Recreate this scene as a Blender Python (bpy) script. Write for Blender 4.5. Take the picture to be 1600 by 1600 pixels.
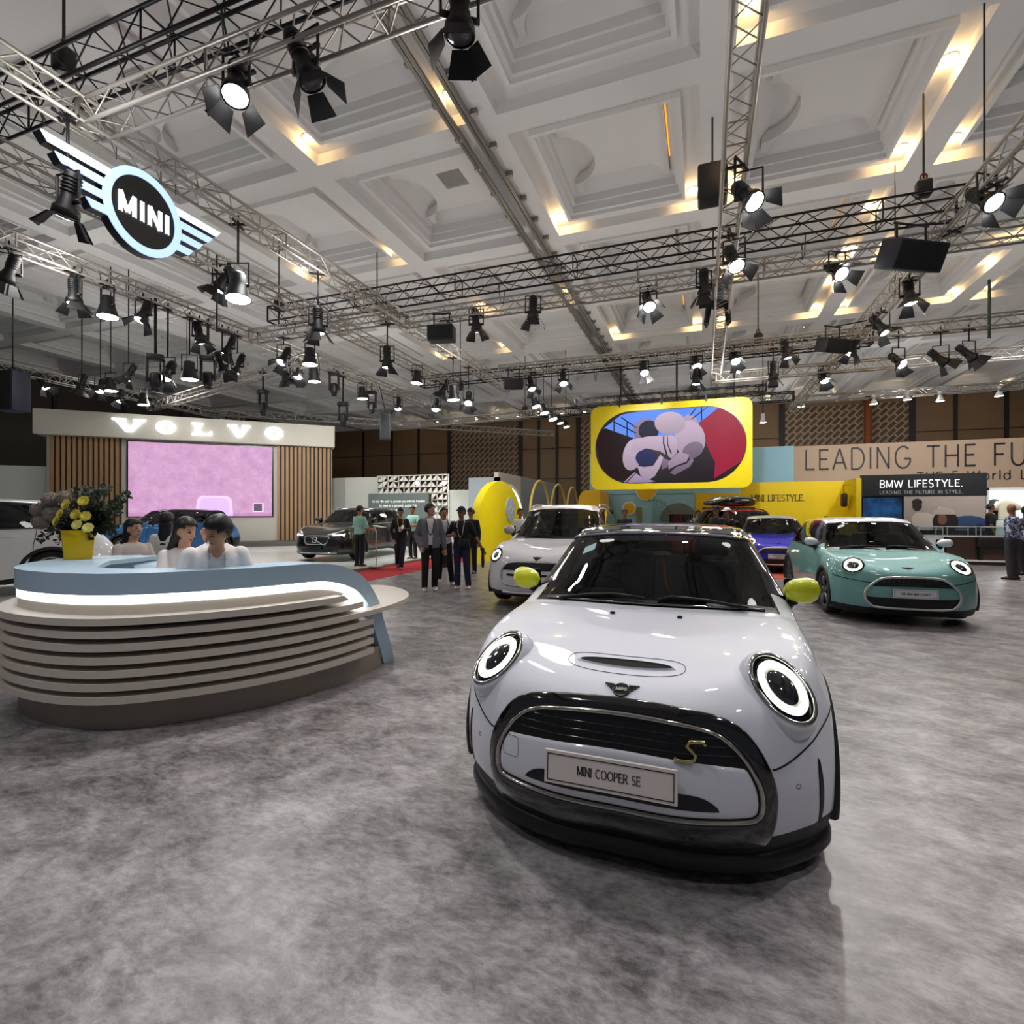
# An indoor car show hall. World axes follow the hall: x to the right, y along its depth, z up; metres.
EXPOSURE, WORLD, KEYGAIN, DLGAIN, LENSE = 0.3, 0.10, 0.36, 20.0, 11.0
STRIP, SCRE, LETE, FILL, COVE = 2.6, 0.80, 1.0, 42.0, 1.0
# stand of each car: metres right of and ahead of the photographer, heading in degrees
FX, FY, FTH = .43, 2.155, 21.0
TX, TY, TTH = 5.287, 6.864, 17.3
BX, BY, BTH = 6.558, 12.797, 20.9
CX_, CY_, CTH = .351, 7.966, 18.8
XX, XY, XTH = -5.72, 15.2, 14.0
QX, QY, QTH = -13.4, 16.4, 48.0
LX, LY, LTH = -11.69, 7.39, 49.0
RX_, RY_, RTH = 5.35, 16.9, 62.0
import bpy, bmesh, math, random
import numpy as np
from mathutils import Vector, Matrix, Quaternion
from mathutils.bvhtree import BVHTree

for o in list(bpy.data.objects):
    bpy.data.objects.remove(o)
SC = bpy.context.scene
COL = SC.collection
R = math.radians
PI = math.pi

# ---------------------------------------------------------------- camera
FPX, CAM_H, V0, YAW = 815.0, 1.495, 802.0, R(20.15)
cam_data = bpy.data.cameras.new('camera')
cam_data.sensor_width = 36.0
cam_data.sensor_fit = 'HORIZONTAL'
cam_data.lens = 36.0 * FPX / 1600.0
cam_data.shift_y = (V0 - 800.0) / 1600.0
cam_data.clip_end = 200
cam_data.clip_start = 0.05
cam = bpy.data.objects.new('camera', cam_data)
COL.objects.link(cam)
cam.location = (0, 0, CAM_H)
cam.rotation_euler = (R(90), 0, YAW)
SC.camera = cam

# ---------------------------------------------------------------- world, exposure
SC.view_settings.view_transform = 'Standard'
SC.view_settings.look = 'None'
SC.view_settings.gamma = 1.0
SC.view_settings.exposure = EXPOSURE
SC.cycles.use_denoising = True
SC.cycles.use_light_tree = True
SC.cycles.max_bounces = 7
SC.cycles.diffuse_bounces = 4
SC.cycles.glossy_bounces = 4
SC.cycles.transmission_bounces = 4
SC.cycles.transparent_max_bounces = 12
SC.cycles.sample_clamp_indirect = 6.0
SC.cycles.caustics_reflective = False
SC.cycles.caustics_refractive = False
world = bpy.data.worlds.new('world')
SC.world = world
world.use_nodes = True
world.node_tree.nodes['Background'].inputs[0].default_value = (0.80, 0.86, 1.0, 1)
world.node_tree.nodes['Background'].inputs[1].default_value = WORLD

# ---------------------------------------------------------------- points
FWD = Vector((-math.sin(YAW), math.cos(YAW), 0))
RGT = Vector((math.cos(YAW), math.sin(YAW), 0))
def W(xc, yc, z=0.0):
    """a point given metres to the right of and ahead of where the photographer stands"""
    p = RGT * xc + FWD * yc
    return Vector((p.x, p.y, z))
def PD(u, v, d):
    return W((u - 800) / FPX * d, d, CAM_H - (v - V0) / FPX * d)
def PZ(u, v, z):
    return PD(u, v, (CAM_H - z) * FPX / (v - V0))

# ---------------------------------------------------------------- light helpers
def lamp(name, kind, loc, energy, color=(1, 1, 1), size=0.1, aim=None, cone=60, blend=0.5):
    d = bpy.data.lights.new(name, kind)
    d.energy = energy
    d.color = color
    d.shadow_soft_size = size
    if kind == 'SPOT':
        d.spot_size = R(cone)
        d.spot_blend = blend
    o = bpy.data.objects.new(name, d)
    COL.objects.link(o)
    o.location = loc
    if aim is not None:
        o.rotation_euler = (Vector(aim) - Vector(loc)).to_track_quat('-Z', 'Y').to_euler()
    return o

# ---------------------------------------------------------------- materials
def lin(h):
    h = h.lstrip('#')
    out = []
    for i in (0, 2, 4):
        c = int(h[i:i + 2], 16) / 255.0
        out.append(c / 12.92 if c <= 0.04045 else ((c + 0.055) / 1.055) ** 2.4)
    return (*out, 1.0)
_M = {}
def mat(hexcol, rough=0.5, metal=0.0, coat=0.0, emit=0.0, spec=0.5, noise=0.0, nscale=8.0, key=''):
    k = (hexcol, rough, metal, coat, emit, spec, noise, nscale, key)
    if k in _M:
        return _M[k]
    m = bpy.data.materials.new('surface_' + hexcol.strip('#') + key)
    m.use_nodes = True
    b = m.node_tree.nodes['Principled BSDF']
    c = lin(hexcol)
    b.inputs['Base Color'].default_value = c
    b.inputs['Roughness'].default_value = rough
    b.inputs['Metallic'].default_value = metal
    b.inputs['Coat Weight'].default_value = coat
    b.inputs['Coat Roughness'].default_value = 0.02
    b.inputs['Specular IOR Level'].default_value = spec
    if emit:
        b.inputs['Emission Color'].default_value = c
        b.inputs['Emission Strength'].default_value = emit
    if noise:
        nt = m.node_tree
        n = nt.nodes.new('ShaderNodeTexNoise')
        n.inputs['Scale'].default_value = nscale
        n.inputs['Detail'].default_value = 5
        tc = nt.nodes.new('ShaderNodeTexCoord')
        nt.links.new(tc.outputs['Object'], n.inputs['Vector'])
        r = nt.nodes.new('ShaderNodeMix')
        r.data_type = 'RGBA'
        r.inputs[6].default_value = tuple(x * (1 - noise) for x in c[:3]) + (1,)
        r.inputs[7].default_value = tuple(min(1, x * (1 + noise)) for x in c[:3]) + (1,)
        nt.links.new(n.outputs['Fac'], r.inputs[0])
        nt.links.new(r.outputs[2], b.inputs['Base Color'])
    _M[k] = m
    return m

def glass(tint='#ffffff', see=0.85, rough=0.0, key=''):
    k = ('glass', tint, see, rough, key)
    if k in _M:
        return _M[k]
    m = bpy.data.materials.new('glass')
    m.use_nodes = True
    nt = m.node_tree
    nt.nodes.clear()
    out = nt.nodes.new('ShaderNodeOutputMaterial')
    t = nt.nodes.new('ShaderNodeBsdfTransparent')
    c = lin(tint)
    t.inputs[0].default_value = tuple(x * see for x in c[:3]) + (1,)
    g = nt.nodes.new('ShaderNodeBsdfGlossy')
    g.inputs['Roughness'].default_value = rough
    g.inputs[0].default_value = (1, 1, 1, 1)
    f = nt.nodes.new('ShaderNodeFresnel')
    f.inputs[0].default_value = 1.5
    mx = nt.nodes.new('ShaderNodeMixShader')
    nt.links.new(f.outputs[0], mx.inputs[0])
    nt.links.new(t.outputs[0], mx.inputs[1])
    nt.links.new(g.outputs[0], mx.inputs[2])
    nt.links.new(mx.outputs[0], out.inputs[0])
    _M[k] = m
    return m

# ---------------------------------------------------------------- mesh builder
class MB:
    def __init__(s):
        s.v, s.f, s.m, s.sm = [], [], [], []
    def add(s, vs, fs, mi=0, smooth=False):
        o = len(s.v)
        s.v += [tuple(p) for p in vs]
        for f in fs:
            s.f.append(tuple(i + o for i in f))
            s.m.append(mi)
            s.sm.append(smooth)
        return s
    def box(s, lo, hi, mi=0, M=None):
        x0, y0, z0 = lo
        x1, y1, z1 = hi
        vs = [Vector(p) for p in ((x0, y0, z0), (x1, y0, z0), (x1, y1, z0), (x0, y1, z0), (x0, y0, z1), (x1, y0, z1), (x1, y1, z1), (x0, y1, z1))]
        if M:
            vs = [M @ p for p in vs]
        return s.add(vs, [(0, 3, 2, 1), (4, 5, 6, 7), (0, 1, 5, 4), (1, 2, 6, 5), (2, 3, 7, 6), (3, 0, 4, 7)], mi)
    def rbox(s, lo, hi, r=0.02, mi=0, M=None, seg=3):
        """box with rounded vertical edges and softened top and bottom"""
        x0, y0, z0 = lo
        x1, y1, z1 = hi
        r = min(r, (x1 - x0) / 2.01, (y1 - y0) / 2.01, (z1 - z0) / 2.01)
        def ring(ins, z):
            out = []
            rr = max(r - ins, 1e-4)
            for cx, cy, a0 in ((x1 - r, y1 - r, 0), (x0 + r, y1 - r, 90), (x0 + r, y0 + r, 180), (x1 - r, y0 + r, 270)):
                for k in range(seg + 1):
                    a = R(a0 + 90 * k / seg)
                    out.append(Vector((cx + rr * math.cos(a), cy + rr * math.sin(a), z)))
            return out
        loops = []
        for k in range(seg + 1):
            a = R(90 * k / seg)
            loops.append(ring(r * (1 - math.sin(a)), z0 + r * (1 - math.cos(a))))
        for k in range(seg, -1, -1):
            a = R(90 * k / seg)
            loops.append(ring(r * (1 - math.sin(a)), z1 - r * (1 - math.cos(a))))
        if M:
            loops = [[M @ p for p in l] for l in loops]
        return s.loft(loops, mi, closed=True, cap=True, smooth=True)
    def loft(s, loops, mi=0, closed=True, cap=False, smooth=True):
        n = len(loops[0])
        vs = [p for l in loops for p in l]
        fs = []
        for i in range(len(loops) - 1):
            for j in range(n if closed else n - 1):
                k = (j + 1) % n
                fs.append((i * n + j, i * n + k, (i + 1) * n + k, (i + 1) * n + j))
        if cap:
            fs.append(tuple(range(n - 1, -1, -1)))
            b = (len(loops) - 1) * n
            fs.append(tuple(b + i for i in range(n)))
        return s.add(vs, fs, mi, smooth)
    def tube(s, pts, r, n=8, mi=0, cap=True, smooth=True, flat=1.0):
        pts = [Vector(p) for p in pts]
        rs = r if isinstance(r, (list, tuple)) else [r] * len(pts)
        loops = []
        up = None
        for i, p in enumerate(pts):
            d = (pts[min(i + 1, len(pts) - 1)] - pts[max(i - 1, 0)])
            if d.length < 1e-9:
                d = Vector((0, 0, 1))
            d.normalize()
            if up is None:
                up = Vector((0, 0, 1)) if abs(d.z) < 0.9 else Vector((0, 1, 0))
            a = d.cross(up)
            if a.length < 1e-6:
                a = d.cross(Vector((1, 0, 0)))
            a.normalize()
            b = a.cross(d).normalized()
            up = b
            loops.append([p + a * (rs[i] * math.cos(2 * PI * k / n)) + b * (rs[i] * flat * math.sin(2 * PI * k / n)) for k in range(n)])
        return s.loft(loops, mi, True, cap, smooth)
    def lathe(s, prof, n=24, mi=0, M=None, smooth=True, cap=False):
        """prof: (radius, z) pairs about z"""
        loops = []
        for r, z in prof:
            l = [Vector((r * math.cos(2 * PI * k / n), r * math.sin(2 * PI * k / n), z)) for k in range(n)]
            loops.append([M @ p for p in l] if M else l)
        return s.loft(loops, mi, True, cap, smooth)
    def prism(s, poly, z0, z1, mi=0, M=None, smooth=False):
        n = len(poly)
        vs = [Vector((p[0], p[1], z0)) for p in poly] + [Vector((p[0], p[1], z1)) for p in poly]
        if M:
            vs = [M @ p for p in vs]
        s.add(vs, [tuple(range(n - 1, -1, -1)), tuple(range(n, 2 * n))], mi)
        return s.add(vs, [(j, (j + 1) % n, n + (j + 1) % n, n + j) for j in range(n)], mi, smooth)
    def ball(s, c, r, mi=0, n=12, m=8, M=None):
        rx, ry, rz = r if isinstance(r, (tuple, list)) else (r, r, r)
        loops = []
        for i in range(m + 1):
            t = PI * i / m
            q = max(math.sin(t), 1e-3)
            l = [Vector((rx * q * math.cos(2 * PI * k / n), ry * q * math.sin(2 * PI * k / n), -rz * math.cos(t))) for k in range(n)]
            loops.append([(M @ p if M else p) + Vector(c) for p in l])
        return s.loft(loops, mi, True, True, True)
    def mesh(s, name, mats):
        me = bpy.data.meshes.new(name)
        me.from_pydata(s.v, [], s.f)
        for m in (mats if isinstance(mats, (list, tuple)) else [mats]):
            me.materials.append(m)
        me.polygons.foreach_set('material_index', s.m)
        me.polygons.foreach_set('use_smooth', s.sm)
        me.update()
        return me
    def build(s, name, mats, parent=None, loc=None, rot=None, bevel=0):
        return put(name, s.mesh(name, mats), parent, loc, rot, bevel)

def put(name, me, parent=None, loc=None, rot=None, bevel=0):
    o = bpy.data.objects.new(name, me)
    COL.objects.link(o)
    if parent:
        o.parent = parent
    if loc is not None:
        o.location = loc
    if rot is not None:
        o.rotation_euler = rot
    if bevel:
        b = o.modifiers.new('bevel', 'BEVEL')
        b.width = bevel
        b.segments = 2
        b.limit_method = 'ANGLE'
    return o
def tag(o, label=None, cat=None, group=None, kind=None):
    if label: o['label'] = label
    if cat: o['category'] = cat
    if group: o['group'] = group
    if kind: o['kind'] = kind
    return o
def thing(name, label, cat, loc=(0, 0, 0), rotz=0.0, group=None):
    o = bpy.data.objects.new(name, None)
    o.empty_display_size = 0.1
    COL.objects.link(o)
    o.location = loc
    o.rotation_euler = (0, 0, rotz)
    return tag(o, label, cat, group)
def copy_tree(o, parent=None):
    c = o.copy()
    COL.objects.link(c)
    if parent: c.parent = parent
    for ch in list(o.children):
        copy_tree(ch, c)
    return c
def frame(origin, xdir, updir=(0, 0, 1)):
    """matrix: local x along xdir, local z along updir, local y = the rest (into the wall)"""
    x = Vector(xdir).normalized()
    z = Vector(updir).normalized()
    y = z.cross(x).normalized()
    M = Matrix((x, y, z)).transposed().to_4x4()
    M.translation = Vector(origin)
    return M
def arc(cx, cy, rx, ry, a0, a1, n):
    return [(cx + rx * math.cos(R(a0 + (a1 - a0) * k / n)), cy + ry * math.sin(R(a0 + (a1 - a0) * k / n))) for k in range(n + 1)]
def rrect(x0, y0, x1, y1, r, n=6):
    return arc(x1 - r, y1 - r, r, r, 0, 90, n) + arc(x0 + r, y1 - r, r, r, 90, 180, n) + arc(x0 + r, y0 + r, r, r, 180, 270, n) + arc(x1 - r, y0 + r, r, r, 270, 360, n)

# ---------------------------------------------------------------- lettering
def _a(cx, cy, rx, ry, a0, a1, n=10):
    return arc(cx, cy, rx, ry, a0, a1, n)
GL = {
 'A': (.74, [[(0, 0), (.37, 1)], [(.37, 1), (.74, 0)], [(.13, .33), (.61, .33)]]),
 'B': (.62, [[(.06, 0), (.06, 1)], [(.06, 1), (.33, 1)] + _a(.33, .755, .24, .245, 90, -90) + [(.06, .51)], [(.06, .51), (.35, .51)] + _a(.35, .255, .25, .255, 90, -90) + [(.06, 0)]]),
 'C': (.76, [_a(.44, .5, .4, .5, 48, 312, 16)]),
 'D': (.76, [[(.06, 0), (.06, 1)], [(.06, 1), (.32, 1)] + _a(.32, .5, .4, .5, 90, -90, 14) + [(.06, 0)]]),
 'E': (.56, [[(.06, 0), (.06, 1)], [(.06, 1), (.54, 1)], [(.06, .52), (.48, .52)], [(.06, 0), (.55, 0)]]),
 'F': (.54, [[(.06, 0), (.06, 1)], [(.06, 1), (.53, 1)], [(.06, .5), (.46, .5)]]),
 'G': (.80, [_a(.44, .5, .4, .5, 48, 335, 18) + [(.8, .44)], [(.5, .44), (.8, .44)]]),
 'H': (.72, [[(.06, 0), (.06, 1)], [(.66, 0), (.66, 1)], [(.06, .52), (.66, .52)]]),
 'I': (.14, [[(.07, 0), (.07, 1)]]),
 'L': (.54, [[(.06, 0), (.06, 1)], [(.06, 0), (.54, 0)]]),
 'M': (.86, [[(.06, 0), (.06, 1)], [(.06, 1), (.43, .08)], [(.43, .08), (.80, 1)], [(.80, 1), (.80, 0)]]),
 'N': (.72, [[(.06, 0), (.06, 1)], [(.06, 1), (.66, 0)], [(.66, 0), (.66, 1)]]),
 'O': (.86, [_a(.43, .5, .40, .5, 0, 360, 24)]),
 'P': (.60, [[(.06, 0), (.06, 1)], [(.06, 1), (.32, 1)] + _a(.32, .74, .25, .26, 90, -90) + [(.06, .48)]]),
 'R': (.66, [[(.06, 0), (.06, 1)], [(.06, 1), (.32, 1)] + _a(.32, .74, .25, .26, 90, -90) + [(.06, .48)], [(.3, .48), (.64, 0)]]),
 'S': (.58, [_a(.29, .745, .235, .255, 40, 270, 12) + _a(.29, .25, .25, .25, 90, -145, 12)]),
 'T': (.64, [[(.32, 0), (.32, 1)], [(0, 1), (.64, 1)]]),
 'U': (.72, [[(.06, 1), (.06, .32)] + _a(.36, .32, .3, .32, 180, 360, 12) + [(.66, 1)]]),
 'V': (.72, [[(0, 1), (.36, 0)], [(.36, 0), (.72, 1)]]),
 'W': (1.06, [[(0, 1), (.27, 0)], [(.27, 0), (.53, .95)], [(.53, .95), (.79, 0)], [(.79, 0), (1.06, 1)]]),
 'X': (.66, [[(0, 0), (.66, 1)], [(0, 1), (.66, 0)]]),
 'Y': (.68, [[(0, 1), (.34, .45)], [(.68, 1), (.34, .45)], [(.34, .45), (.34, 0)]]),
 '5': (.56, [[(.5, 1), (.12, 1), (.08, .56)] + _a(.27, .32, .26, .31, 120, -140, 12)]),
 '4': (.6, [[(.42, 0), (.42, 1)], [(.42, 1), (.02, .3)], [(.02, .3), (.6, .3)]]),
 '9': (.6, [_a(.3, .69, .26, .31, 0, 360, 18), [(.12, 0), (.54, .6)]]),
 '6': (.6, [[(.48, 1), (.12, .5)], _a(.3, .31, .26, .31, 0, 360, 18)]),
 '0': (.62, [_a(.31, .5, .27, .5, 0, 360, 20)]),
 '.': (.16, [[(.05, 0), (.05, .09)]]),
 ' ': (.36, []),
}
# lower case, x-height .68
GL.update({
 'o': (.62, [_a(.31, .34, .27, .34, 0, 360, 18)]),
 'r': (.36, [[(.06, 0), (.06, .68)], [(.06, .42), (.16, .62), (.35, .68)]]),
 'l': (.14, [[(.07, 0), (.07, 1)]]),
 'd': (.62, [_a(.29, .34, .25, .34, 0, 360, 18), [(.54, 0), (.54, 1)]]),
 'u': (.58, [[(.06, .68), (.06, .24)] + _a(.28, .24, .22, .24, 180, 360, 8) + [(.5, .68)], [(.5, .3), (.5, 0)]]),
 'x': (.52, [[(0, 0), (.52, .68)], [(0, .68), (.52, 0)]]),
 'y': (.52, [[(0, .68), (.26, .05)], [(.52, .68), (.16, -.28)]]),
 'a': (.56, [_a(.27, .34, .23, .34, 0, 360, 16), [(.5, 0), (.5, .68)]]),
 'c': (.52, [_a(.29, .34, .25, .34, 50, 310, 12)]),
 'e': (.58, [_a(.3, .34, .26, .34, 0, 310, 14), [(.04, .36), (.56, .36)]]),
 'f': (.36, [[(.12, 0), (.12, .84), (.2, 1), (.34, 1)], [(0, .66), (.32, .66)]]),
 'h': (.56, [[(.06, 0), (.06, 1)], [(.06, .42)] + _a(.28, .44, .22, .24, 160, 0, 8) + [(.5, 0)]]),
 'i': (.14, [[(.07, 0), (.07, .68)], [(.07, .88), (.07, .96)]]),
 'm': (.86, [[(.06, 0), (.06, .68)], [(.06, .42)] + _a(.25, .46, .19, .22, 160, 0, 8) + [(.44, 0)], [(.44, .42)] + _a(.62, .46, .18, .22, 160, 0, 8) + [(.8, 0)]]),
 'n': (.56, [[(.06, 0), (.06, .68)], [(.06, .42)] + _a(.28, .44, .22, .24, 160, 0, 8) + [(.5, 0)]]),
 'p': (.62, [[(.06, -.3), (.06, .68)], _a(.33, .34, .25, .34, 0, 360, 16)]),
 's': (.46, [_a(.23, .505, .17, .175, 30, 270, 9) + _a(.23, .165, .18, .165, 90, -150, 9)]),
 't': (.36, [[(.13, .95), (.13, .1), (.22, 0), (.34, 0)], [(0, .68), (.33, .68)]]),
 'v': (.52, [[(0, .68), (.26, 0)], [(.26, 0), (.52, .68)]]),
 'w': (.76, [[(0, .68), (.19, 0)], [(.19, 0), (.38, .66)], [(.38, .66), (.57, 0)], [(.57, 0), (.76, .68)]]),
 'b': (.62, [_a(.33, .34, .25, .34, 0, 360, 18), [(.06, 0), (.06, 1)]]),
 'g': (.6, [_a(.29, .34, .25, .34, 0, 360, 16), [(.54, .68), (.54, -.1)] + _a(.3, -.08, .24, .2, 0, -150, 8)]),
 ',': (.16, [[(.08, .08), (.02, -.14)]]),
})
def text_width(txt, gap):
    return sum(GL[c][0] + gap for c in txt) - gap
def text_mb(mb, txt, M, cap, width=None, stroke=0.09, gap=0.22, serif=False, depth=0.01, mi=0, thin=0.45, sx=1.0):
    """letters in the local x-z plane of M, standing out towards local -y; centred in x, baseline z=0"""
    w0 = text_width(txt, gap)
    k = width / w0 if width else cap * sx
    x = -w0 / 2
    def ribbon(p, hw0, hw1=None):
        n = len(p)
        closed = n > 3 and (Vector(p[0]) - Vector(p[-1])).length < 1e-6
        L, Rr = [], []
        for i in range(n):
            if closed:
                a, b = p[(i - 1) % (n - 1)], p[(i + 1) % (n - 1)]
            else:
                a, b = p[max(i - 1, 0)], p[min(i + 1, n - 1)]
            d = Vector((b[0] - a[0], b[1] - a[1]))
            d.normalize()
            # thick down-strokes, thin up- and cross-strokes
            if serif:
                hw = hw0 * (thin + (1 - thin) * abs(d.y) ** 1.5) if hw1 is None else hw1
            else:
                hw = hw0
            nx, ny = -d.y * hw, d.x * hw
            L.append((p[i][0] + nx, p[i][1] + ny))
            Rr.append((p[i][0] - nx, p[i][1] - ny))
        vs, fs = [], []
        for y in (-depth, 0.0):
            for q in L + Rr:
                vs.append(M @ Vector((q[0] * k, y, q[1] * cap)))
        for i in range(n - 1):
            fs.append((i, i + 1, n + i + 1, n + i))
            o = 2 * n
            fs.append((i, o + i, o + i + 1, i + 1))
            fs.append((n + i, n + i + 1, o + n + i + 1, o + n + i))
        mb.add(vs, fs, mi)
    for c in txt:
        w, st = GL[c]
        for s_ in st:
            p = [(x + a, b) for a, b in s_]
            if not serif and len(p) > 1 and c != '.' and abs(p[0][1] - p[-1][1]) < 1e-6 and len(p) == 2:
                yy = p[0][1]
                yy = yy - stroke / 2 if yy > .9 else (yy + stroke / 2 if yy < .05 else yy)
                p = [(a, yy) for a, b in p]
            ribbon(p, stroke / 2 if c != '.' else stroke * .6, None if c != '.' else stroke * .6)
            if serif and c not in '.CSOGe,sa':
                for (q, oth) in ((p[0], p[1]), (p[-1], p[-2])):
                    if q[1] in (0, 1) and abs(oth[1] - q[1]) > .05:
                        yy = q[1] + (.02 if q[1] == 0 else -.02)
                        ribbon([(q[0] - stroke * .95, yy), (q[0] + stroke * .95, yy)], stroke * .22, stroke * .22)
                    elif abs(oth[1] - q[1]) < .01 and c in 'EFLT' and abs(q[0] - x - .06) > .05:
                        sg = -1 if q[1] > .6 else (1 if q[1] < .1 else 0)
                        h = .16
                        ribbon([(q[0], q[1] - (h / 2 if sg == 0 else 0)), (q[0] - .0, q[1] + (h / 2 if sg == 0 else sg * h))], stroke * .25, stroke * .25)
        x += w + gap
    return mb

def letters(txt, M, cap, m, parent, width, name='letter', **kw):
    """one part per letter"""
    gap = kw.get('gap', .22)
    k = width / text_width(txt, gap)
    x = -width / 2
    for c in txt:
        w = GL[c][0] * k
        if c != ' ':
            mb = MB()
            text_mb(mb, c, M @ Matrix.Translation((x + w / 2, 0, 0)), cap, width=w, **kw)
            mb.build(name, m, parent)
        x += w + gap * k
# ================================================================ lights of the rig, and added fill
WHITE = (1.0, 0.985, 0.985)
COOL = (0.86, 0.92, 1.0)
WARM = (1.0, 0.62, 0.25)
# key lamps of the stand: lamp position -> spot on the floor it is trained on
KEYS = [
    ((0.2, 4.2, 5.6), (0.9, 3.0, 0), 330, 70), ((-3.4, 4.2, 5.6), (-3.6, 1.6, 0), 1000, 80), ((3.9, 5.2, 5.6), (3.3, 1.4, 0), 1100, 80),
    ((-7.0, 6.5, 5.6), (-4.2, 4.2, 0), 900, 60), ((0.4, 8.2, 5.6), (0.5, 3.0, 0), 1100, 62), ((3.9, 10.8, 5.6), (4.6, 7.6, 0), 1100, 80),
    ((-1.2, 11.2, 5.6), (-0.6, 7.6, 0), 1100, 80), ((2.2, 11.2, 5.6), (3.2, 6.4, 0), 1000, 80), ((0.4, 14.5, 5.6), (0.6, 12.2, 0), 1300, 80),
    ((3.9, 15.5, 5.6), (5.0, 12.5, 0), 1300, 85), ((-3.6, 16.4, 5.6), (-4.0, 12.5, 0), 1300, 85), ((7.5, 15.5, 5.6), (7.2, 15.6, 0), 1500, 90),
    ((-11.5, 11.5, 5.6), (-11.5, 15.0, 0), 1600, 90), ((-8.9, 13.5, 5.6), (-10.0, 17.5, 0), 1700, 90), ((-13.5, 9.5, 5.6), (-14.0, 8.0, 0), 2200, 90),
    ((-14.5, 12.6, 5.4), (-17.5, 17.0, 2.2), 1700, 90), ((-9.5, 15.0, 5.6), (-10.5, 21.5, 2.0), 1500, 90), ((-12.0, 14.0, 5.5), (-14.5, 20.0, 2.6), 1500, 90),
    ((-2.0, 15.6, 5.6), (-1.2, 19.6, 3.6), 900, 80), ((1.0, 16.4, 5.6), (0.5, 24.0, 1.6), 1500, 90), ((6.0, 16.4, 5.6), (6.5, 22.5, 1.6), 1500, 95), ((-4.5, 14.0, 5.6), (-6.3, 17.0, 1.0), 1100, 80),
    ((8.5, 17.0, 5.6), (9.5, 24.0, 3.0), 1500, 95),
    # the same rig runs on behind the photographer
    ((-5.2, -0.5, 5.6), (-4.4, 2.6, 0.3), 420, 80), ((-1.8, 1.0, 5.6), (-2.4, 0.2, 0), 480, 95), ((2.6, 0.6, 5.6), (2.6, -0.5, 0), 600, 95),
]
for p, a, e, c in KEYS:
    lamp('stage_lamp_light', 'SPOT', p, e * KEYGAIN, WHITE, 0.10, a, c, 0.7)
# point lights added at truss height, without fixtures, to brighten ceiling and hall
FILLS = [(-6.6, 3.6, 1), (-2.6, 4.9, 1), (2.1, 4.9, 1), (-11.2, 6.0, 1.6), (-6.8, 8.0, 1), (-2.2, 7.2, .9), (2.2, 7.4, .9), (7.6, 7.0, 1.2), (-15.5, 9.5, 2), (-10.8, 12.5, 1.6),
      (-6.4, 14.0, 1.3), (-2.0, 13.2, 1.2), (2.2, 13.6, 1.2), (7.0, 13.0, 1.4), (-19.5, 14.0, 2.2), (-13.0, 18.5, 2), (-5.0, 19.5, 1.6), (.6, 18.6, 1.3), (6.0, 19.6, 1.8), (11.5, 18.0, 2), (-8, 26, 1.8), (0, 28, 2.4), (8, 27, 3), (-17, 25, 1.6),
      (-24, 20, 1.5), (-24, 30, 1.0), (-13, 33, 1.0), (-4, 34, 1.5), (5, 34, 3.2), (14, 32, 3.2), (16, 23, 2.4)]
for x, y, g in FILLS:
    lamp('added_fill_light', 'POINT', (x, y, 5.9), FILL * g, (1.0, 0.97, 0.93), 0.35)

# ================================================================ floor
def floor_material():
    m = bpy.data.materials.new('grey_mottled_vinyl')
    m.use_nodes = True
    nt = m.node_tree
    b = nt.nodes['Principled BSDF']
    tc = nt.nodes.new('ShaderNodeTexCoord')
    def noise(scale, detail, rough, dist, st):
        mp = nt.nodes.new('ShaderNodeMapping')
        mp.inputs['Scale'].default_value = st
        mp.inputs['Rotation'].default_value = (0, 0, 0.5)
        nt.links.new(tc.outputs['Object'], mp.inputs[0])
        n = nt.nodes.new('ShaderNodeTexNoise')
        n.inputs['Scale'].default_value = scale
        n.inputs['Detail'].default_value = detail
        n.inputs['Roughness'].default_value = rough
        n.inputs['Distortion'].default_value = dist
        nt.links.new(mp.outputs[0], n.inputs['Vector'])
        return n
    n1 = noise(2.9, 10, 0.76, 0.35, (1, 1.3, 1))
    n2 = noise(13.0, 8, 0.75, 0.4, (1, 2.2, 1))
    add = nt.nodes.new('ShaderNodeMix')
    add.data_type = 'FLOAT'
    add.inputs[0].default_value = 0.35
    nt.links.new(n1.outputs['Fac'], add.inputs[2])
    nt.links.new(n2.outputs['Fac'], add.inputs[3])
    r = nt.nodes.new('ShaderNodeValToRGB')
    r.color_ramp.elements[0].position = 0.40
    r.color_ramp.elements[0].color = (0.070, 0.064, 0.065, 1)
    r.color_ramp.elements[1].position = 0.60
    r.color_ramp.elements[1].color = (0.36, 0.337, 0.34, 1)
    e = r.color_ramp.elements.new(0.5)
    e.color = (0.205, 0.190, 0.192, 1)
    nt.links.new(add.outputs[0], r.inputs[0])
    nt.links.new(r.outputs[0], b.inputs['Base Color'])
    rr = nt.nodes.new('ShaderNodeMapRange')
    rr.inputs[3].default_value = 0.26
    rr.inputs[4].default_value = 0.46
    nt.links.new(n2.outputs['Fac'], rr.inputs[0])
    nt.links.new(rr.outputs[0], b.inputs['Roughness'])
    b.inputs['Specular IOR Level'].default_value = 0.45
    return m
fl = MB()
fl.add([(-34, -6, 0), (24, -6, 0), (24, 40.2, 0), (-34, 40.2, 0)], [(0, 1, 2, 3)])
tag(fl.build('floor', floor_material()), kind='structure')

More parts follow.
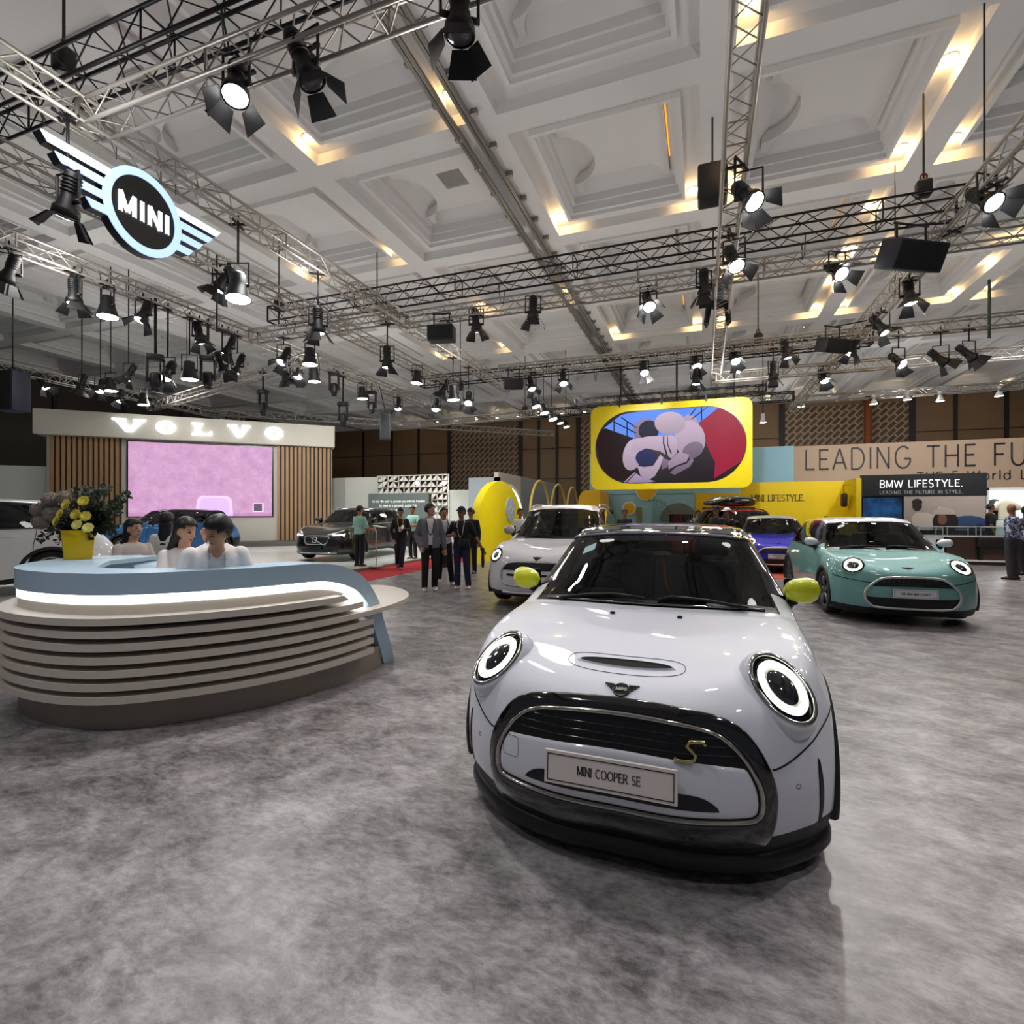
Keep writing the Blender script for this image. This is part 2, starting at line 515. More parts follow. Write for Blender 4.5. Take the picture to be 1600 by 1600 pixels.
# ================================================================ ceiling with coffers
CW = mat('#E0DFDE', 0.75)
CZ = 9.0
XB = [0.22 + 4.15 * k for k in range(-8, 6)]
YB = [0.3 + 4.55 * k for k in range(-1, 9)]
YB[-1] = 39.7
ce = MB()
cells = []
def rectloop(x0, y0, x1, y1, i, z):
    return [Vector((x0 + i, y0 + i, z)), Vector((x1 - i, y0 + i, z)), Vector((x1 - i, y1 - i, z)), Vector((x0 + i, y1 - i, z))]
for a in range(len(XB) - 1):
    for b in range(len(YB) - 1):
        x0, x1, y0, y1 = XB[a] + .0, XB[a + 1], YB[b], YB[b + 1]
        steps = [(0, 9.0), (.27, 9.0), (.27, 9.24), (.62, 9.24), (.62, 9.12), (.70, 9.12), (.70, 9.22), (.78, 9.22), (.78, 9.42), (.84, 9.42), (.84, 9.60), (1.1, 9.86)]
        loops = [rectloop(x0, y0, x1, y1, i, z) for i, z in steps]
        ce.loft([list(reversed(l)) for l in loops], 0, True, False, False)
        l = loops[-1]
        ce.add(list(reversed(l)), [(0, 1, 2, 3)], 0)
        cells.append((x0, y0, x1, y1))
        # the lowered middle panel with scooped corners
        cx, cy = (x0 + x1) / 2, (y0 + y1) / 2
        hw, hh = (x1 - x0) / 2 - .98, (y1 - y0) / 2 - .98
        poly = [(cx - hw, cy - hh), (cx + hw, cy - hh)]
        poly += [(cx + hw, cy + hh)] + [(cx + (hw - .12) * math.cos(R(t)), cy + hh - .78 * math.sin(R(t))) for t in range(0, 181, 12)] + [(cx - hw, cy + hh)]
        poly = [(px, py) for px, py in poly]
        side = [(cx - hw + .62 * math.sin(R(t)), cy + .1 + (hh - .25) * math.cos(R(t)) * .8) for t in range(0, 181, 12)]
        poly += side
        n = len(poly)
        ce.add([(p[0], p[1], 9.60) for p in poly] + [(p[0], p[1], 9.85) for p in poly], [tuple(range(n))[::-1]] + [(j, n + j, n + (j + 1) % n, (j + 1) % n) for j in range(n)], 0)
# warm cove strips tucked beside the middle panels
cvm = MB()
cvm.box((-.03, -1.0, -.01), (.03, 1.0, .01))
cove = cvm.mesh('cove_light', mat('#E8A23C', .4, emit=COVE))
for n_, (x0, y0, x1, y1) in enumerate(cells):
    if -13 < x0 < 9 and 0 < y0 < 20 and n_ % 2 == 0:
        tag(put('cove_light', cove, None, (x1 - .93, (y0 + y1) / 2 - .2, 9.70)), 'narrow amber cove light strip beside a lowered coffer panel', 'cove light', 'amber cove lights in the coffers')
# plain margins out to the walls, and the slab over everything
ce.box((XB[0] - 1.5, YB[0] - 4, 9.0), (XB[0], 40.2, 9.1))
ce.box((XB[-1], YB[0] - 4, 9.0), (24.3, 40.2, 9.1))
ce.box((XB[0], YB[0] - 2.0, 9.0), (XB[-1], YB[0], 9.1))
ce.box((-34, -6, 10.0), (24.3, 40.4, 10.1))
tag(ce.build('ceiling', CW), kind='structure')
# double movable-wall rail under the beam left of the middle
rl = MB()
for dx in (-.36, -.27, .0, .09):
    rl.tube([(XB[7] - .28 + dx, -4, 8.93), (XB[7] - .28 + dx, 39.5, 8.93)], .045, 8)
for k in range(46):
    rl.box((XB[7] - .72, -3.8 + k * .94, 8.9), (XB[7] - .58, -3.72 + k * .94, 9.0))
    rl.box((XB[7] - .14, -3.4 + k * .94, 8.9), (XB[7] - .0, -3.32 + k * .94, 9.0))
tag(rl.build('trim_1', mat('#8A867F', 0.4, 0.6)), kind='structure')

# recessed warm downlights sitting in the coffer channels
DLM = [mat('#F4F1EA', .4), mat('#FFE9C0', .4, emit=14)]
dm = MB()
dm.lathe([(.13, -.01), (.15, .0), (.13, .02), (.11, .02)], 20, 0)
dring = dm.mesh('trim_ring', DLM[0])
dm = MB()
dm.lathe([(.11, .012), (.001, .004)], 20, 0)
dbulb = dm.mesh('bulb', DLM[1])
ndl = 0
def downlight(x, y, z, light=0, e=1.0):
    px = Vector((x, y, z)) - Vector((0, 0, CAM_H))
    dd = px.dot(FWD)
    if dd < 1 or abs(px.dot(RGT) / dd) > .99 or px.z / dd > .99: return
    where = ('in the row along the far edge of the ceiling' if y > 37 else 'in the coffers left of the twin rail' if x < -4.4 else 'in the near coffers right of the twin rail' if y < 14 else 'in the distant coffers right of the twin rail')
    t = thing('ceiling_downlight', 'round warm recessed ceiling downlight ' + where, 'downlight', (x, y, z), 0, 'ceiling downlights ' + where)
    put('trim_ring', dring, t)
    put('bulb', dbulb, t)
    if light:
        lamp('downlight_glow', 'POINT', (x, y, z - .07), light, WARM, .05)
for a in range(5, 13):
    for b in range(0, len(YB) - 1):
        x0, y0, x1, y1 = XB[a], YB[b], XB[a + 1], YB[b + 1]
        if y0 > 27: continue
        L = DLGAIN if y0 < 23 else 0
        wl = 0.35 if x1 < -3 else 1.0
        if (a + b) % 2 == 0 or a >= 8:
            downlight(x0 + .45, y1 - .75, 9.235, L * wl)
            downlight(x1 - .45, y1 - .75, 9.235, L * wl)
        if a >= 8:
            downlight(x1 - .45, y0 + 1.5, 9.235, L * wl)
for k in range(26):                         # row along the far edge, over the wall
    downlight(-24 + k * 1.75, 38.1, 8.985)
vm = MB()
vm.box((-.3, -.3, -.01), (.3, .3, .0))
for k in range(9):
    vm.box((-.27, -.27 + k * .06, -.018), (.27, -.25 + k * .06, -.008))
vent = vm.mesh('grille', mat('#9A9A92', .6))
for (a, b), where in {(6, 1): 'left of the twin rail, by the hanging emblem', (8, 1): 'right of the twin rail, beyond the first coffer beam', (5, 2): 'far left, behind the hanging emblem', (6, 3): 'left of the twin rail, past the second cross truss'}.items():
    x0, y0, x1, y1 = XB[a], YB[b], XB[a + 1], YB[b + 1]
    tag(put('ceiling_vent', vent, None, ((x0 + x1) / 2 + .3, (y0 + y1) / 2 - .3, 9.60)), 'square grey ceiling grille ' + where, 'vent')

# ================================================================ walls
WBROWN = mat('#7A6044', .6, noise=.12, nscale=3)
wb = MB()
wb.box((-34, 39.7, 0), (24.3, 40.0, 9.05), 0)
for x0, x1 in ((-8.9, -2.6), (5.2, 12.2), (-20, -14)):                 # woven-pattern panels
    wb.box((x0, 39.62, 2.4), (x1, 39.7, 8.6), 1)
    for k in (x0 - .35, x1):
        wb.box((k, 39.6, 0), (k + .35, 39.7, 8.9), 2)
for x in (-29, -26, -23.3, -12.4, -10.9, -.3, 2.4, 14.5, 17, 20):
    wb.box((x, 39.64, 0), (x + .22, 39.7, 8.9), 2)
for z in (4.2, 6.6):
    wb.box((-34, 39.66, z), (24.3, 39.7, z + .05), 2)
def weave_material():
    m = bpy.data.materials.new('woven_wall_panel')
    m.use_nodes = True
    nt = m.node_tree
    b = nt.nodes['Principled BSDF']
    tc = nt.nodes.new('ShaderNodeTexCoord')
    mp = nt.nodes.new('ShaderNodeMapping')
    mp.inputs['Rotation'].default_value = (0, R(45), 0)
    nt.links.new(tc.outputs['Object'], mp.inputs[0])
    sp = nt.nodes.new('ShaderNodeSeparateXYZ')
    nt.links.new(mp.outputs[0], sp.inputs[0])
    cb = nt.nodes.new('ShaderNodeCombineXYZ')
    nt.links.new(sp.outputs[0], cb.inputs[0])
    nt.links.new(sp.outputs[2], cb.inputs[1])
    br = nt.nodes.new('ShaderNodeTexBrick')
    br.inputs['Scale'].default_value = 1.0
    br.inputs['Brick Width'].default_value = 0.62
    br.inputs['Row Height'].default_value = 0.31
    br.inputs['Mortar Size'].default_value = 0.055
    br.inputs['Color1'].default_value = lin('#5E4A36')
    br.inputs['Color2'].default_value = lin('#4A392A')
    br.inputs['Mortar'].default_value = lin('#96836C')
    nt.links.new(cb.outputs[0], br.inputs['Vector'])
    nt.links.new(br.outputs['Color'], b.inputs['Base Color'])
    b.inputs['Roughness'].default_value = .7
    return m
tag(wb.build('wall_back', [WBROWN, weave_material(), mat('#1B1613', .6)]), kind='structure')
wl = MB()
wl.box((-34, -6, 0), (-33.6, 40, 9.05), 0)
for k in range(12):
    wl.box((-33.6, -4 + k * 3.7, 0), (-33.5, -3.8 + k * 3.7, 9), 1)
tag(wl.build('wall_left', [mat('#3A332C', .7), mat('#1B1613', .6)]), kind='structure')
wr = MB()
wr.box((24, -6, 0), (24.3, 40, 9.05), 0)
tag(wr.build('wall_right', [WBROWN]), kind='structure')
orm = MB()
orm.tube([(9.95, 39.45, 0), (9.95, 39.45, 9.0)], .2, 14)
tag(orm.build('painted_column', mat('#8A4A22', .5)), 'slim orange brown pipe column in front of the far wall, right side', 'column')

# ================================================================ trusses
SILVER = mat('#A6A29A', .42, .55)
BLACKT = mat('#17171A', .5, .3)
TRUSSES = []
def truss(label, p0, p1, s=.29, m=SILVER, r=.024, group=None):
    p0, p1 = Vector(p0), Vector(p1)
    if m is SILVER: TRUSSES.append((p0.copy(), p1.copy()))
    L = (p1 - p0).length
    ang = math.atan2(p1.y - p0.y, p1.x - p0.x)
    t = thing('lighting_truss', label, 'truss', p0, ang, group)
    h = s / 2
    for sy in (-1, 1):
        for sz in (-1, 1):
            MB().tube([(0, sy * h, sz * h), (L, sy * h, sz * h)], r, 8).build('chord', m, t)
    lc = MB()
    n = max(2, int(L / (s * 1.0)))
    for i in range(n):
        x0, x1 = L * i / n, L * (i + 1) / n
        a, b = (-1, 1) if i % 2 else (1, -1)
        for q in (-1, 1):
            lc.tube([(x0, q * h, a * h), (x1, q * h, b * h)], r * .42, 4, cap=False)
            lc.tube([(x0, a * h, q * h), (x1, b * h, q * h)], r * .42, 4, cap=False)
        if i % 7 == 0:
            for q in (-1, 1):
                lc.tube([(x0, q * h, -h), (x0, q * h, h)], r * .6, 4, cap=False)
                lc.tube([(x0, -h, q * h), (x0, h, q * h)], r * .6, 4, cap=False)
    lc.build('lacing', m, t)
    if m is BLACKT and s > .35:
        k = .6
        while k < L:
            e = MB()
            e.tube([(k, -h, -h), (k, -.1, -h - .35), (k, .1, -h - .35), (k, h, -h)], .012, 5)
            e.build('sling', mat('#2C4A34', .7), t)
            k += 3.1
    for x in (0, L):
        e = MB()
        for a, b in (((-h, -h), (h, -h)), ((h, -h), (h, h)), ((h, h), (-h, h)), ((-h, h), (-h, -h))):
            e.tube([(x, *a), (x, *b)], r, 6)
        e.build('end_frame', m, t)
    return t
TZ = 6.3
XA, XBt, XE, XC, XD = -7.05, -8.85, -11.5, .4, 3.88
Y1, Y2, Y3 = 4.22, 11.3, 16.4
truss('silver truss running front to back just right of the hanging winged emblem', (XA, -3, TZ), (XA, 18.7, TZ))
truss('silver truss running front to back behind the hanging winged emblem', (XBt, 1.0, TZ), (XBt, 17.8, TZ))
truss('silver truss running front to back far left, below the hanging winged emblem', (XE, 1.5, TZ), (XE, 20.0, TZ))
truss('silver truss running front to back over the front white car, ending above the big screen', (XC, -3, TZ), (XC, 20.8, TZ))
truss('silver truss running front to back on the right, over the mint green car', (XD, -3, TZ), (XD, 26.9, TZ))
truss('silver cross truss in the top left corner with two big spotlights', (XA, Y1, TZ), (XC, Y1, TZ))
truss('silver cross truss in mid picture under the long black truss', (XA, Y2, TZ), (12.5, Y2, TZ))
truss('silver cross truss above the big yellow framed screen, nearest of three', (XA + .6, Y3, TZ), (13.5, Y3, TZ))
truss('silver cross truss far back on the right, behind the one over the mint green car', (XC, 19.0, TZ - .2), (15, 19.0, TZ - .2))
truss('far silver truss hung with white pendant spots before the patterned wall', (XD, 26.6, 6.62), (17, 26.6, 6.62))
truss('silver truss in front of the dark left wall, running toward the wooden stage wall', (-21.2, 6.0, TZ), (-22.4, 20.5, TZ))
truss('short silver cross truss left, joining the trusses over the counter', (XE, 10.9, TZ), (XA, 10.9, TZ - .05))
truss('silver truss slanting over the wooden stage wall, crowded with lit lamps', (-22.0, 15.5, TZ - .3), (-10.6, 12.2, TZ - .1))
truss('long silver truss over the top of the wooden stage wall', (-22.2, 18.0, TZ), (-8.6, 30.5, TZ - .2))
truss('thin silver cross truss far back, behind the hanging column speaker', (-15.5, 23.5, TZ - .3), (-7, 22.5, TZ - .3))
truss('long black truss crossing the top left corner', (-11.5, Y1 + .02, 6.95), (-1.5, Y1 + .02, 6.95), .40, BLACKT)
truss('long black truss crossing mid picture above a silver one', (-11.2, Y2, 6.95), (4.25, Y2, 6.95), .40, BLACKT)
truss('black truss directly above the yellow framed screen, left part seen', (-10.3, 17.9, 6.6), (4.6, 17.9, 6.6), .36, BLACKT)
truss('black truss far back, left of the yellow framed screen', (-8.2, 23.6, 6.2), (3.4, 23.6, 6.2), .34, BLACKT)
truss('dark truss carrying the yellow framed screen', (-4.6, 19.6, 5.75), (2.0, 19.6, 5.75), .22, BLACKT, .018)

# ================================================================ spotlights
BLK = mat('#121214', .45)
BLK2 = mat('#1D1C1E', .5, .2)
LENS_ON = mat('#FFFFFF', .3, emit=LENSE)
LENS_OFF = mat('#5A5A60', .12, .3)
def spot_meshes():
    d = {}
    b = MB()                                   # lamp axis is -z, pivot at the origin
    b.lathe([(.001, .36), (.07, .36), (.085, .33), (.085, .05), (.10, .03), (.10, -.02), (.135, -.07), (.14, -.16), (.125, -.16)], 16)
    for k in range(5):
        b.lathe([(.087, .12 + k * .04), (.097, .125 + k * .04), (.097, .14 + k * .04), (.087, .145 + k * .04)], 16)
    d['body'] = b.mesh('body', BLK)
    y = MB()
    y.tube([(-.17, 0, -.02), (-.17, 0, .36), (.17, 0, .36), (.17, 0, -.02)], .016, 6, smooth=False)
    y.tube([(-.18, 0, 0), (-.10, 0, 0)], .03, 8)
    y.tube([(.10, 0, 0), (.18, 0, 0)], .03, 8)
    d['yoke'] = y.mesh('yoke', BLK)
    for nm, m in (('on', LENS_ON), ('off', LENS_OFF)):
        l = MB()
        l.lathe([(.122, -.150), (.10, -.166), (.05, -.176), (.001, -.178)], 18)
        d[nm] = l.mesh('lens', m)
    w = MB()
    a = R(33)
    q = [(-.085, .14, -.16), (.085, .14, -.16), (.14, .14 + .22 * math.sin(a), -.16 - .22 * math.cos(a)), (-.14, .14 + .22 * math.sin(a), -.16 - .22 * math.cos(a))]
    q2 = [(p[0], p[1] + .006, p[2] + .003) for p in q]
    w.add(q + q2, [(0, 1, 2, 3), (7, 6, 5, 4), (0, 4, 5, 1), (1, 5, 6, 2), (2, 6, 7, 3), (3, 7, 4, 0)])
    d['door'] = w.mesh('barn_door', BLK2)
    p = MB()                                   # bell shaped flood
    p.lathe([(.001, .20), (.10, .20), (.12, .17), (.125, .02), (.15, -.06), (.19, -.22), (.20, -.24), (.185, -.235)], 20)
    d['bell'] = p.mesh('body', BLK)
    for nm, m in (('bon', LENS_ON), ('boff', LENS_OFF)):
        l = MB()
        l.lathe([(.183, -.232), (.09, -.236), (.001, -.237)], 20)
        d[nm] = l.mesh('lens', m)
    h = MB()                                   # moving head
    h.rbox((-.11, -.09, -.50), (.11, .09, -.14), .07)
    h.lathe([(.085, -.50), (.09, -.56), (.06, -.56)], 16)
    d['head'] = h.mesh('head', BLK)
    h = MB()
    h.rbox((-.17, -.12, .12), (.17, .12, .26), .03)
    d['base'] = h.mesh('base', BLK)
    h = MB()
    h.rbox((-.18, -.05, -.38), (-.13, .05, .13), .02)
    h.rbox((.13, -.05, -.38), (.18, .05, .13), .02)
    d['arm'] = h.mesh('arm', BLK2)
    w = MB()                                   # small white pendant spot
    w.lathe([(.001, .24), (.055, .24), (.06, .2), (.06, .05), (.12, -.08), (.11, -.08)], 14)
    d['pend'] = w.mesh('body', mat('#D9D9D6', .4))
    l = MB()
    l.lathe([(.11, -.075), (.001, -.08)], 14)
    d['pon'] = l.mesh('lens', LENS_ON)
    return d
SM = spot_meshes()
def below_truss(u, v, zmid=5.72):
    """the point on the line of sight that hangs best under one of the trusses"""
    best = None
    for k in range(150, 1700):
        p = PD(u, v, k * .02)
        if not 4.7 < p.z < 5.98: continue
        for a, b in TRUSSES:
            ab = (b - a).to_2d()
            t = max(0, min(1, (p - a).to_2d().dot(ab) / ab.length_squared))
            dd = ((p - a).to_2d() - ab * t).length
            cost = dd + .16 * abs(p.z - zmid)
            if best is None or cost < best[0]:
                best = (cost, p, dd, a.z)
    return best
def hanger(t, loc, z0, r=.018, name='clamp'):
    """a straight arm from the top of a hung thing to the axis of the nearest truss"""
    best = None
    for a, b in TRUSSES:
        ab = b - a
        k = max(.01, min(.99, (loc - a).to_2d().dot(ab.to_2d()) / ab.to_2d().length_squared))
        q = a + ab * k
        dd = (q - loc).to_2d().length
        if q.z > loc.z + .1 and (best is None or dd < best[0]): best = (dd, q)
    near = best is not None and best[0] < 1.3
    q = best[1] if near else Vector((loc.x, loc.y, 9.76))
    e = Matrix.Rotation(-t.rotation_euler.z, 3, 'Z') @ (q - loc) / t.scale[0]
    c = MB()
    c.tube([(0, 0, z0), e], r, 8)
    if near:
        c.box((e.x - .17, e.y - .018, e.z - .16), (e.x + .17, e.y + .018, e.z - .13))
        c.box((e.x - .018, e.y - .17, e.z - .16), (e.x + .018, e.y + .17, e.z - .13))
    c.build(name, BLK2, t)
def spot(kind, u, v, aim, lit, label, cat='spotlight', z=5.75, group=None, sc=1.0, d=None):
    bt = below_truss(u, v)
    loc = bt[1] if bt and bt[2] < .6 else PZ(u, v, z)
    if kind == 'pend':
        k_ = (u - 800) / FPX
        loc = PD(u, v, 26.6 / (math.sin(YAW) * k_ + math.cos(YAW)))
    # kind: barn / bell / mover / pend ; aim = (right, away, down) in the photographer's frame
    name = {'barn': 'stage_spotlight', 'bell': 'flood_light', 'mover': 'moving_head_light', 'pend': 'pendant_spotlight'}[kind]
    rnd = random.Random(int(u * 7 + v))
    t = thing(name, label, cat, loc, YAW + rnd.uniform(-.5, .5), group)
    t.scale = (sc, sc, sc)
    ax = RGT * aim[0] + FWD * aim[1] + Vector((0, 0, -aim[2]))
    ax.rotate(Matrix.Rotation(-t.rotation_euler.z, 3, 'Z'))
    rot = ax.to_track_quat('-Z', 'Y').to_euler()
    if kind == 'barn':
        put('body', SM['body'], t, rot=rot)
        put('lens', SM['on' if lit else 'off'], t, rot=rot)
        for k in range(4):
            o = put('barn_door', SM['door'], t)
            o.rotation_euler = (ax.to_track_quat('-Z', 'Y').to_matrix() @ Matrix.Rotation(R(90 * k + 45 * (rnd.random() < .3)), 3, 'Z')).to_euler()
    elif kind == 'bell':
        put('body', SM['bell'], t, rot=rot)
        put('lens', SM['bon' if lit else 'boff'], t, rot=rot)
    elif kind == 'pend':
        put('body', SM['pend'], t)
        put('lens', SM['pon'], t)
        hanger(t, loc, .2, .012, 'drop_rod')
        return t
    else:
        put('base', SM['base'], t)
        put('arm', SM['arm'], t)
        put('head', SM['head'], t)
        hanger(t, loc, .24, .03)
        return t
    put('yoke', SM['yoke'], t)
    hanger(t, loc, .35)
    return t
ORD = ['first', 'second', 'third', 'fourth', 'fifth', 'sixth', 'seventh', 'eighth', 'ninth', 'tenth', 'eleventh', 'twelfth']
D, S = (0, 0, 1), (0, -.45, 1)
spot('barn', 369, 135, (.12, -.35, 1), 1, 'big lit barn-door spotlight on the top left cross truss, doors spread wide')
spot('barn', 478, 105, (.45, .1, 1), 0, 'big unlit barn-door spotlight tilted right, on the top left cross truss')
spot('barn', 718, 28, (0, .05, 1), 0, 'unlit barn-door spotlight at the top edge of the photo, doors spread, pointing down', z=5.55)
spot('barn', 106, 318, (-.3, .1, 1), 0, 'dark barn-door spotlight hanging just under the left wings of the emblem')
spot('barn', 14, 428, (-.5, .1, 1), 0, 'barn-door spotlight cut by the left edge of the photo')
spot('barn', 116, 462, (.03, .0, 1), 1, 'barn-door spotlight pointing straight down, left of a glowing bell flood, below the emblem')
spot('bell', 168, 478, (.05, -.05, 1), 1, 'glowing bell-shaped flood, leftmost one, on the far left front-to-back truss')
spot('barn', 224, 492, (-.15, -.4, 1), 1, 'lit barn-door spotlight right of the leftmost glowing bell flood')
spot('barn', 346, 442, (-.55, -.1, 1), 1, 'lit barn-door spotlight close left of a bell flood, right of the emblem')
spot('bell', 372, 446, (.06, -.1, 1), 1, 'bright bell flood hanging right below the emblem')
B = 'in the crowded cluster above the counter'
spot('barn', 312, 525, (.3, -.1, 1), 1, 'tilted barn-door spotlight at the top ' + B)
spot('barn', 357, 545, (-.5, 0, 1), 1, 'barn-door spotlight leaning left ' + B)
spot('barn', 371, 573, (-.4, -.2, 1), 1, 'lit barn-door spotlight lowest and rightmost ' + B)
spot('barn', 347, 572, (.35, .1, 1), 0, 'dark barn-door spotlight between two lit ones ' + B)
C2 = 'on the truss joint right of the counter cluster'
spot('barn', 497, 508, (0, .1, 1), 1, 'barn-door spotlight pointing straight down from the middle truss joint, right of the counter cluster')
spot('barn', 443, 560, (-.2, -.5, .9), 1, 'bright barn-door spotlight facing the viewer ' + C2)
spot('bell', 484, 556, (.03, -.03, 1), 1, 'upper bell flood ' + C2)
spot('barn', 446, 585, (.2, .2, 1), 0, 'dark barn-door spotlight below the bright one ' + C2)
spot('barn', 467, 583, (0, -.5, 1), 1, 'lit barn-door spotlight just left of the lower of two bell floods, middle truss joint')
spot('bell', 491, 585, (.03, 0, 1), 1, 'lower bell flood ' + C2)
V = 'before the dark wall above the stage lettering'
spot('barn', 262, 583, (0, -.6, .9), 1, 'brightest barn-door spotlight ' + V)
spot('bell', 296, 578, (.03, 0, 1), 1, 'bell flood left of a moving head ' + V)
spot('mover', 325, 572, D, 0, 'black moving head right of a bell flood, above the stage wall letters', 'moving light')
spot('mover', 243, 572, D, 0, 'black moving head left of the brightest spotlight, above the stage wall', 'moving light')
spot('barn', 201, 586, (-.4, -.3, 1), 1, 'lit barn-door spotlight leaning left ' + V)
spot('barn', 157, 606, (.1, -.5, 1), 1, 'lowest lit barn-door spotlight near the left end of the stage wall')
spot('bell', 173, 600, (.05, 0, 1), 1, 'bell flood over the left end of the stage wall, upper of two')
spot('barn', 189, 622, (.1, -.3, 1), 1, 'barn-door spotlight between two bell floods over the stage wall')
spot('bell', 224, 623, (.05, 0, 1), 1, 'bell flood over the left end of the stage wall, lower of two')
spot('barn', 128, 602, (-.3, 0, 1), 0, 'dark barn-door spotlight leftmost over the stage wall')
spot('barn', 68, 600, (.6, 0, .8), 1, 'small lone spotlight with lit doors before the dark left wall', z=5.6)
spot('mover', 522, 592, D, 0, 'moving head right of the lower bell flood, dark', 'moving light')
spot('bell', 566, 613, (.05, 0, 1), 1, 'bell flood right above the end of the stage wall')
spot('mover', 581, 622, D, 0, 'moving head next to the hanging column speaker', 'moving light')
spot('mover', 536, 640, D, 0, 'lowest moving head, above the right end of the stage wall', 'moving light')
spot('mover', 411, 622, D, 0, 'lone moving head against the dark corner above the stage wall letters', 'moving light', z=5.9)
spot('barn', 605, 564, (0, .1, 1), 1, 'barn-door spotlight pointing straight down on the truss left of the flat black speaker')
spot('barn', 622, 634, (0, -.5, 1), 1, 'small lit spotlight right of the hanging column speaker')
M5 = 'at the far end of the emblem truss'
spot('bell', 652, 588, (-.08, -.05, 1), 1, 'bell flood beside a black hook, ' + M5)
spot('barn', 693, 608, (-.5, .1, 1), 0, 'dark leaning spotlight left of a bell flood ' + M5)
spot('bell', 708, 613, (.06, 0, 1), 1, 'bell flood between two spotlights ' + M5)
spot('barn', 732, 625, (0, -.6, .9), 1, 'very bright spotlight rightmost ' + M5)
spot('barn', 681, 635, (0, -.6, .9), 1, 'bright spotlight hanging lowest ' + M5)
spot('barn', 744, 507, (.1, .1, 1), 0, 'unlit barn-door spotlight right of the flat black speaker, on the mid cross truss')
spot('barn', 833, 488, (0, .05, 1), 0, 'unlit barn-door spotlight pointing down, right end of the pair on the mid cross truss')
spot('barn', 1013, 474, (.0, -.65, .8), 1, 'lit barn-door spotlight facing the viewer, left of the central front-to-back truss')
spot('barn', 1170, 308, (.25, -.6, .8), 1, 'lit spotlight with blue-black doors, right beside the central truss')
spot('barn', 1147, 408, (.05, -.5, .8), 1, 'lit spotlight where the central truss meets the mid cross truss')
spot('barn', 1308, 424, (.1, -.75, .7), 1, 'dazzling spotlight in the middle right of the ceiling, brightest of all')
spot('barn', 1542, 312, (.05, -.7, .7), 1, 'lit spotlight at the upper right, beside the right front-to-back truss')
spot('barn', 1421, 462, (-.1, -.3, 1), 1, 'lit spotlight below the large dark blue speaker')
spot('barn', 1377, 512, (.35, -.4, .8), 1, 'lit spotlight leaning right beside the right front-to-back truss, above two cross trusses')
spot('barn', 1404, 565, (.1, -.7, .7), 1, 'lit spotlight hanging from the rear cross truss, leftmost of three at right')
spot('barn', 1470, 562, (.7, -.1, .6), 1, 'spotlight seen side-on, middle of three on the rear cross truss')
spot('barn', 1514, 555, (.7, -.1, .6), 1, 'spotlight seen side-on, right one of three on the rear cross truss')
spot('barn', 1332, 545, (-.35, .0, 1), 1, 'small leaning spotlight right of the lower black speaker')
spot('barn', 1229, 550, (0, -.35, 1), 1, 'barn-door spotlight above the right end of the yellow screen, doors spread')
spot('barn', 1148, 560, (-.1, -.6, .8), 1, 'lit spotlight just right of the central truss, above the yellow screen')
spot('barn', 1088, 568, (0, -.6, .8), 1, 'lit spotlight just left of the central truss, above the yellow screen')
spot('barn', 1006, 578, (0, -.6, .8), 1, 'lit spotlight above the left part of the yellow screen')
spot('barn', 880, 594, (0, -.5, .9), 1, 'lit spotlight between the small black speaker and the yellow screen')
spot('barn', 830, 602, (.15, -.5, .9), 1, 'lit spotlight just right of the small black speaker')
spot('barn', 1208, 585, (.05, .1, 1), 0, 'dark spotlight pointing down above the right corner of the yellow screen')
spot('barn', 1088, 592, (-.0, .1, 1), 1, 'small spotlight pointing down behind the central truss end')
spot('barn', 1287, 590, (-.1, -.5, .8), 1, 'small lit spotlight low on the right front-to-back truss')
spot('barn', 1100, 450, (.1, .2, 1), 0, 'unlit spotlight left of the central truss, above the rigging worker')
for i, (u, v) in enumerate(((836, 628), (849, 638), (862, 648), (874, 656), (884, 662))):
    spot('bell', u, v, (.25, -.2, 1), 1, ORD[i] + ' from near in the row of small lit lamps receding toward the screen', sc=.75)
for i, (u, v) in enumerate(((1192, 657), (1365, 628), (1418, 621), (1469, 623), (1561, 615), (1252, 632))):
    spot('pend', u, v, D, 1, ['small white pendant spot just right of the yellow screen', 'small white pendant spot before the patterned wall, right part', 'small white pendant spot highest before the patterned wall', 'small white pendant spot before the plain brown wall, left of the orange column', 'small white pendant spot right of the orange column', 'small white pendant spot before the patterned wall, left part'][i], z=5.55, sc=1.3)

# ---------------------------------------------------------------- loudspeakers in the rig
def box_speaker(label, u, v, w, h, d, z, rot, tilt=0, col='#101114'):
    t = thing('loudspeaker', label, 'speaker', PZ(u, v, z), YAW + R(rot))
    T = Matrix.Rotation(R(tilt), 4, 'X')
    b = MB()
    b.rbox((-w / 2, -d / 2, -h / 2), (w / 2, d / 2, h / 2), .02, 0, T)
    b.build('cabinet', mat(col, .55), t)
    g = MB()
    g.rbox((-w / 2 + .03, -d / 2 - .012, -h / 2 + .03), (w / 2 - .03, -d / 2 + .004, h / 2 - .03), .006, 0, T)
    g.build('grille', mat('#0B0C10', .8, noise=.5, nscale=90), t)
    b = MB()
    for sx in (-1, 1):
        b.tube([(sx * w * .3, 0, h / 2 - .02), (sx * w * .3, 0, h / 2 + .32)], .018, 6)
    b.tube([(-w * .36, 0, h / 2 + .3), (w * .36, 0, h / 2 + .3)], .02, 6)
    b.build('bracket', BLK, t)
    hanger(t, PZ(u, v, z), h / 2 + .29)
    return t
box_speaker('flat black speaker hanging where the left truss meets the mid cross truss', 690, 522, .62, .36, .35, 5.75, -8)
box_speaker('large dark blue black speaker tilted down at the right truss', 1424, 400, .95, .46, .42, 5.85, 10, 24, '#141A2C')
box_speaker('black speaker at the right truss near the top right of the yellow screen', 1301, 540, .72, .36, .38, 5.75, 14, 18)
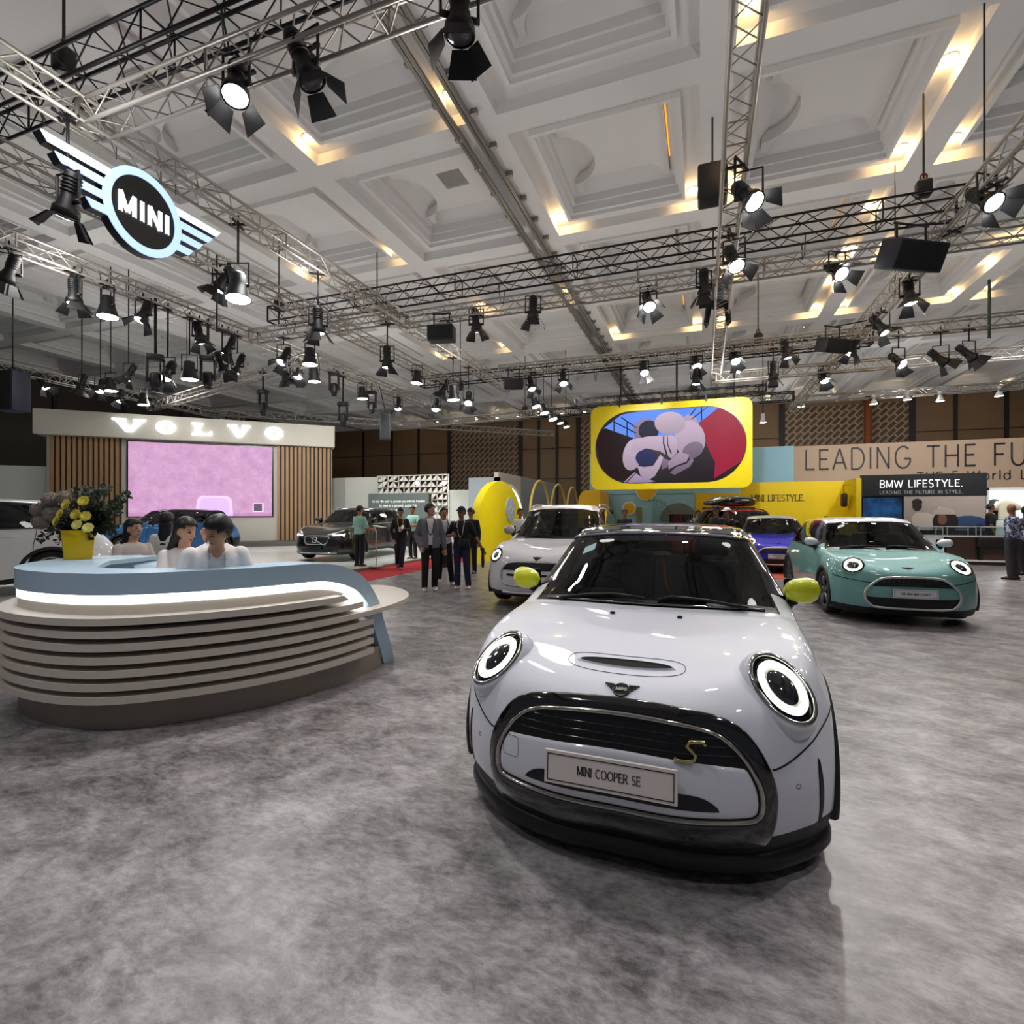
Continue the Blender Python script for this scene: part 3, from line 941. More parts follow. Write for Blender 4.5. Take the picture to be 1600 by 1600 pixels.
box_speaker('small black speaker hanging left above the yellow screen', 803, 600, .62, .36, .35, 5.7, -6, 10)
def column_speaker(label, u, v, w, h, d, z, rot, col):
    t = thing('column_speaker', label, 'speaker', PZ(u, v, z), YAW + R(rot))
    MB().rbox((-w / 2, -d / 2, -h / 2), (w / 2, d / 2, h / 2), .03).build('cabinet', mat(col, .55), t)
    MB().rbox((-w / 2 + .04, -d / 2 - .012, -h / 2 + .05), (w / 2 - .04, -d / 2 + .004, h / 2 - .05), .006).build('grille', mat('#0B0C10', .8, noise=.5, nscale=90), t)
    b = MB()
    b.tube([(-.08, 0, h / 2 - .02), (-.08, 0, h / 2 + .12), (.08, 0, h / 2 + .12), (.08, 0, h / 2 - .02)], .02, 6)
    b.build('hanging_hook', BLK, t)
    hanger(t, PZ(u, v, z), h / 2 + .1)
column_speaker('tall black column speaker hanging right above the end of the stage wall', 602, 667, .40, .95, .4, 4.75, 12, '#15181A')
column_speaker('big navy speaker hanging at the left edge before the dark wall', 20, 612, .62, 1.15, .5, 5.0, -10, '#10172A')

# ---------------------------------------------------------------- hoists, hanging rods
def hoist(label, x, y, ztop, zbot, hook='#B0641E', k=1.0):
    t = thing('chain_hoist', label, 'hoist', (x, y, zbot))
    MB().tube([(0, 0, .2), (0, 0, ztop - zbot)], .018, 6).build('chain', mat('#3A3431', .5, .4), t)
    b = MB()
    b.rbox((-.12 * k, -.10 * k, .30 - .30 * k), (.12 * k, .10 * k, .30), .05)
    b.build('motor', BLK, t)
    b = MB()
    b.tube([(.05 * math.cos(R(a)), 0, .36 + .06 * math.sin(R(a))) for a in range(-60, 250, 30)], .018, 6)
    b.build('hook', mat(hook, .45), t)
hoist('chain hoist with rusty hook beside the central truss, near the top of the photo', .16, 10.6, 9, 7.75, k=2.2)
hoist('chain hoist with red hook on the right end of the long black mid truss', 3.7, 11.3, 9, 7.15, '#7A1E14')
hoist('chain hoist on the left end of the long black mid truss', -11.0, 11.3, 9, 7.1, '#C07A1E')
hoist('chain hoist with orange hook on the near black truss, top left', -7.7, 4.3, 9, 7.15)
hoist('chain hoist on the black truss above the yellow screen', 1.6, 17.9, 9, 6.8, '#7A1E14')
hoist('chain hoist on the left end of the far black truss beside the yellow screen', -8.0, 23.6, 9.7, 6.3)
hoist('chain hoist at the far end of the truss behind the emblem', -8.75, 18.1, 9, 6.2, '#B0641E')
def rod(label, x, y, z0, z1, r=.014, m=BLK):
    tag(MB().tube([(0, 0, z0), (0, 0, z1)], r, 6).build('hanging_rod', m, None, (x, y, 0)), label, 'rod')
rod('thin black rod above the left truss, left of the flat black speaker', -7.05, 10.2, 6.2, 7.5)
rod('thin rod standing up from the truss over the moving heads, above the stage wall', -19.0, 14.8, 5.9, 9.0)
rod('thin rod holding the right truss near the dazzling spotlight', 3.88, 13.4, 6.2, 9.0)
rod('thin rod holding the right truss in the upper right corner', 3.88, 9.6, 6.2, 9.0)
rod('green brown pole on the rear cross truss at the right', 6.67, 16.4 - .145, 5.85, 7.3, .035, mat('#3A4A38', .6))
rod('left hanger of the yellow framed screen', -2.9, 19.7, 5.4, 7.3, .035)
rod('right hanger of the yellow framed screen, nearer the central truss', -.9, 19.7, 5.4, 7.3, .035)
rod('twin cable hanger right of the central truss above the screen', 1.0, 19.6, 5.4, 7.3, .03)
# ================================================================ cars
# a body is a net of ribs: each rib runs from the centre line (first point) over the hood edge or roof rail,
# the belt and the flank to the wheel arch or sill (last point). x right, y rearwards from the nose, z up.
def archp(cy, cz, r, th, x=.865):
    return (x, cy - r * math.cos(R(th)), cz + r * math.sin(R(th)))
def mini_rows():
    A = lambda th, x=.866: archp(.77, .33, .345, th, x)
    B = lambda th, x=.86: archp(3.265, .33, .345, th, x)
    return [
     [(0, .060, .13), (.33, .070, .13), (.58, .165, .13), (.70, .265, .13), (.775, .34, .135), (.825, .41, .145), A(-32, .845)],
     [(0, .005, .22), (.34, .018, .22), (.60, .120, .225), (.725, .225, .23), (.795, .31, .235), (.845, .385, .235), A(-17, .858)],
     [(0, -.012, .36), (.34, .002, .36), (.61, .102, .365), (.735, .205, .37), (.805, .295, .37), (.852, .375, .36), A(0)],
     [(0, -.002, .50), (.34, .013, .50), (.60, .110, .505), (.725, .210, .51), (.80, .300, .51), (.852, .385, .49), A(19)],
     [(0, .022, .60), (.335, .038, .60), (.585, .130, .607), (.71, .225, .615), (.79, .315, .612), (.85, .405, .58), A(35)],
     [(0, .065, .675), (.325, .080, .68), (.56, .165, .695), (.695, .255, .71), (.785, .345, .70), (.85, .44, .645), A(50)],
     [(0, .150, .728), (.315, .165, .741), (.53, .235, .764), (.68, .315, .784), (.785, .405, .772), (.852, .50, .69), A(64)],
     [(0, .320, .781), (.31, .335, .796), (.51, .375, .819), (.67, .430, .842), (.79, .505, .825), (.856, .60, .72), A(78)],
     [(0, .560, .838), (.32, .568, .851), (.53, .590, .867), (.69, .620, .880), (.80, .665, .858), (.860, .72, .745), A(92)],
     [(0, .800, .878), (.33, .805, .886), (.56, .820, .899), (.71, .840, .904), (.812, .870, .868), (.862, .90, .745), A(112)],
     [(0, .970, .908), (.34, .98, .913), (.585, 1.00, .917), (.725, 1.02, .912), (.818, 1.03, .868), (.864, 1.03, .70), A(148)],
     [(0, 1.090, .928), (.35, 1.10, .930), (.61, 1.14, .928), (.735, 1.17, .916), (.822, 1.16, .870), (.864, 1.145, .62), A(192, .86)],
     [(0, 1.215, 1.050), (.35, 1.235, 1.046), (.585, 1.295, 1.032), (.70, 1.345, 1.010), (.822, 1.33, .905), (.864, 1.28, .62), (.852, 1.24, .20)],
     [(0, 1.385, 1.215), (.335, 1.41, 1.207), (.55, 1.47, 1.185), (.655, 1.525, 1.158), (.822, 1.48, .912), (.864, 1.42, .62), (.852, 1.40, .19)],
     [(0, 1.550, 1.352), (.32, 1.575, 1.344), (.52, 1.63, 1.322), (.605, 1.69, 1.296), (.820, 1.64, .918), (.864, 1.60, .62), (.852, 1.58, .19)],
     [(0, 1.760, 1.396), (.32, 1.77, 1.390), (.52, 1.79, 1.370), (.598, 1.83, 1.338), (.818, 1.82, .922), (.864, 1.80, .62), (.852, 1.80, .19)],
     [(0, 2.280, 1.414), (.32, 2.28, 1.408), (.52, 2.28, 1.388), (.595, 2.28, 1.354), (.816, 2.28, .930), (.864, 2.28, .62), (.852, 2.28, .19)],
     [(0, 2.760, 1.405), (.32, 2.76, 1.40), (.51, 2.76, 1.38), (.585, 2.76, 1.345), (.806, 2.76, .938), (.862, 2.78, .64), B(-22, .852)],
     [(0, 3.080, 1.388), (.31, 3.08, 1.382), (.50, 3.09, 1.362), (.572, 3.10, 1.325), (.794, 3.10, .945), (.860, 3.06, .72), B(55)],
     [(0, 3.400, 1.352), (.31, 3.40, 1.345), (.48, 3.41, 1.325), (.55, 3.42, 1.288), (.772, 3.38, .95), (.858, 3.30, .76), B(95)],
     [(0, 3.600, 1.050), (.31, 3.595, 1.045), (.50, 3.57, 1.03), (.60, 3.54, 1.0), (.745, 3.50, .90), (.852, 3.46, .72), B(130)],
     [(0, 3.720, .860), (.33, 3.71, .86), (.55, 3.67, .85), (.67, 3.61, .82), (.765, 3.56, .76), (.846, 3.54, .62), B(155)],
     [(0, 3.820, .520), (.36, 3.81, .52), (.60, 3.75, .52), (.72, 3.69, .51), (.79, 3.64, .49), (.842, 3.62, .46), B(185, .85)],
     [(0, 3.800, .22), (.36, 3.79, .22), (.58, 3.74, .22), (.69, 3.69, .22), (.76, 3.65, .22), (.81, 3.63, .22), B(205, .845)],
    ]
def spline(P, sub, axis_mirror=False):
    """P (n, m, 3) interpolated along axis 0 -> ((n-1)*sub+1, m, 3)"""
    n = len(P)
    h = np.linalg.norm(np.diff(P, axis=0), axis=2).mean(axis=1)
    h = np.maximum(h, 1e-4)
    d = np.diff(P, axis=0) / h[:, None, None]
    m = np.zeros_like(P)
    for i in range(1, n - 1):
        m[i] = (d[i - 1] * h[i] + d[i] * h[i - 1]) / (h[i - 1] + h[i])
    m[0] = d[0]
    m[-1] = d[-1]
    if axis_mirror:
        m[0] = d[0] * np.array([1, 0, 0])
    out = []
    for i in range(n - 1):
        for k in range(sub):
            t = k / sub
            out.append((2 * t ** 3 - 3 * t ** 2 + 1) * P[i] + (t ** 3 - 2 * t ** 2 + t) * h[i] * m[i] + (-2 * t ** 3 + 3 * t ** 2) * P[i + 1] + (t ** 3 - t ** 2) * h[i] * m[i + 1])
    out.append(P[-1])
    return np.array(out)

def resample(pts, n):
    p = [Vector((a, b)) for a, b in pts]
    p.append(p[0])
    L = [0]
    for i in range(1, len(p)):
        L.append(L[-1] + (p[i] - p[i - 1]).length)
    out, j = [], 0
    for k in range(n):
        s = L[-1] * k / n
        while L[j + 1] < s: j += 1
        t = (s - L[j]) / max(L[j + 1] - L[j], 1e-9)
        q = p[j].lerp(p[j + 1], t)
        out.append((q.x, q.y))
    return out
def smooth_loop(pts, it=2):
    """Chaikin corner cutting on a closed loop"""
    for _ in range(it):
        q = []
        for i in range(len(pts)):
            a, b = pts[i], pts[(i + 1) % len(pts)]
            q += [(a[0] * .75 + b[0] * .25, a[1] * .75 + b[1] * .25), (a[0] * .25 + b[0] * .75, a[1] * .25 + b[1] * .75)]
        pts = q
    return pts
def mirror_loop(half):
    """half outline from top centre down the right side to bottom centre"""
    return half + [(-a, b) for a, b in reversed(half) if abs(a) > 1e-9]
def shrink(pts, d):
    n = len(pts)
    out = []
    A = sum(pts[i][0] * pts[(i + 1) % n][1] - pts[(i + 1) % n][0] * pts[i][1] for i in range(n))
    sg = 1 if A > 0 else -1
    for i in range(n):
        a, b = Vector(pts[i - 1]), Vector(pts[(i + 1) % n])
        t = (b - a)
        if t.length < 1e-9: t = Vector((1, 0))
        t.normalize()
        out.append((pts[i][0] - t.y * d * sg, pts[i][1] + t.x * d * sg))
    return out

class Car:
    """geometry is kept in the car's own frame; parts are parented to self.root"""
    def __init__(s, name, label, xc, yc, th, paint, roof, warp=None, sub=7, z=0.0, cut=None, clad=None, pillar=None, lens=None, cat='car', rim='#2A2B2E', glass_see=.8):
        s.root = thing(name, label, cat, W(xc, yc, z), YAW - R(th))
        s.warp = warp or (lambda p: p)
        s.clad = clad or mat('#101113', .55)
        s.paint, s.sub = paint, sub
        P = np.array([[s.warp(p) for p in r] for r in mini_rows()], float)
        G = spline(P, sub)
        Q = spline(np.swapaxes(G, 0, 1), sub, True)
        G = np.swapaxes(Q, 0, 1)                       # (rows, cols, 3)
        s.G = G
        nr, nc = G.shape[:2]
        full = np.concatenate([G[:, :0:-1] * np.array([-1, 1, 1]), G], axis=1)
        s.full = full
        vid = lambda i, j: i * full.shape[1] + j
        V = [Vector(v) for v in full.reshape(-1, 3)]
        F = []
        for i in range(nr - 1):
            for j in range(full.shape[1] - 1):
                F.append((vid(i, j), vid(i, j + 1), vid(i + 1, j + 1), vid(i + 1, j)))
        s.bvh = BVHTree.FromPolygons(V, F)
        parts = {}
        inside = None
        for i in range(nr - 1):
            ti = i / sub
            for j in range(full.shape[1] - 1):
                jj = j - (nc - 1)
                c = (jj if jj >= 0 else -jj - 1) / sub    # control column
                if ti < 1.0: nm = 'lower_valance'
                elif 11.0 <= ti < 14 and c < 3 - 1.2 / sub: nm = 'windshield' if ti >= 11.25 else 'cowl_panel'
                elif 11.0 <= ti < 14.0 and 3 - 1.2 / sub <= c < 3.0: nm = 'pillar'
                elif 14.0 <= ti < 19.0 and c < 3: nm = 'roof'
                elif 12.0 <= ti < 19.4 and 3 <= c < 4 - .5 / sub: nm = 'side_window' if 12.6 < ti < 18.6 and not 15.9 < ti < 16.2 and 3.12 < c else 'pillar'
                elif 19.0 <= ti < 20 and c < 3: nm = 'rear_window'
                elif 11.2 <= ti < 18.6 and c >= 5.72: nm = 'sill'
                elif ti >= 22: nm = 'rear_valance'
                else: nm = 'body'
                if nm == 'body' and cut is not None:
                    ctr = full[i:i + 2, j:j + 2].reshape(-1, 3).mean(0)
                    if ctr[1] < .5 and cut(ctr[0], ctr[2]): continue
                if nm == 'side_window': nm = 'side_window' + ('+' if jj >= 0 else '-') + ('b' if ti > 16 else 'a')
                if nm in ('sill', 'pillar'): nm += '+' if jj >= 0 else '-'
                parts.setdefault(nm, []).append((i, j))
        mats = {'body': paint, 'lower_valance': s.clad, 'windshield': glass('#B9C2C6', glass_see), 'cowl_panel': mat('#08080A', .4), 'pillar': pillar or mat('#08080A', .12, coat=.6),
                'roof': roof, 'side_window': glass('#8E989C', .6), 'rear_window': glass('#8E989C', .7), 'sill': s.clad, 'rear_valance': s.clad}
        for nm, cells_ in parts.items():
            mb, ix = MB(), {}
            for i, j in cells_:
                f = []
                for a, b in ((i, j), (i, j + 1), (i + 1, j + 1), (i + 1, j)):
                    if (a, b) not in ix:
                        ix[(a, b)] = len(mb.v)
                        mb.v.append(tuple(full[a, b]))
                    f.append(ix[(a, b)])
                mb.f.append(tuple(f)); mb.m.append(0); mb.sm.append(True)
            nm = nm.split('+')[0].split('-')[0]
            mb.build(nm, mats[nm], s.root)
        s.innards(rim)
    # ---- helpers on the skin
    def cast(s, o, d):
        h = s.bvh.ray_cast(Vector(o), Vector(d).normalized())
        if h[0] is None:
            h = s.bvh.find_nearest(Vector(o) + Vector(d).normalized() * max(.1, (Vector((0, .3, o[2])) - Vector(o)).dot(Vector(d).normalized())))
        p, n = h[0], h[1]
        if n.dot(Vector(d)) > 0: n = -n
        return p, n
    def front(s, x, z, off=0.0):
        p, n = s.cast((x, -3, z), (0, 1, 0))
        return p + n * off
    def top(s, x, y, off=0.0):
        p, n = s.cast((x, y, 4), (0, 0, -1))
        return p + n * off
    def axis(s, c, d):
        """projector along direction d through c: returns f(a, b, off)"""
        c, d = Vector(c), Vector(d).normalized()
        r = Vector((0, 0, 1)).cross(-d).normalized() * 1.0
        u = (-d).cross(r).normalized()
        def f(a, b, off=0.0):
            p, n = s.cast(c + r * a + u * b - d * 1.2, d)
            return p + n * off
        return f
    def stack(s, mb, proj, loops, fill=False, mi=0, rings=5, smooth=True):
        n = len(loops[0][0])
        L = [[proj(a, b, off) for a, b in lp] for lp, off in loops]
        if fill:
            lp, off = loops[-1]
            cx, cz = sum(p[0] for p in lp) / n, sum(p[1] for p in lp) / n
            for k in range(1, rings):
                t = 1 - k / rings
                L.append([proj(cx + (a - cx) * t, cz + (b - cz) * t, off) for a, b in lp])
        mb.loft(L, mi, True, False, smooth)
        if fill:
            o = len(mb.v) - n
            mb.v.append(tuple(proj(cx, cz, off)))
            c = len(mb.v) - 1
            for k in range(n):
                mb.f.append((o + k, o + (k + 1) % n, c)); mb.m.append(mi); mb.sm.append(smooth)
        return mb
    def line(s, mb, proj, pts, r=.003, off=.0, mi=0, n=6):
        mb.tube([proj(a, b, off) for a, b in pts], r, n, mi)
        return mb
    def wp(s, x, y, z):
        return Vector(s.warp((x, y, z)))
    def innards(s, rim):
        rt, w = s.root, s.wp
        b = MB()
        p0, p1 = w(-.56, .22, .17), w(.56, 3.6, .50)
        b.box(p0, p1)
        q0, q1 = w(-.80, 1.16, .22), w(.80, 2.86, .5)
        b.box(q0, q1)
        b.build('underbody', mat('#060607', .9), rt)
        b = MB()
        b.rbox(w(-.66, 1.30, .55), w(.66, 1.62, .90), .05)
        b.rbox(w(-.40 - .18, 1.55, .84), w(-.40 + .18, 1.66, .955), .03)
        b.build('dashboard', mat('#34393F', .6), rt)
        st = MB()
        c = w(-.38, 1.78, .86)
        tl = Matrix.Translation(c) @ Matrix.Rotation(R(66), 4, 'X')
        st.tube([tl @ Vector((.175 * math.cos(R(a)), .175 * math.sin(R(a)), 0)) for a in range(0, 361, 15)], .016, 8)
        st.box((-.17, -.02, -.01), (.17, .02, .01), 0, tl)
        st.box((-.055, -.06, -.015), (.055, .05, .015), 0, tl)
        st.build('steering_wheel', mat('#0D0E10', .5), rt)
        for sx in (-1, 1):
            for yb, nm in ((2.15, 'seat'), (2.95, 'rear_seat')):
                m = MB()
                c = w(sx * .37, yb, .62)
                m.rbox((c.x - .23, c.y - .5, c.z - .15), (c.x + .23, c.y + .02, c.z + .0), .06)
                T = Matrix.Translation((c.x, c.y, c.z)) @ Matrix.Rotation(R(-14), 4, 'X')
                m.rbox((-.23, -.07, -.05), (.23, .06, .52), .06, 0, T)
                m.rbox((-.12, -.05, .54), (.12, .05, .72), .045, 0, T)
                m.build(nm, mat('#3A3D42', .7), rt)
        m = MB()
        c = w(0, 1.60, 1.265)
        m.rbox((c.x - .11, c.y - .015, c.z - .035), (c.x + .11, c.y + .02, c.z + .035), .015)
        m.build('rear_view_mirror', mat('#08080A', .3), rt)
        # wheels
        fc, rc = w(.75, .77, .33), w(.75, 3.265, .33)
        s.wr = (w(0, .77, .33).z - w(0, .77, .0).z) * .96
        for c in (fc, rc):
            for sx in (-1, 1):
                s.wheel(sx * c.x, c.y, c.z, s.wr, sx, rim)
        s.arch = (w(0, .77, .675).z - w(0, .77, .33).z)
        for c in (fc, rc):
            for sx in (-1, 1):
                m = MB()
                xo = w(.866, 0, 0).x
                ry = (w(0, c.y, 0).y, )
                L = []
                r0 = s.arch
                for k in range(25):
                    a = R(-22 + 224 * k / 24)
                    ring = []
                    for dr, dx in ((-.012, -.10), (-.014, .004), (0.0, .014), (.034, .012), (.046, -.004), (.04, -.05)):
                        ring.append(Vector((sx * (xo + dx), c.y - (r0 + dr) * math.cos(a), c.z + (r0 + dr) * math.sin(a))))
                    L.append(ring)
                m.loft(L, 0, False, False, True)
                m.build('wheel_arch_trim', s.clad, rt)
    def wheel(s, x, y, z, r, sx, rim):
        m = MB()
        T = Matrix.Translation((x, y, z)) @ Matrix.Rotation(R(90) * sx, 4, 'Y')
        m.lathe([(r * .70, -.10), (r * .93, -.105), (r * .99, -.08), (r, 0), (r * .99, .08), (r * .93, .105), (r * .70, .10), (r * .68, .06)], 36, 0, T)
        m.lathe([(r * .69, .07), (r * .60, .0), (.001, -.02)], 36, 0, T)
        t = m.build('wheel', mat('#0B0B0C', .75), s.root)
        m = MB()
        m.lathe([(r * .70, .085), (r * .715, .100), (r * .66, .095), (r * .62, .06), (r * .60, .02)], 36, 0, T)
        for k in range(5):
            a = R(72 * k + 10)
            for d in (-.11, .11):
                e = Vector((math.cos(a + d), math.sin(a + d), 0))
                c = Vector((math.cos(a), math.sin(a), 0))
                m.tube([T @ (c * r * .12 + Vector((0, 0, .075))), T @ (e * r * .4 + Vector((0, 0, .082))), T @ (e * r * .66 + Vector((0, 0, .085)))], [.028, .02, .017], 6)
        m.lathe([(r * .17, .07), (r * .15, .095), (.001, .10)], 16, 0, T)
        m.build('rim', mat(rim, .28, .8), t)
    # ---- common fittings
    def headlight(s, c, d, rx, rz, drl=1.0, lens='#101215', chrome='#B9B9B6', drlE=2.6, tilt=0, dome=.012, ro=.72, ri=.535):
        """an oval lamp unit let into the skin, facing along -d"""
        for sx in (-1, 1):
            d_ = Vector((sx * d[0], d[1], d[2])).normalized()
            cc, n_ = s.cast(Vector((sx * c[0], c[1], c[2])) - d_ * 1.2, d_)
            for it in range(3):                       # settle the unit square to the skin around it
                r_ = Vector((0, 0, 1)).cross(-d_).normalized()
                u_ = (-d_).cross(r_).normalized()
                ring = [s.cast(cc + r_ * rx * math.cos(R(a)) + u_ * rz * math.sin(R(a)) - d_ * .5, d_)[0] for a in range(0, 360, 20)]
                nv = Vector()
                ctr = sum(ring, Vector()) / len(ring)
                for k in range(len(ring)):
                    nv += (ring[k] - ctr).cross(ring[(k + 1) % len(ring)] - ctr)
                nv.normalize()
                if nv.dot(d_) > 0: nv = -nv
                d_ = (d_ * .45 - nv * .55).normalized()
            r_ = Vector((0, 0, 1)).cross(-d_).normalized()
            u_ = (-d_).cross(r_).normalized()
            lift = max((s.cast(cc + r_ * rx * .95 * math.cos(R(a)) + u_ * rz * .95 * math.sin(R(a)) - d_ * .5, d_)[0] - cc).dot(-d_) for a in range(0, 360, 15))
            cen = max((s.cast(cc + r_ * rx * k * math.cos(R(a)) + u_ * rz * k * math.sin(R(a)) - d_ * .5, d_)[0] - cc).dot(-d_) for a in range(0, 360, 30) for k in (.0, .35, .65))
            lift = lift - .004
            bow = min(.03, max(cen - lift + .004, .008))
            f = lambda a, b, off=0: cc + r_ * a + u_ * b - d_ * (lift + off + bow * max(0, 1 - (a * a / rx ** 2 + b * b / rz ** 2)))
            ct, stt = math.cos(R(tilt * sx)), math.sin(R(tilt * sx))
            def el(k, n=48):
                return [(rx * k * math.cos(2 * PI * i / n) * ct - rz * k * math.sin(2 * PI * i / n) * stt, rx * k * math.cos(2 * PI * i / n) * stt + rz * k * math.sin(2 * PI * i / n) * ct) for i in range(n)]
            m = MB()
            s.stack(m, f, [(el(1.01), -.10), (el(1.0), .0), (el(.975), .012), (el(.90), .014), (el(.865), .006), (el(.85), -.012)])
            t = m.build('headlight', mat(chrome, .10, 1.0), s.root)
            m = MB()
            s.stack(m, f, [(el(1.13), -.060), (el(1.11), -.030), (el(1.07), -.008), (el(1.02), .003), (el(.99), .004)])
            m.build('headlight_surround', s.paint, t)
            m = MB()
            s.stack(m, f, [(el(.86), -.008), (el(ro), .002)])
            m.build('black_bezel', mat('#121314', .15, .4), t)
            m = MB()
            s.stack(m, f, [(el(ro + .01), -.004), (el(ro - .01), .012), (el((ro + ri) / 2), .018), (el(ri + .01), .014), (el(ri - .01), .0)])
            m.build('light_ring', mat('#FFFBEA', .4, emit=drlE), t)
            m = MB()
            s.stack(m, f, [(el(ri), -.004), (el(.46), .006 + dome * .3), (el(.34), .008 + dome * .6), (el(.2), .008 + dome * .9), (el(.08), .008 + dome)], True, rings=2)
            m.build('lens', mat(lens, .04, .0, coat=1.0, spec=1.0), t)
    def mirror(s, x, y, z, rx, rz, m, foot=True):
        for sx in (-1, 1):
            b = MB()
            c = s.wp(x, y, z)
            L = []
            for i in range(11):
                t = -1 + 2 * i / 10
                q = math.sqrt(max(0, 1 - abs(t) ** 2.6))
                L.append([Vector((sx * (c.x + t * rx), c.y + .075 * q * math.sin(R(a)) * (1.0 if math.sin(R(a)) < 0 else .6), c.z + rz * max(q, .02) * math.cos(R(a)) * (1 + .12 * t) + .006 * t)) for a in range(0, 360, 24)])
            b.loft(L, 0, True, True, True)
            t = b.build('side_mirror', m, s.root)
            b = MB()
            b.rbox((sx * c.x - rx * .88, c.y + .036, c.z - rz * .85), (sx * c.x + rx * .88, c.y + .06, c.z + rz * .85), .02)
            b.build('mirror_glass', mat('#20242A', .05, .9), t)
            b = MB()
            e = s.wp(x - .10, y + .06, z - .17)
            b.tube([(sx * (c.x - rx * .35), c.y + .02, c.z - rz * .8), (sx * (c.x - rx * .62), c.y + .03, (c.z + e.z) / 2), (sx * e.x, e.y, e.z)], [.034, .03, .04], 10)
            b.build('mirror_foot', mat('#0C0C0E', .35), t)
    def plate(s, txt, x, z, w, h, y=None, tilt=-4, face='#E9DFD9', serif=True, cap=.034, line2=None, border=True):
        p = s.front(x, z)
        yy = (p.y - .046) if y is None else y
        M = Matrix.Translation((x, yy, z)) @ Matrix.Rotation(R(tilt), 4, 'X')
        b = MB()
        b.box((-w / 2, -.004, -h / 2), (w / 2, .012, h / 2), 0, M)
        t = b.build('name_plate', mat(face, .35), s.root)
        if border:
            b = MB()
            i = .012
            for (a0, b0, a1, b1) in ((-w / 2 + i, h / 2 - i, w / 2 - i, h / 2 - i - .003), (-w / 2 + i, -h / 2 + i + .003, w / 2 - i, -h / 2 + i), (-w / 2 + i, h / 2 - i, -w / 2 + i + .003, -h / 2 + i), (w / 2 - i - .003, h / 2 - i, w / 2 - i, -h / 2 + i)):
                b.box((a0, -.006, min(b0, b1)), (a1, -.0035, max(b0, b1)), 0, M)
            b.build('plate_border', mat('#1A1614', .5), t)
        b = MB()
        text_mb(b, txt, M @ Matrix.Translation((0, -.004, -cap * .45 + (.022 if line2 else 0))), cap, stroke=.15 if serif else .11, gap=.16, serif=serif, depth=.002, sx=.74)
        if line2:
            text_mb(b, line2, M @ Matrix.Translation((0, -.004, -cap * .45 - .022)), cap * .8, stroke=.17, gap=.13, serif=serif, depth=.002, sx=.9)
        b.build('plate_lettering', mat('#141210', .5), t)
    def badge(s, x, z, w, h, letters=True, proj=None, metal='#5A5A58'):
        f = proj or (lambda a, b, off=0: s.front(x + a, z + b, off))
        n = 32
        el = lambda k: [(h * .5 * k * math.cos(2 * PI * i / n), h * .5 * k * math.sin(2 * PI * i / n)) for i in range(n)]
        m = MB()
        s.stack(m, f, [(el(1.0), .0), (el(.97), .008), (el(.86), .009), (el(.84), .006)])
        t = m.build('wing_badge', mat(metal, .2, .9), s.root)
        m = MB()
        s.stack(m, f, [(el(.85), .006)], True, rings=3)
        m.build('badge_disc', mat('#0A0A0C', .15, coat=.6), t)
        m = MB()
        for sx in (-1, 1):
            for k in range(4):
                z0 = h * (.36 - .17 * k)
                L = (w / 2) * (1 - .17 * k)
                p = [(sx * h * .40, z0), (sx * L, z0 + .02 * h), (sx * (L - .09 * w), z0 - .09 * h), (sx * h * .42, z0 - .11 * h)]
                m.add([f(a, b, .009) for a, b in p] + [f(a, b, .0) for a, b in p], [(0, 1, 2, 3), (0, 4, 5, 1), (1, 5, 6, 2), (2, 6, 7, 3), (3, 7, 4, 0)])
        m.build('badge_wings', mat(metal, .2, .9), t)
        if letters:
            m = MB()
            txt = 'MINI'
            tm = MB()
            text_mb(tm, txt, Matrix.Identity(4), h * .24, width=h * .62, stroke=.22, gap=.18, depth=.0)
            tm.v = [tuple(f(v[0], v[2] - h * .12, .010)) for v in tm.v]
            tm.build('badge_lettering', mat('#C9C9C6', .25, .8), t)
    def seam(s, pts, proj=None, r=.0028):
        m = MB()
        for sx in (-1, 1):
            s.line(m, proj or s.front, [(sx * a, b) for a, b in pts], r, .0005)
        return m.build('panel_seam', mat('#0A0A0B', .8), s.root)
    def wiper(s, pts, name='wiper'):
        """pts: (x, t) where t is 0 at the base and 1 at the top of the windshield"""
        def onglass(x, t, off):
            y0, y1 = s.wp(0, 1.10, 0).y, s.wp(0, 1.56, 0).y
            p, n = s.cast((x, y0 + (y1 - y0) * t, 4), (0, 0, -1))
            return p + n * off
        m = MB()
        m.tube([onglass(a, b, .022) for a, b in pts], [.012] + [.009] * (len(pts) - 2) + [.006], 6)
        m.tube([onglass(a, b, .008) for a, b in pts[1:]], .007, 6)
        m.build(name, mat('#0B0B0D', .4), s.root)

PW = mat('#E2E3EC', .5, 0, 1.0, spec=.25)
GLOSS = mat('#060608', .08, 0, 1.0)
def octa(W2, H2, cx, zc, k=.45):
    return [(0, zc + H2), (W2 * (1 - k), zc + H2), (W2, zc + H2 * .25), (W2, zc - H2 * .45), (W2 * .86, zc - H2), (0, zc - H2)]

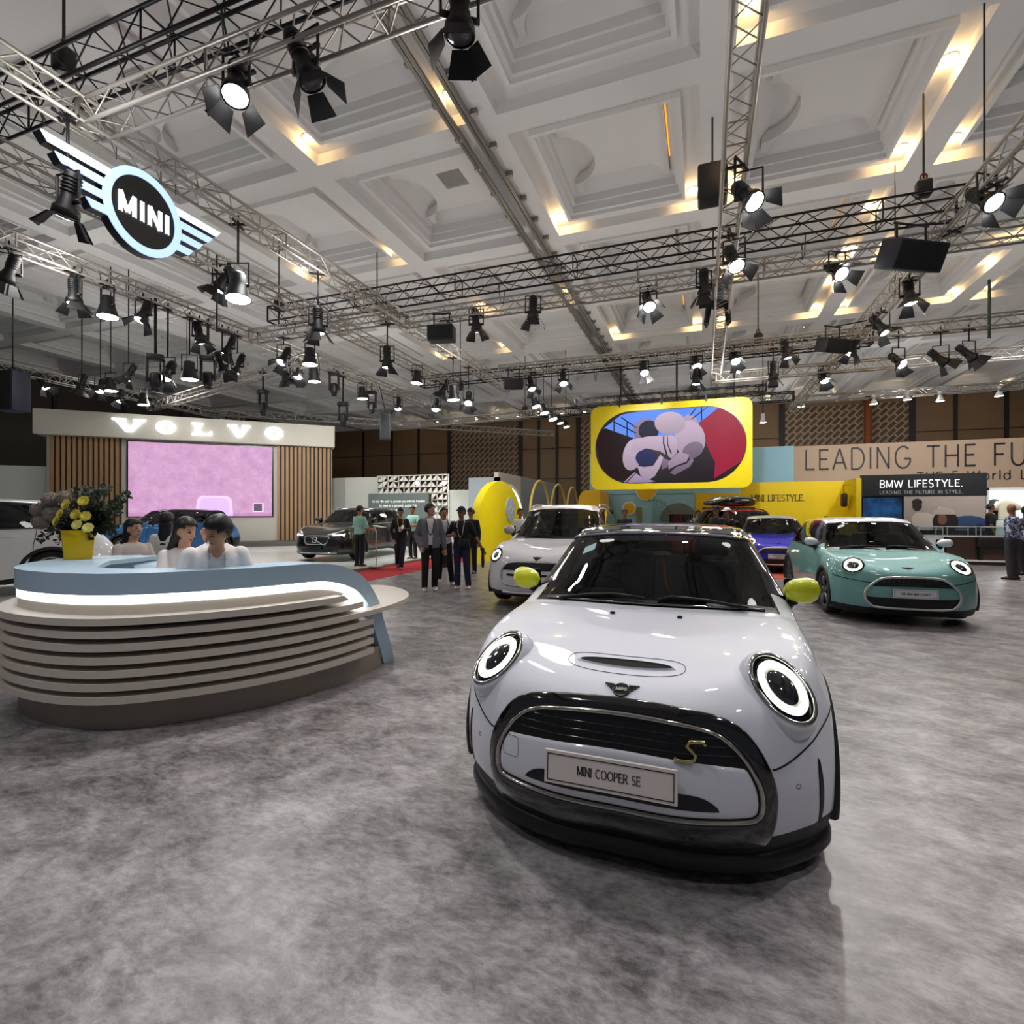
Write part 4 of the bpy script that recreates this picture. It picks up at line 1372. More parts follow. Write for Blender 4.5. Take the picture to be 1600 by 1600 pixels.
# ---------------------------------------------------------------- the white hatchback in front
GO = smooth_loop(mirror_loop([(0, .700), (.2, .698), (.36, .685), (.43, .668), (.49, .635), (.54, .575), (.575, .51), (.598, .45), (.609, .39), (.606, .31), (.592, .24), (.57, .185), (.52, .15), (.45, .138), (0, .132)]), 1)
GI = smooth_loop(mirror_loop([(0, .656), (.2, .651), (.33, .637), (.39, .620), (.44, .590), (.49, .540), (.525, .485), (.550, .43), (.558, .37), (.553, .33), (.535, .305), (.50, .294), (.3, .284), (0, .278)]), 1)
GO, GI = resample(GO, 96), resample(GI, 96)
def front_white_car():
    c = Car('compact_car', 'white three-door hatchback in the foreground with black roof and yellow green mirrors', FX, FY, FTH, PW, mat('#050507', .07, coat=1.0), sub=9, rim='#1B1C1E', glass_see=.95)
    rt = c.root
    # grille: surround, chrome ring, dark upper slot, body coloured panel
    m = MB()
    c.stack(m, c.front, [(shrink(GO, -.002), -.004), (GO, .007), (shrink(GO, .006), .010), (shrink(GI, -.016), .013), (shrink(GI, -.004), .010), (GI, .002)])
    g = m.build('grille_surround', GLOSS, rt)
    m = MB()
    c.stack(m, c.front, [(shrink(GI, -.003), .006), (shrink(GI, -.001), .016), (shrink(GI, .006), .021), (shrink(GI, .012), .017), (shrink(GI, .014), .004)])
    m.build('chrome_ring', mat('#B8B4AC', .1, 1.0), g)
    m = MB()
    inner = shrink(GI, .012)
    c.stack(m, c.front, [(inner, .003)], True, rings=6)
    m.build('grille_mesh', mat('#0A0A0B', .3), g)
    # white panel below the slot: inner outline clipped at its sloping upper edge
    up = lambda x: .520 - .10 * abs(x) ** 2.2
    pan = []
    for a, b in shrink(GI, .020):
        pan.append((a, min(b, up(a))))
    m = MB()
    c.stack(m, c.front, [(pan, .002), (shrink(pan, .003), .010), (shrink(pan, .012), .013)], True, rings=8)
    pn = m.build('grille_panel', PW, g)
    slot = resample(smooth_loop(mirror_loop([(0, .398), (.28, .398), (.345, .388), (.40, .345), (.40, .338), (.28, .335), (0, .332)]), 1), 60)
    m = MB()
    c.stack(m, c.front, [(slot, .0150)], True, rings=4)
    m.build('lower_slot', mat('#08080A', .35), pn)
    m = MB()
    c.line(m, c.front, rrect(-.515, .405, -.435, .49, .015) + [(-.435, .475)], .0012, .0135)
    m.build('charging_cover', mat('#6E6A66', .5), pn)
    m = MB()
    for k in range(3):
        z = .545 + .03 * k
        c.line(m, c.front, [(-.46 + .03 * k + i * (.92 - .06 * k) / 24, z - .0 * i) for i in range(25)], .003, .005)
    m.build('grille_bars', GLOSS, g)
    c.plate('MINI COOPER SE', -.022, .432, .536, .132, None, -5)
    # S emblem
    m = MB()
    M = Matrix.Translation(c.front(.285, .555, .03))
    pts = [(.058, .072), (.05, .085), (.0, .080), (-.012, .062), (.006, .045), (.022, .03), (.016, .01), (-.01, .0), (-.05, .0), (-.058, .010)]
    m.tube([M @ Vector((a, 0, b - .04)) for a, b in pts], .0075, 8)
    m.build('s_emblem', mat('#C9B97A', .18, 1.0), g)
    # headlights, badge, scoop
    c.headlight((.648, .27, .770), (-.42, .80, -.43), .122, .172, tilt=10)
    c.badge(.0, .715, .152, .074, proj=c.axis((0, .14, .715), (0, .70, -.71)))
    sc_out = [(-.012 + .270 * math.copysign(abs(math.cos(2 * PI * k / 72)) ** .62, math.cos(2 * PI * k / 72)), .318 + .078 * math.copysign(abs(math.sin(2 * PI * k / 72)) ** .75, math.sin(2 * PI * k / 72))) for k in range(72)]
    m = MB()
    c.line(m, c.top, sc_out + [sc_out[0]], .0016, .0008)
    t = m.build('hood_scoop', mat('#3A3A40', .6), rt)
    n = 60
    lens = lambda k, dy: [(-.012 + .215 * k * math.cos(2 * PI * i / n), .312 + dy + .042 * k * math.sin(2 * PI * i / n) * (1 if math.sin(2 * PI * i / n) > 0 else .5)) for i in range(n)]
    m = MB()
    c.stack(m, c.top, [(lens(1.08, .003), -.001), (lens(1.04, .003), .006), (lens(1.0, .003), .007)])
    m.build('scoop_lip', PW, t)
    m = MB()
    c.stack(m, c.top, [(lens(1.005, .003), .0068), (lens(.95, .004), .004)], True, rings=3)
    m.build('scoop_opening', mat('#030304', .9), t)
    c.seam([(.590 + .262 * k / 16, .490 + .165 * (k / 16) ** 1.5) for k in range(17)], r=.0036)
    # bumper corner blades and sensors
    for sx in (-1, 1):
        f = c.axis((sx * .765, .27, .36), (-sx * .55, .83, 0))
        m = MB()
        bl = resample(smooth_loop([(-sx * .004, .14), (sx * .004, .14), (sx * .026, .03), (sx * .036, -.05), (sx * .036, -.12), (sx * .026, -.15), (sx * .012, -.09), (-sx * .004, .02)], 1), 40)
        c.stack(m, f, [(shrink(bl, -.004), -.002), (bl, .004), (shrink(bl, .004), .003)], True, rings=3)
        t = m.build('corner_vent', mat('#050506', .6), rt)
        m = MB()
        c.line(m, c.front, arc(sx * .69, .415, .009, .009, 0, 360, 20), .0012, .001)
        m.build('parking_sensor', mat('#55555A', .5), rt)
    # splitter lip along the bottom edge
    m = MB()
    L = []
    row = c.full[1]
    for p in row[::4]:
        p = Vector(p)
        o = Vector((p.x, p.y, 0)) - Vector((0, 1.1, 0))
        o.normalize()
        L.append([p + o * a + Vector((0, 0, dz)) for a, dz in ((-.012, -.004), (.004, -.012), (.014, -.04), (.014, -.072), (-.004, -.094), (-.05, -.098))])
    m.loft(L, 0, False, False, True)
    m.build('front_lip', mat('#0D0E10', .38), rt)
    c.mirror(.868, 1.36, 1.035, .102, .074, mat('#EDF400', .4, 0, 1.0))
    c.wiper([(-.02, .06), (-.22, .10), (-.40, .10), (-.56, .06)])
    c.wiper([(.56, .05), (.34, .10), (.14, .10), (.06, .055)])
    for x in (-.18, .20):
        m = MB()
        p = c.top(x, .93, 0)
        m.rbox((p.x - .014, p.y - .012, p.z - .004), (p.x + .014, p.y + .014, p.z + .012), .006)
        m.build('washer_nozzle', mat('#101012', .4), rt)
    # bright strips: base and top of the windshield
    m = MB()
    r0 = int(11.18 * c.sub)
    m.tube([Vector(p) + Vector((0, -.004, .006)) for p in c.full[r0][c.sub * 3 + 6:-(c.sub * 3 + 6)]], .007, 6)
    m.build('cowl_strip', mat('#8E8C88', .12, 1.0), rt)
    m = MB()
    m.tube([Vector(p) + Vector((0, -.002, .004)) for p in c.full[14 * c.sub][c.sub * 3 + 1:-(c.sub * 3 + 1)]], .010, 6)
    m.build('roof_edge_strip', mat('#8C8F9C', .25, .8), rt)
    # toll sticker in the upper corner of the glass
    def onw(x, t):
        p, n = c.cast((x, 1.10 + .46 * t, 4), (0, 0, -1))
        return p + n * .002
    m = MB()
    q = [onw(a, b) for a, b in ((-.485, .78), (-.40, .80), (-.395, .90), (-.475, .885))]
    m.add(q, [(0, 1, 2, 3)])
    m.build('glass_sticker', mat('#BFE6EC', .4), rt)
    m = MB()
    m.rbox((-.60, 3.40, 1.315), (.60, 3.62, 1.345), .012)
    m.build('rear_spoiler', PW, rt)
    return c

# ---------------------------------------------------------------- newer hatchbacks (octagonal grille)
def new_hatch(label, xc, yc, th, paint, roof, mirror_m, plate, plate2=None, frame_col='#D9DAD6', z=0.0, low=True):
    c = Car('compact_car', label, xc, yc, th, paint, roof, sub=6, rim='#55585C', z=z, warp=lambda p: (p[0] * 1.015, p[1], p[2] * 1.012))
    rt = c.root
    G0 = resample(smooth_loop(mirror_loop([(0, .655), (.30, .650), (.40, .61), (.52, .50), (.555, .43), (.55, .33), (.47, .235), (.42, .222), (0, .215)]), 1), 72)
    m = MB()
    c.stack(m, c.front, [(G0, -.004), (shrink(G0, .002), .016), (shrink(G0, .012), .022), (shrink(G0, .026), .018), (shrink(G0, .030), .004)])
    g = m.build('grille_frame', mat(frame_col, .25, .6), rt)
    m = MB()
    up = [(a, max(b, .525 - .02 * abs(a))) for a, b in shrink(G0, .024)]
    c.stack(m, c.front, [(up, .006)], True, rings=4)
    m.build('grille_mesh', mat('#0A0B0C', .5), g)
    m = MB()
    for k in range(3):
        z_ = .545 + .028 * k
        c.line(m, c.front, [(-.40 + .05 * k + i * (.8 - .1 * k) / 20, z_) for i in range(21)], .004, .009)
    for i in range(-6, 7):
        c.line(m, c.front, [(i * .055, .53), (i * .052, .615)], .003, .009)
    m.build('grille_bars', mat('#2A2C2E', .4), g)
    m = MB()
    lo = [(a, min(b, .375)) for a, b in shrink(G0, .024)]
    c.stack(m, c.front, [(shrink(lo, .006), .006)], True, rings=4)
    m.build('lower_grille', mat('#0A0B0C', .5), g)
    c.headlight((.625, .25, .775), (-.22, .90, -.30), .135, .142, chrome='#1B1C1E', drlE=2.6, ro=.80, ri=.60)
    c.badge(0, .735, .14, .046, letters=False, proj=c.axis((0, .18, .745), (0, .62, -.78)))
    c.seam([(.46 + .385 * k / 16, .560 + .062 * (k / 16) ** 1.6) for k in range(17)], r=.005)
    c.plate(plate, 0.0, .435, .50, .115, None, -4, face='#E4E4EA', cap=.03, line2=plate2)
    c.mirror(.885, 1.36, 1.03, .105, .062, mirror_m)
    c.wiper([(-.02, .06), (-.22, .10), (-.40, .10), (-.56, .06)])
    c.wiper([(.56, .05), (.34, .10), (.14, .10), (.06, .055)])
    m = MB()
    def onw(x, t):
        p, n = c.cast((x, 1.12 + .46 * t, 4), (0, 0, -1))
        return p + n * .002
    m.add([onw(a, b) for a, b in ((-.49, .80), (-.39, .82), (-.385, .90), (-.475, .885))], [(0, 1, 2, 3)])
    m.build('glass_sticker', mat('#DCE6E8', .4), rt)
    return c

# ---------------------------------------------------------------- crossovers
def seg(keys):
    xs, ys = [k[0] for k in keys], [k[1] for k in keys]
    return lambda v: float(np.interp(v, xs, ys)) if xs[0] <= v <= xs[-1] else (ys[0] + (v - xs[0]) if v < xs[0] else ys[-1] + (v - xs[-1]))
def suv_warp(length, width, height, wr=.365, axle=(.86, 3.70), hood=.80):
    f = axle[0] / .77
    fy = seg([(-.05, -.05), (0, 0), (.425, axle[0] - .40), (.77, axle[0]), (1.115, axle[0] + .40), (2.92, axle[1] - .40), (3.265, axle[1]), (3.61, axle[1] + .40), (3.85, length)])
    fz = seg([(0, 0), (.13, .2), (.33, wr), (.675, wr + .40), (.93, hood + .30), (1.0, hood + .37), (1.36, height - .07), (1.414, height)])
    k = width / 1.73
    def w(p):
        x = p[0] * k
        if p[2] > .95: x *= 1 + .05 * min(1, (p[2] - .95) / .4)
        return (x, fy(p[1]), fz(p[2]))
    return w
def volvo_front(c, txt):
    rt = c.root
    w = c.wp
    zc = w(0, 0, .56).z
    go = resample(smooth_loop(mirror_loop([(0, zc + .13), (.34, zc + .125), (.41, zc + .09), (.40, zc - .02), (.34, zc - .12), (.27, zc - .14), (0, zc - .14)]), 1), 56)
    m = MB()
    c.stack(m, c.front, [(go, -.004), (shrink(go, .004), .018), (shrink(go, .02), .018), (shrink(go, .025), .004)])
    g = m.build('grille_frame', mat('#B9BBBD', .15, 1), rt)
    m = MB()
    c.stack(m, c.front, [(shrink(go, .018), .005)], True, rings=4)
    m.build('grille_mesh', mat('#050506', .4), g)
    m = MB()
    for i in range(-11, 12):
        x = i * .031
        c.line(m, c.front, [(x, zc - .115 + .0), (x, zc + .11)], .0045, .010)
    m.build('grille_bars', mat('#6E7174', .25, .9), g)
    m = MB()
    c.line(m, c.front, [(-.30, zc + .11), (.22, zc - .12)], .013, .018)
    c.line(m, c.front, arc(-.03, zc - .005, .075, .075, 0, 360, 28), .013, .024)
    m.build('ring_emblem', mat('#D5D7D9', .12, 1), g)
    for sx in (-1, 1):
        m = MB()
        z0 = zc + .12
        h = [(sx * a, z0 + b) for a, b in ((.46, .02), (.60, .055), (.74, .07), (.80, .05), (.79, -.03), (.68, -.06), (.50, -.05))]
        h = resample(smooth_loop(h, 1), 36)
        c.stack(m, c.front, [(h, -.002), (shrink(h, .004), .012)], True, rings=4)
        t = m.build('headlight', mat('#2A2E33', .06, .3, coat=1), rt)
        m = MB()
        c.line(m, c.front, [(sx * .50, z0 - .0), (sx * .60, z0 + .012), (sx * .78, z0 + .03)], .012, .016)
        c.line(m, c.front, [(sx * .76, z0 - .02), (sx * .78, z0 + .05)], .010, .016)
        m.build('light_bar', mat('#FFFFFF', .4, emit=9), t)
    m = MB()
    z1 = w(0, 0, .17).z
    c.line(m, c.front, [(-.62 + i * 1.24 / 20, z1 + .03) for i in range(21)], .018, .012)
    m.build('skid_strip', mat('#C5C7C9', .2, .9), rt)
    m = MB()
    z2 = w(0, 0, .30).z
    lo = resample(smooth_loop(mirror_loop([(0, z2 + .05), (.55, z2 + .05), (.68, z2 + .02), (.62, z2 - .08), (0, z2 - .08)]), 1), 48)
    c.stack(m, c.front, [(lo, .004)], True, rings=4)
    m.build('lower_grille', mat('#08080A', .5), rt)
    p = c.front(0, z2 + .03)
    c.plate(txt, 0, z2 + .05, .46, .10, None, 0, face='#0C0C0E', serif=False, cap=.055, border=False)
# ================================================================ the cars on show
front_white_car()
new_hatch('mint green hatchback with white roof and name plate, right of the foreground car', TX, TY, TTH, mat('#72A8A4', .5, 0, 1.0, spec=.25), mat('#E8E8EA', .25, 0, 1.0), mat('#DCDFEA', .25, 0, 1.0), 'THE NEW MINI COOPER')
new_hatch('royal blue hatchback with white roof, half hidden behind the mint green car', BX, BY, BTH, mat('#1418B4', .5, 0, 1.0, spec=.25), mat('#F0F0F2', .25, 0, 1.0), mat('#F0F0F2', .25, 0, 1.0), 'THE NEW MINI COOPER', 'SE ELECTRIC')
def rails(c, m):
    for sx in (-1, 1):
        b = MB()
        p = [c.wp(sx * .575, y, z) + Vector((sx * .0, 0, dz)) for y, z, dz in ((1.80, 1.345, .01), (1.95, 1.36, .05), (2.6, 1.37, .06), (3.1, 1.34, .05), (3.25, 1.32, .01))]
        b.tube(p, .018, 6)
        b.build('roof_rail', m, c.root)
def sidelines(c, mm):
    """bright strip along the belt and door seams, door handles"""
    b = MB()
    for sx in (0, 1):
        cols = (4 * c.sub) * (1 if sx else -1) + (c.full.shape[1] - 1) // 2
        b.tube([Vector(p) + Vector((.006 if sx else -.006, 0, 0)) for p in c.full[12 * c.sub:19 * c.sub, cols]], .010, 6)
    b.build('belt_strip', mm, c.root)
    d = MB()
    h = MB()
    for sx in (-1, 1):
        for t in (12.1, 16.0, 18.0):
            mid = (c.full.shape[1] - 1) // 2
            js = range(mid + int(4 * c.sub) * sx, mid + int(5.7 * c.sub) * sx, sx)
            d.tube([Vector(c.full[int(t * c.sub), j]) + Vector((.001 * sx, 0, 0)) for j in js], .005, 5)
        for t in (15.2, 17.2):
            mid = (c.full.shape[1] - 1) // 2
            p = Vector(c.full[int(t * c.sub), mid + int(4.45 * c.sub) * sx])
            h.rbox((p.x - .02, p.y - .10, p.z - .018), (p.x + .02, p.y + .10, p.z + .018), .015)
    d.build('door_seam', mat('#0A0A0B', .8), c.root)
    h.build('door_handle', c.paint, c.root)
# white crossover behind the foreground car
cm = Car('crossover_car', 'white crossover with roof rails behind the left shoulder of the foreground hatchback', CX_, CY_, CTH, mat('#E2E0E4', .5, 0, 1.0, spec=.25), mat('#CFC6BE', .3, 0, 1.0), suv_warp(4.43, 1.84, 1.66, .36, (.86, 3.55), .75), 6, rim='#3A3C40')
zc = cm.wp(0, 0, .52).z
go = resample(smooth_loop(mirror_loop([(0, zc + .17), (.42, zc + .165), (.54, zc + .11), (.60, zc - .02), (.56, zc - .17), (.46, zc - .22), (0, zc - .22)]), 1), 64)
m = MB()
cm.stack(m, cm.front, [(go, -.004), (shrink(go, .004), .018), (shrink(go, .02), .02), (shrink(go, .026), .004)])
g = m.build('grille_frame', mat('#C9C9CC', .2, .8), cm.root)
m = MB()
cm.stack(m, cm.front, [([(a, max(b, zc + .03)) for a, b in shrink(go, .02)], .006)], True, rings=4)
m.build('grille_mesh', mat('#070708', .5), g)
m = MB()
for k in range(4):
    cm.line(m, cm.front, [(-.48 + i * .96 / 20, zc + .055 + .027 * k) for i in range(21)], .004, .010)
m.build('grille_bars', mat('#232427', .4), g)
m = MB()
cm.stack(m, cm.front, [(resample(rrect(-.48, zc - .06, .48, zc - .025, .012), 48), .012)], True, rings=3)
m.build('lower_slot', mat('#070708', .5), g)
cm.plate('THE NEW MINI COUNTRYMAN', 0, zc - .14, .50, .11, None, -3, face='#E4E4EA', cap=.026)
cm.headlight((.735, .28, cm.wp(0, .2, .73).z), (-.22, .93, -.2), .135, .13, chrome='#101114', drlE=2.6, tilt=20)
cm.badge(0, cm.wp(0, 0, .70).z, .15, .05, letters=False)
cm.mirror(.885, 1.42, 1.05, .115, .085, mat('#B9B2AA', .3, .3, 1.0))
rails(cm, mat('#B9B7B4', .25, .7))
cm.wiper([(-.02, .06), (-.26, .10), (-.56, .06)])
m = MB()
z1 = cm.wp(0, 0, .155).z
cm.line(m, cm.front, [(-.55 + i * 1.1 / 20, z1 + .05) for i in range(21)], .02, .012)
m.build('skid_strip', mat('#D5D5D8', .3, .6), cm.root)
cm.wp
m = MB()
def onw2(x, t):
    y0, y1 = cm.wp(0, 1.12, 0).y, cm.wp(0, 1.58, 0).y
    p, n = cm.cast((x, y0 + (y1 - y0) * t, 4), (0, 0, -1))
    return p + n * .002
m.add([onw2(a, b) for a, b in ((-.50, .80), (-.40, .82), (-.40, .9), (-.49, .885))], [(0, 1, 2, 3)])
m.build('glass_sticker', mat('#DCE6E8', .4), cm.root)
# dark brown crossover on the left stage
xb = Car('crossover_car', 'dark brown black crossover with ring emblem on the left stage, its door held open by visitors', XX, XY, XTH, mat('#1A1512', .25, .3, 1.0), mat('#16120F', .2, .2, 1.0), suv_warp(4.7, 1.90, 1.60, .37, (.875, 3.74), .80), 6, z=.08, rim='#8A8C90')
xb.root['label'] = 'dark brown crossover with a ring emblem, on the left stage beside the wooden slats'
volvo_front(xb, 'XC60')
sidelines(xb, mat('#C8C8C8', .15, 1))
xb.mirror(.905, 1.40, 1.03, .115, .08, mat('#1A1512', .25, .3, 1.0))
rails(xb, mat('#B0B0B0', .2, .9))
# blue crossover under the pink screen
xq = Car('crossover_car', 'blue crossover with black roof below the pink screen, behind the counter staff', QX, QY, QTH, mat('#2C66A4', .45, .1, 1.0, spec=.3), mat('#0B0B0D', .15, 0, 1.0), suv_warp(4.42, 1.87, 1.58, .36, (.88, 3.58), .80), 6, z=.08, rim='#9A9CA0')
volvo_front(xq, 'XC40')
sidelines(xq, mat('#15171A', .3))
xq.mirror(.905, 1.40, 1.03, .115, .08, mat('#0B0B0D', .2, 0, 1.0))
# white crossover cut by the left edge
xl = Car('crossover_car', 'white crossover cut off by the left edge of the photo, dark cladding round its wheel', LX, LY, LTH, mat('#E0E2E4', .5, 0, 1.0, spec=.25), mat('#E6E8EA', .25, 0, 1.0), suv_warp(4.95, 1.93, 1.70, .385, (.90, 3.88), .84), 6, z=.08, rim='#C2C4C6')
volvo_front(xl, 'XC90')
sidelines(xl, mat('#15171A', .3))
xl.mirror(.905, 1.40, 1.03, .115, .08, mat('#E6E8EA', .25, 0, 1.0))
# red crossover with a roof box, mostly hidden
rc = Car('crossover_car', 'red crossover with a black roof box, mostly hidden behind the blue hatchback', RX_, RY_, RTH, mat('#B01222', .45, 0, 1.0, spec=.3), mat('#B01222', .45, 0, 1.0, spec=.3), suv_warp(4.43, 1.84, 1.66, .36, (.86, 3.55), .75), 5, rim='#3A3C40')
rails(rc, mat('#151517', .3))
rc.headlight((.735, .28, rc.wp(0, .2, .73).z), (-.22, .93, -.2), .135, .13, chrome='#101114', drlE=5, tilt=20)
rc.mirror(.885, 1.42, 1.05, .115, .085, mat('#111113', .3))
rb = thing('roof_box', 'long glossy black roof box strapped on top of the red crossover', 'roof box', (0, 0, 0))
rb.matrix_world = rc.root.matrix_world
rb.location = rc.root.location
rb.rotation_euler = rc.root.rotation_euler
m = MB()
L = []
for i in range(13):
    t = i / 12
    y = 1.35 + 2.1 * t
    hw = .40 * (.35 + .65 * min(1, (t / .3)) ** .6) * (1 if t < .9 else 1 - (t - .9) * 1.2)
    hh = .20 * (.30 + .70 * min(1, t / .35)) * (1 if t < .88 else 1 - (t - .88) * 2)
    L.append([Vector((hw * math.copysign(abs(math.cos(R(a))) ** .55, math.cos(R(a))), y, 1.80 + hh * .5 + hh * math.copysign(abs(math.sin(R(a))) ** .6, math.sin(R(a))) * .9)) for a in range(0, 360, 15)])
m.loft(L, 0, True, True, True)
m.build('box_shell', mat('#08080A', .1, 0, 1.0), rb)
m = MB()
for y in (1.9, 2.9):
    m.box((-.62, y - .03, 1.66), (.62, y + .03, 1.70))
    for sx in (-1, 1):
        m.box((sx * .6 - .04, y - .04, 1.62), (sx * .6 + .04, y + .04, 1.71))
m.build('cross_bar', mat('#151517', .4), rb)
# ================================================================ reception counter
def crom(pts, n=8):
    P = np.array([tuple(p) + ((0,) if len(p) == 2 else ()) for p in pts], float)
    return [Vector(p) for p in spline(P[:, None, :], n)[:, 0, :]]
CREAM = mat('#CFC6BA', .45)
CBLUE = mat('#A9C3D6', .4)
FRONT = crom([(-4.17, 4.80), (-4.06, 4.38), (-3.80, 3.98), (-3.35, 3.70), (-2.78, 3.58), (-2.2, 3.80), (-1.70, 4.24), (-1.38, 4.80), (-1.24, 5.28)], 8)
def offset_curve(c, d):
    out = []
    for i, p in enumerate(c):
        t = c[min(i + 1, len(c) - 1)] - c[max(i - 1, 0)]
        t.normalize()
        out.append(Vector((p.x + t.y * d, p.y - t.x * d, p.z)))       # d>0: outwards, toward the front
    return out
ct = thing('reception_counter', 'curved cream reception counter with stacked ribs, light strip and pale blue top', 'counter', W(-2.8, 4.6))
CI = ct.matrix_basis.inverted()
def to_ct(p):
    return CI @ W(p[0], p[1], p[2])
def wall_strip(mb, c, z0, z1, th, mi=0):
    """upright band following curve c"""
    inn = offset_curve(c, -th)
    L = []
    for i in range(len(c)):
        a = z1(i) if callable(z1) else z1
        L.append([to_ct((c[i].x, c[i].y, z0)), to_ct((c[i].x, c[i].y, a)), to_ct((inn[i].x, inn[i].y, a)), to_ct((inn[i].x, inn[i].y, z0))])
    mb.loft(L, mi, True, True, False)
    return mb
cut_i = len(FRONT) - 7
wall_strip(MB(), offset_curve(FRONT, -.02), 0, .20, .5).build('plinth', mat('#8F857A', .5), ct)
wall_strip(MB(), offset_curve(FRONT[:cut_i + 2], -.10), .18, .80, .3).build('counter_core', mat('#3A3631', .7), ct)
for k in range(7):
    zt = .79 - .089 * k
    o = .085 if k else .10
    cc = offset_curve(FRONT[:cut_i - (5, 2, 0, 0, 0, 0, 0)[k]], o)
    wall_strip(MB(), cc, zt - .05, zt, .30 if k else .42).build('rib', CREAM, ct)
wing = crom([(-1.95, 4.10), (-1.66, 4.18), (-1.36, 4.58), (-1.16, 5.05), (-1.10, 5.50), (-1.24, 6.0), (-1.6, 6.4), (-2.0, 6.4)], 6)
b = MB()
pl = [to_ct((p.x, p.y, 0)) for p in wing] + [to_ct((-2.0, 4.6, 0))]
b.prism([(p.x, p.y) for p in pl], .572, .615)
b.build('side_ledge', CREAM, ct)
# the pale blue band: over the top, then down in an arch on the right to the floor
top_i = len(FRONT) - 18
path = [Vector((p.x, p.y, 1.08)) for p in FRONT[2:top_i]]
tail = FRONT[top_i:]
NT = len(tail)
down = [(1.08 - .47 * (max(0, i - 1) / (NT - 5)) ** 2.3, i) for i in range(NT - 3)]
for z, i in down:
    path.append(Vector((tail[i].x, tail[i].y, z)))
path += [Vector((-1.27, 5.16, .45)), Vector((-1.235, 5.24, .25)), Vector((-1.20, 5.33, .0))]
start = [Vector((-3.25, 5.12, .80)), Vector((-3.38, 5.17, .95)), Vector((-3.52, 5.20, 1.04)), Vector((-3.70, 5.20, 1.08)), Vector((-3.92, 5.14, 1.08)), Vector((-4.12, 4.98, 1.08))]
path = start + path
def band(mb, path, w, t0, t1, out=0.0):
    L = []
    for i, p in enumerate(path):
        T = path[min(i + 1, len(path) - 1)] - path[max(i - 1, 0)]
        T.normalize()
        h = Vector((T.x, T.y, 0))
        if h.length < 1e-4: h = Vector((.4, .9, 0))
        h.normalize()
        if i > len(path) - 5: h = Vector((.45, .89, 0))
        N = Vector((-h.y, h.x, 0))
        Dn = N.cross(T)
        if Dn.z > 0 or (abs(Dn.z) < .2 and Dn.dot(h) > 0): Dn = -Dn
        Dn.normalize()
        q = p - N * out
        L.append([to_ct(q + Dn * t0), to_ct(q + N * w + Dn * t0), to_ct(q + N * w + Dn * t1), to_ct(q + Dn * t1)])
    mb.loft(L, 0, True, True, False)
    return mb
band(MB(), path, .34, 0, .15).build('blue_band', CBLUE, ct)
sub = path[7:len(path) - 4]
band(MB(), sub, .12, .150, .215, -.012).build('light_strip', mat('#FFFFFF', .4, emit=STRIP), ct)
zat = lambda i: 1.08 if 2 + i < top_i else down[min(2 + i - top_i, len(down) - 1)][0]
frt = FRONT[2:top_i + 10]
wall_strip(MB(), offset_curve(frt, -.02), .78, lambda i: max(.785, min(.875, zat(i) - .205)), .05).build('front_panel', CREAM, ct)
b = MB()
pl = [to_ct((x, y, 0)) for x, y in ((-3.50, 5.18), (-3.95, 5.10), (-4.15, 4.8), (-4.05, 4.38), (-3.93, 4.16), (-3.8, 3.99), (-3.6, 3.84), (-3.35, 3.71), (-3.15, 3.95), (-3.35, 4.25), (-3.55, 4.6), (-3.5, 4.9))]
b.prism([(p.x, p.y) for p in pl], 1.04, 1.078)
b.build('top_plate', CBLUE, ct)
b = MB()
pl = [to_ct((p.x, p.y, 0)) for p in offset_curve(FRONT[10:-6], -.08)] + [to_ct((x, y, 0)) for x, y in ((-1.9, 5.0), (-2.6, 4.5), (-3.3, 4.5))]
b.prism([(p.x, p.y) for p in pl], .80, .83)
b.build('inner_worktop', CREAM, ct)

# ================================================================ left stage and its wall
b = MB()
b.box((-33.5, -5, 0), (-8.3, 20.9, .075), 0)
b.box((-8.3, -5, 0), (-8.28, 20.9, .07), 1)
tag(b.build('stage_platform', [mat('#D9DED8', .22), mat('#7E6A58', .5)]), 'low white glossy platform under the cars on the left', 'platform')
b = MB()
b.box((-8.27, -5, 0), (-6.95, 19.9, .006))
tag(b.build('red_carpet', mat('#B0202A', .9, noise=.12, nscale=60)), 'long red carpet strip beside the low white platform', 'carpet')
b = MB()
b.box((.4, 13.3, 0), (3.2, 18.6, .006))
tag(b.build('orange_carpet', mat('#B5442C', .9, noise=.1, nscale=60)), 'orange red floor mat under the royal blue hatchback', 'carpet')
VM = frame(W(-18.35, 20.28), RGT * .9236 + FWD * .384)
sw = thing('exhibit_wall', 'tall cream stage wall with wooden slats, pink screen and glowing serif letters', 'stage wall', VM.translation)
sw.rotation_euler = VM.to_euler()
CRW = mat('#BDB9AD', .6)
b = MB()
b.box((.2, 0, .08), (10.75, .6, 4.55), 0)
b.build('back_panel', CRW, sw)
MB().box((-.1, -.38, 4.54), (10.85, .6, 5.52)).build('header', CRW, sw, bevel=.02)
MB().box((.1, -1.1, .075), (11.2, .0, .28)).build('step', mat('#55534F', .5), sw)
WOODS = mat('#9C7A55', .55, noise=.14, nscale=2.5)
for x0, x1 in ((.35, 2.62), (8.42, 10.72)):
    b = MB()
    b.box((x0, -.03, .28), (x1, 0, 4.54), 1)
    n = int((x1 - x0) / .165)
    for k in range(n):
        x = x0 + (x1 - x0) * k / n
        b.box((x, -.12, .28), (x + .105, -.03, 4.54), 0)
    b.build('slat_panel', [WOODS, mat('#3B2B1C', .7)], sw)
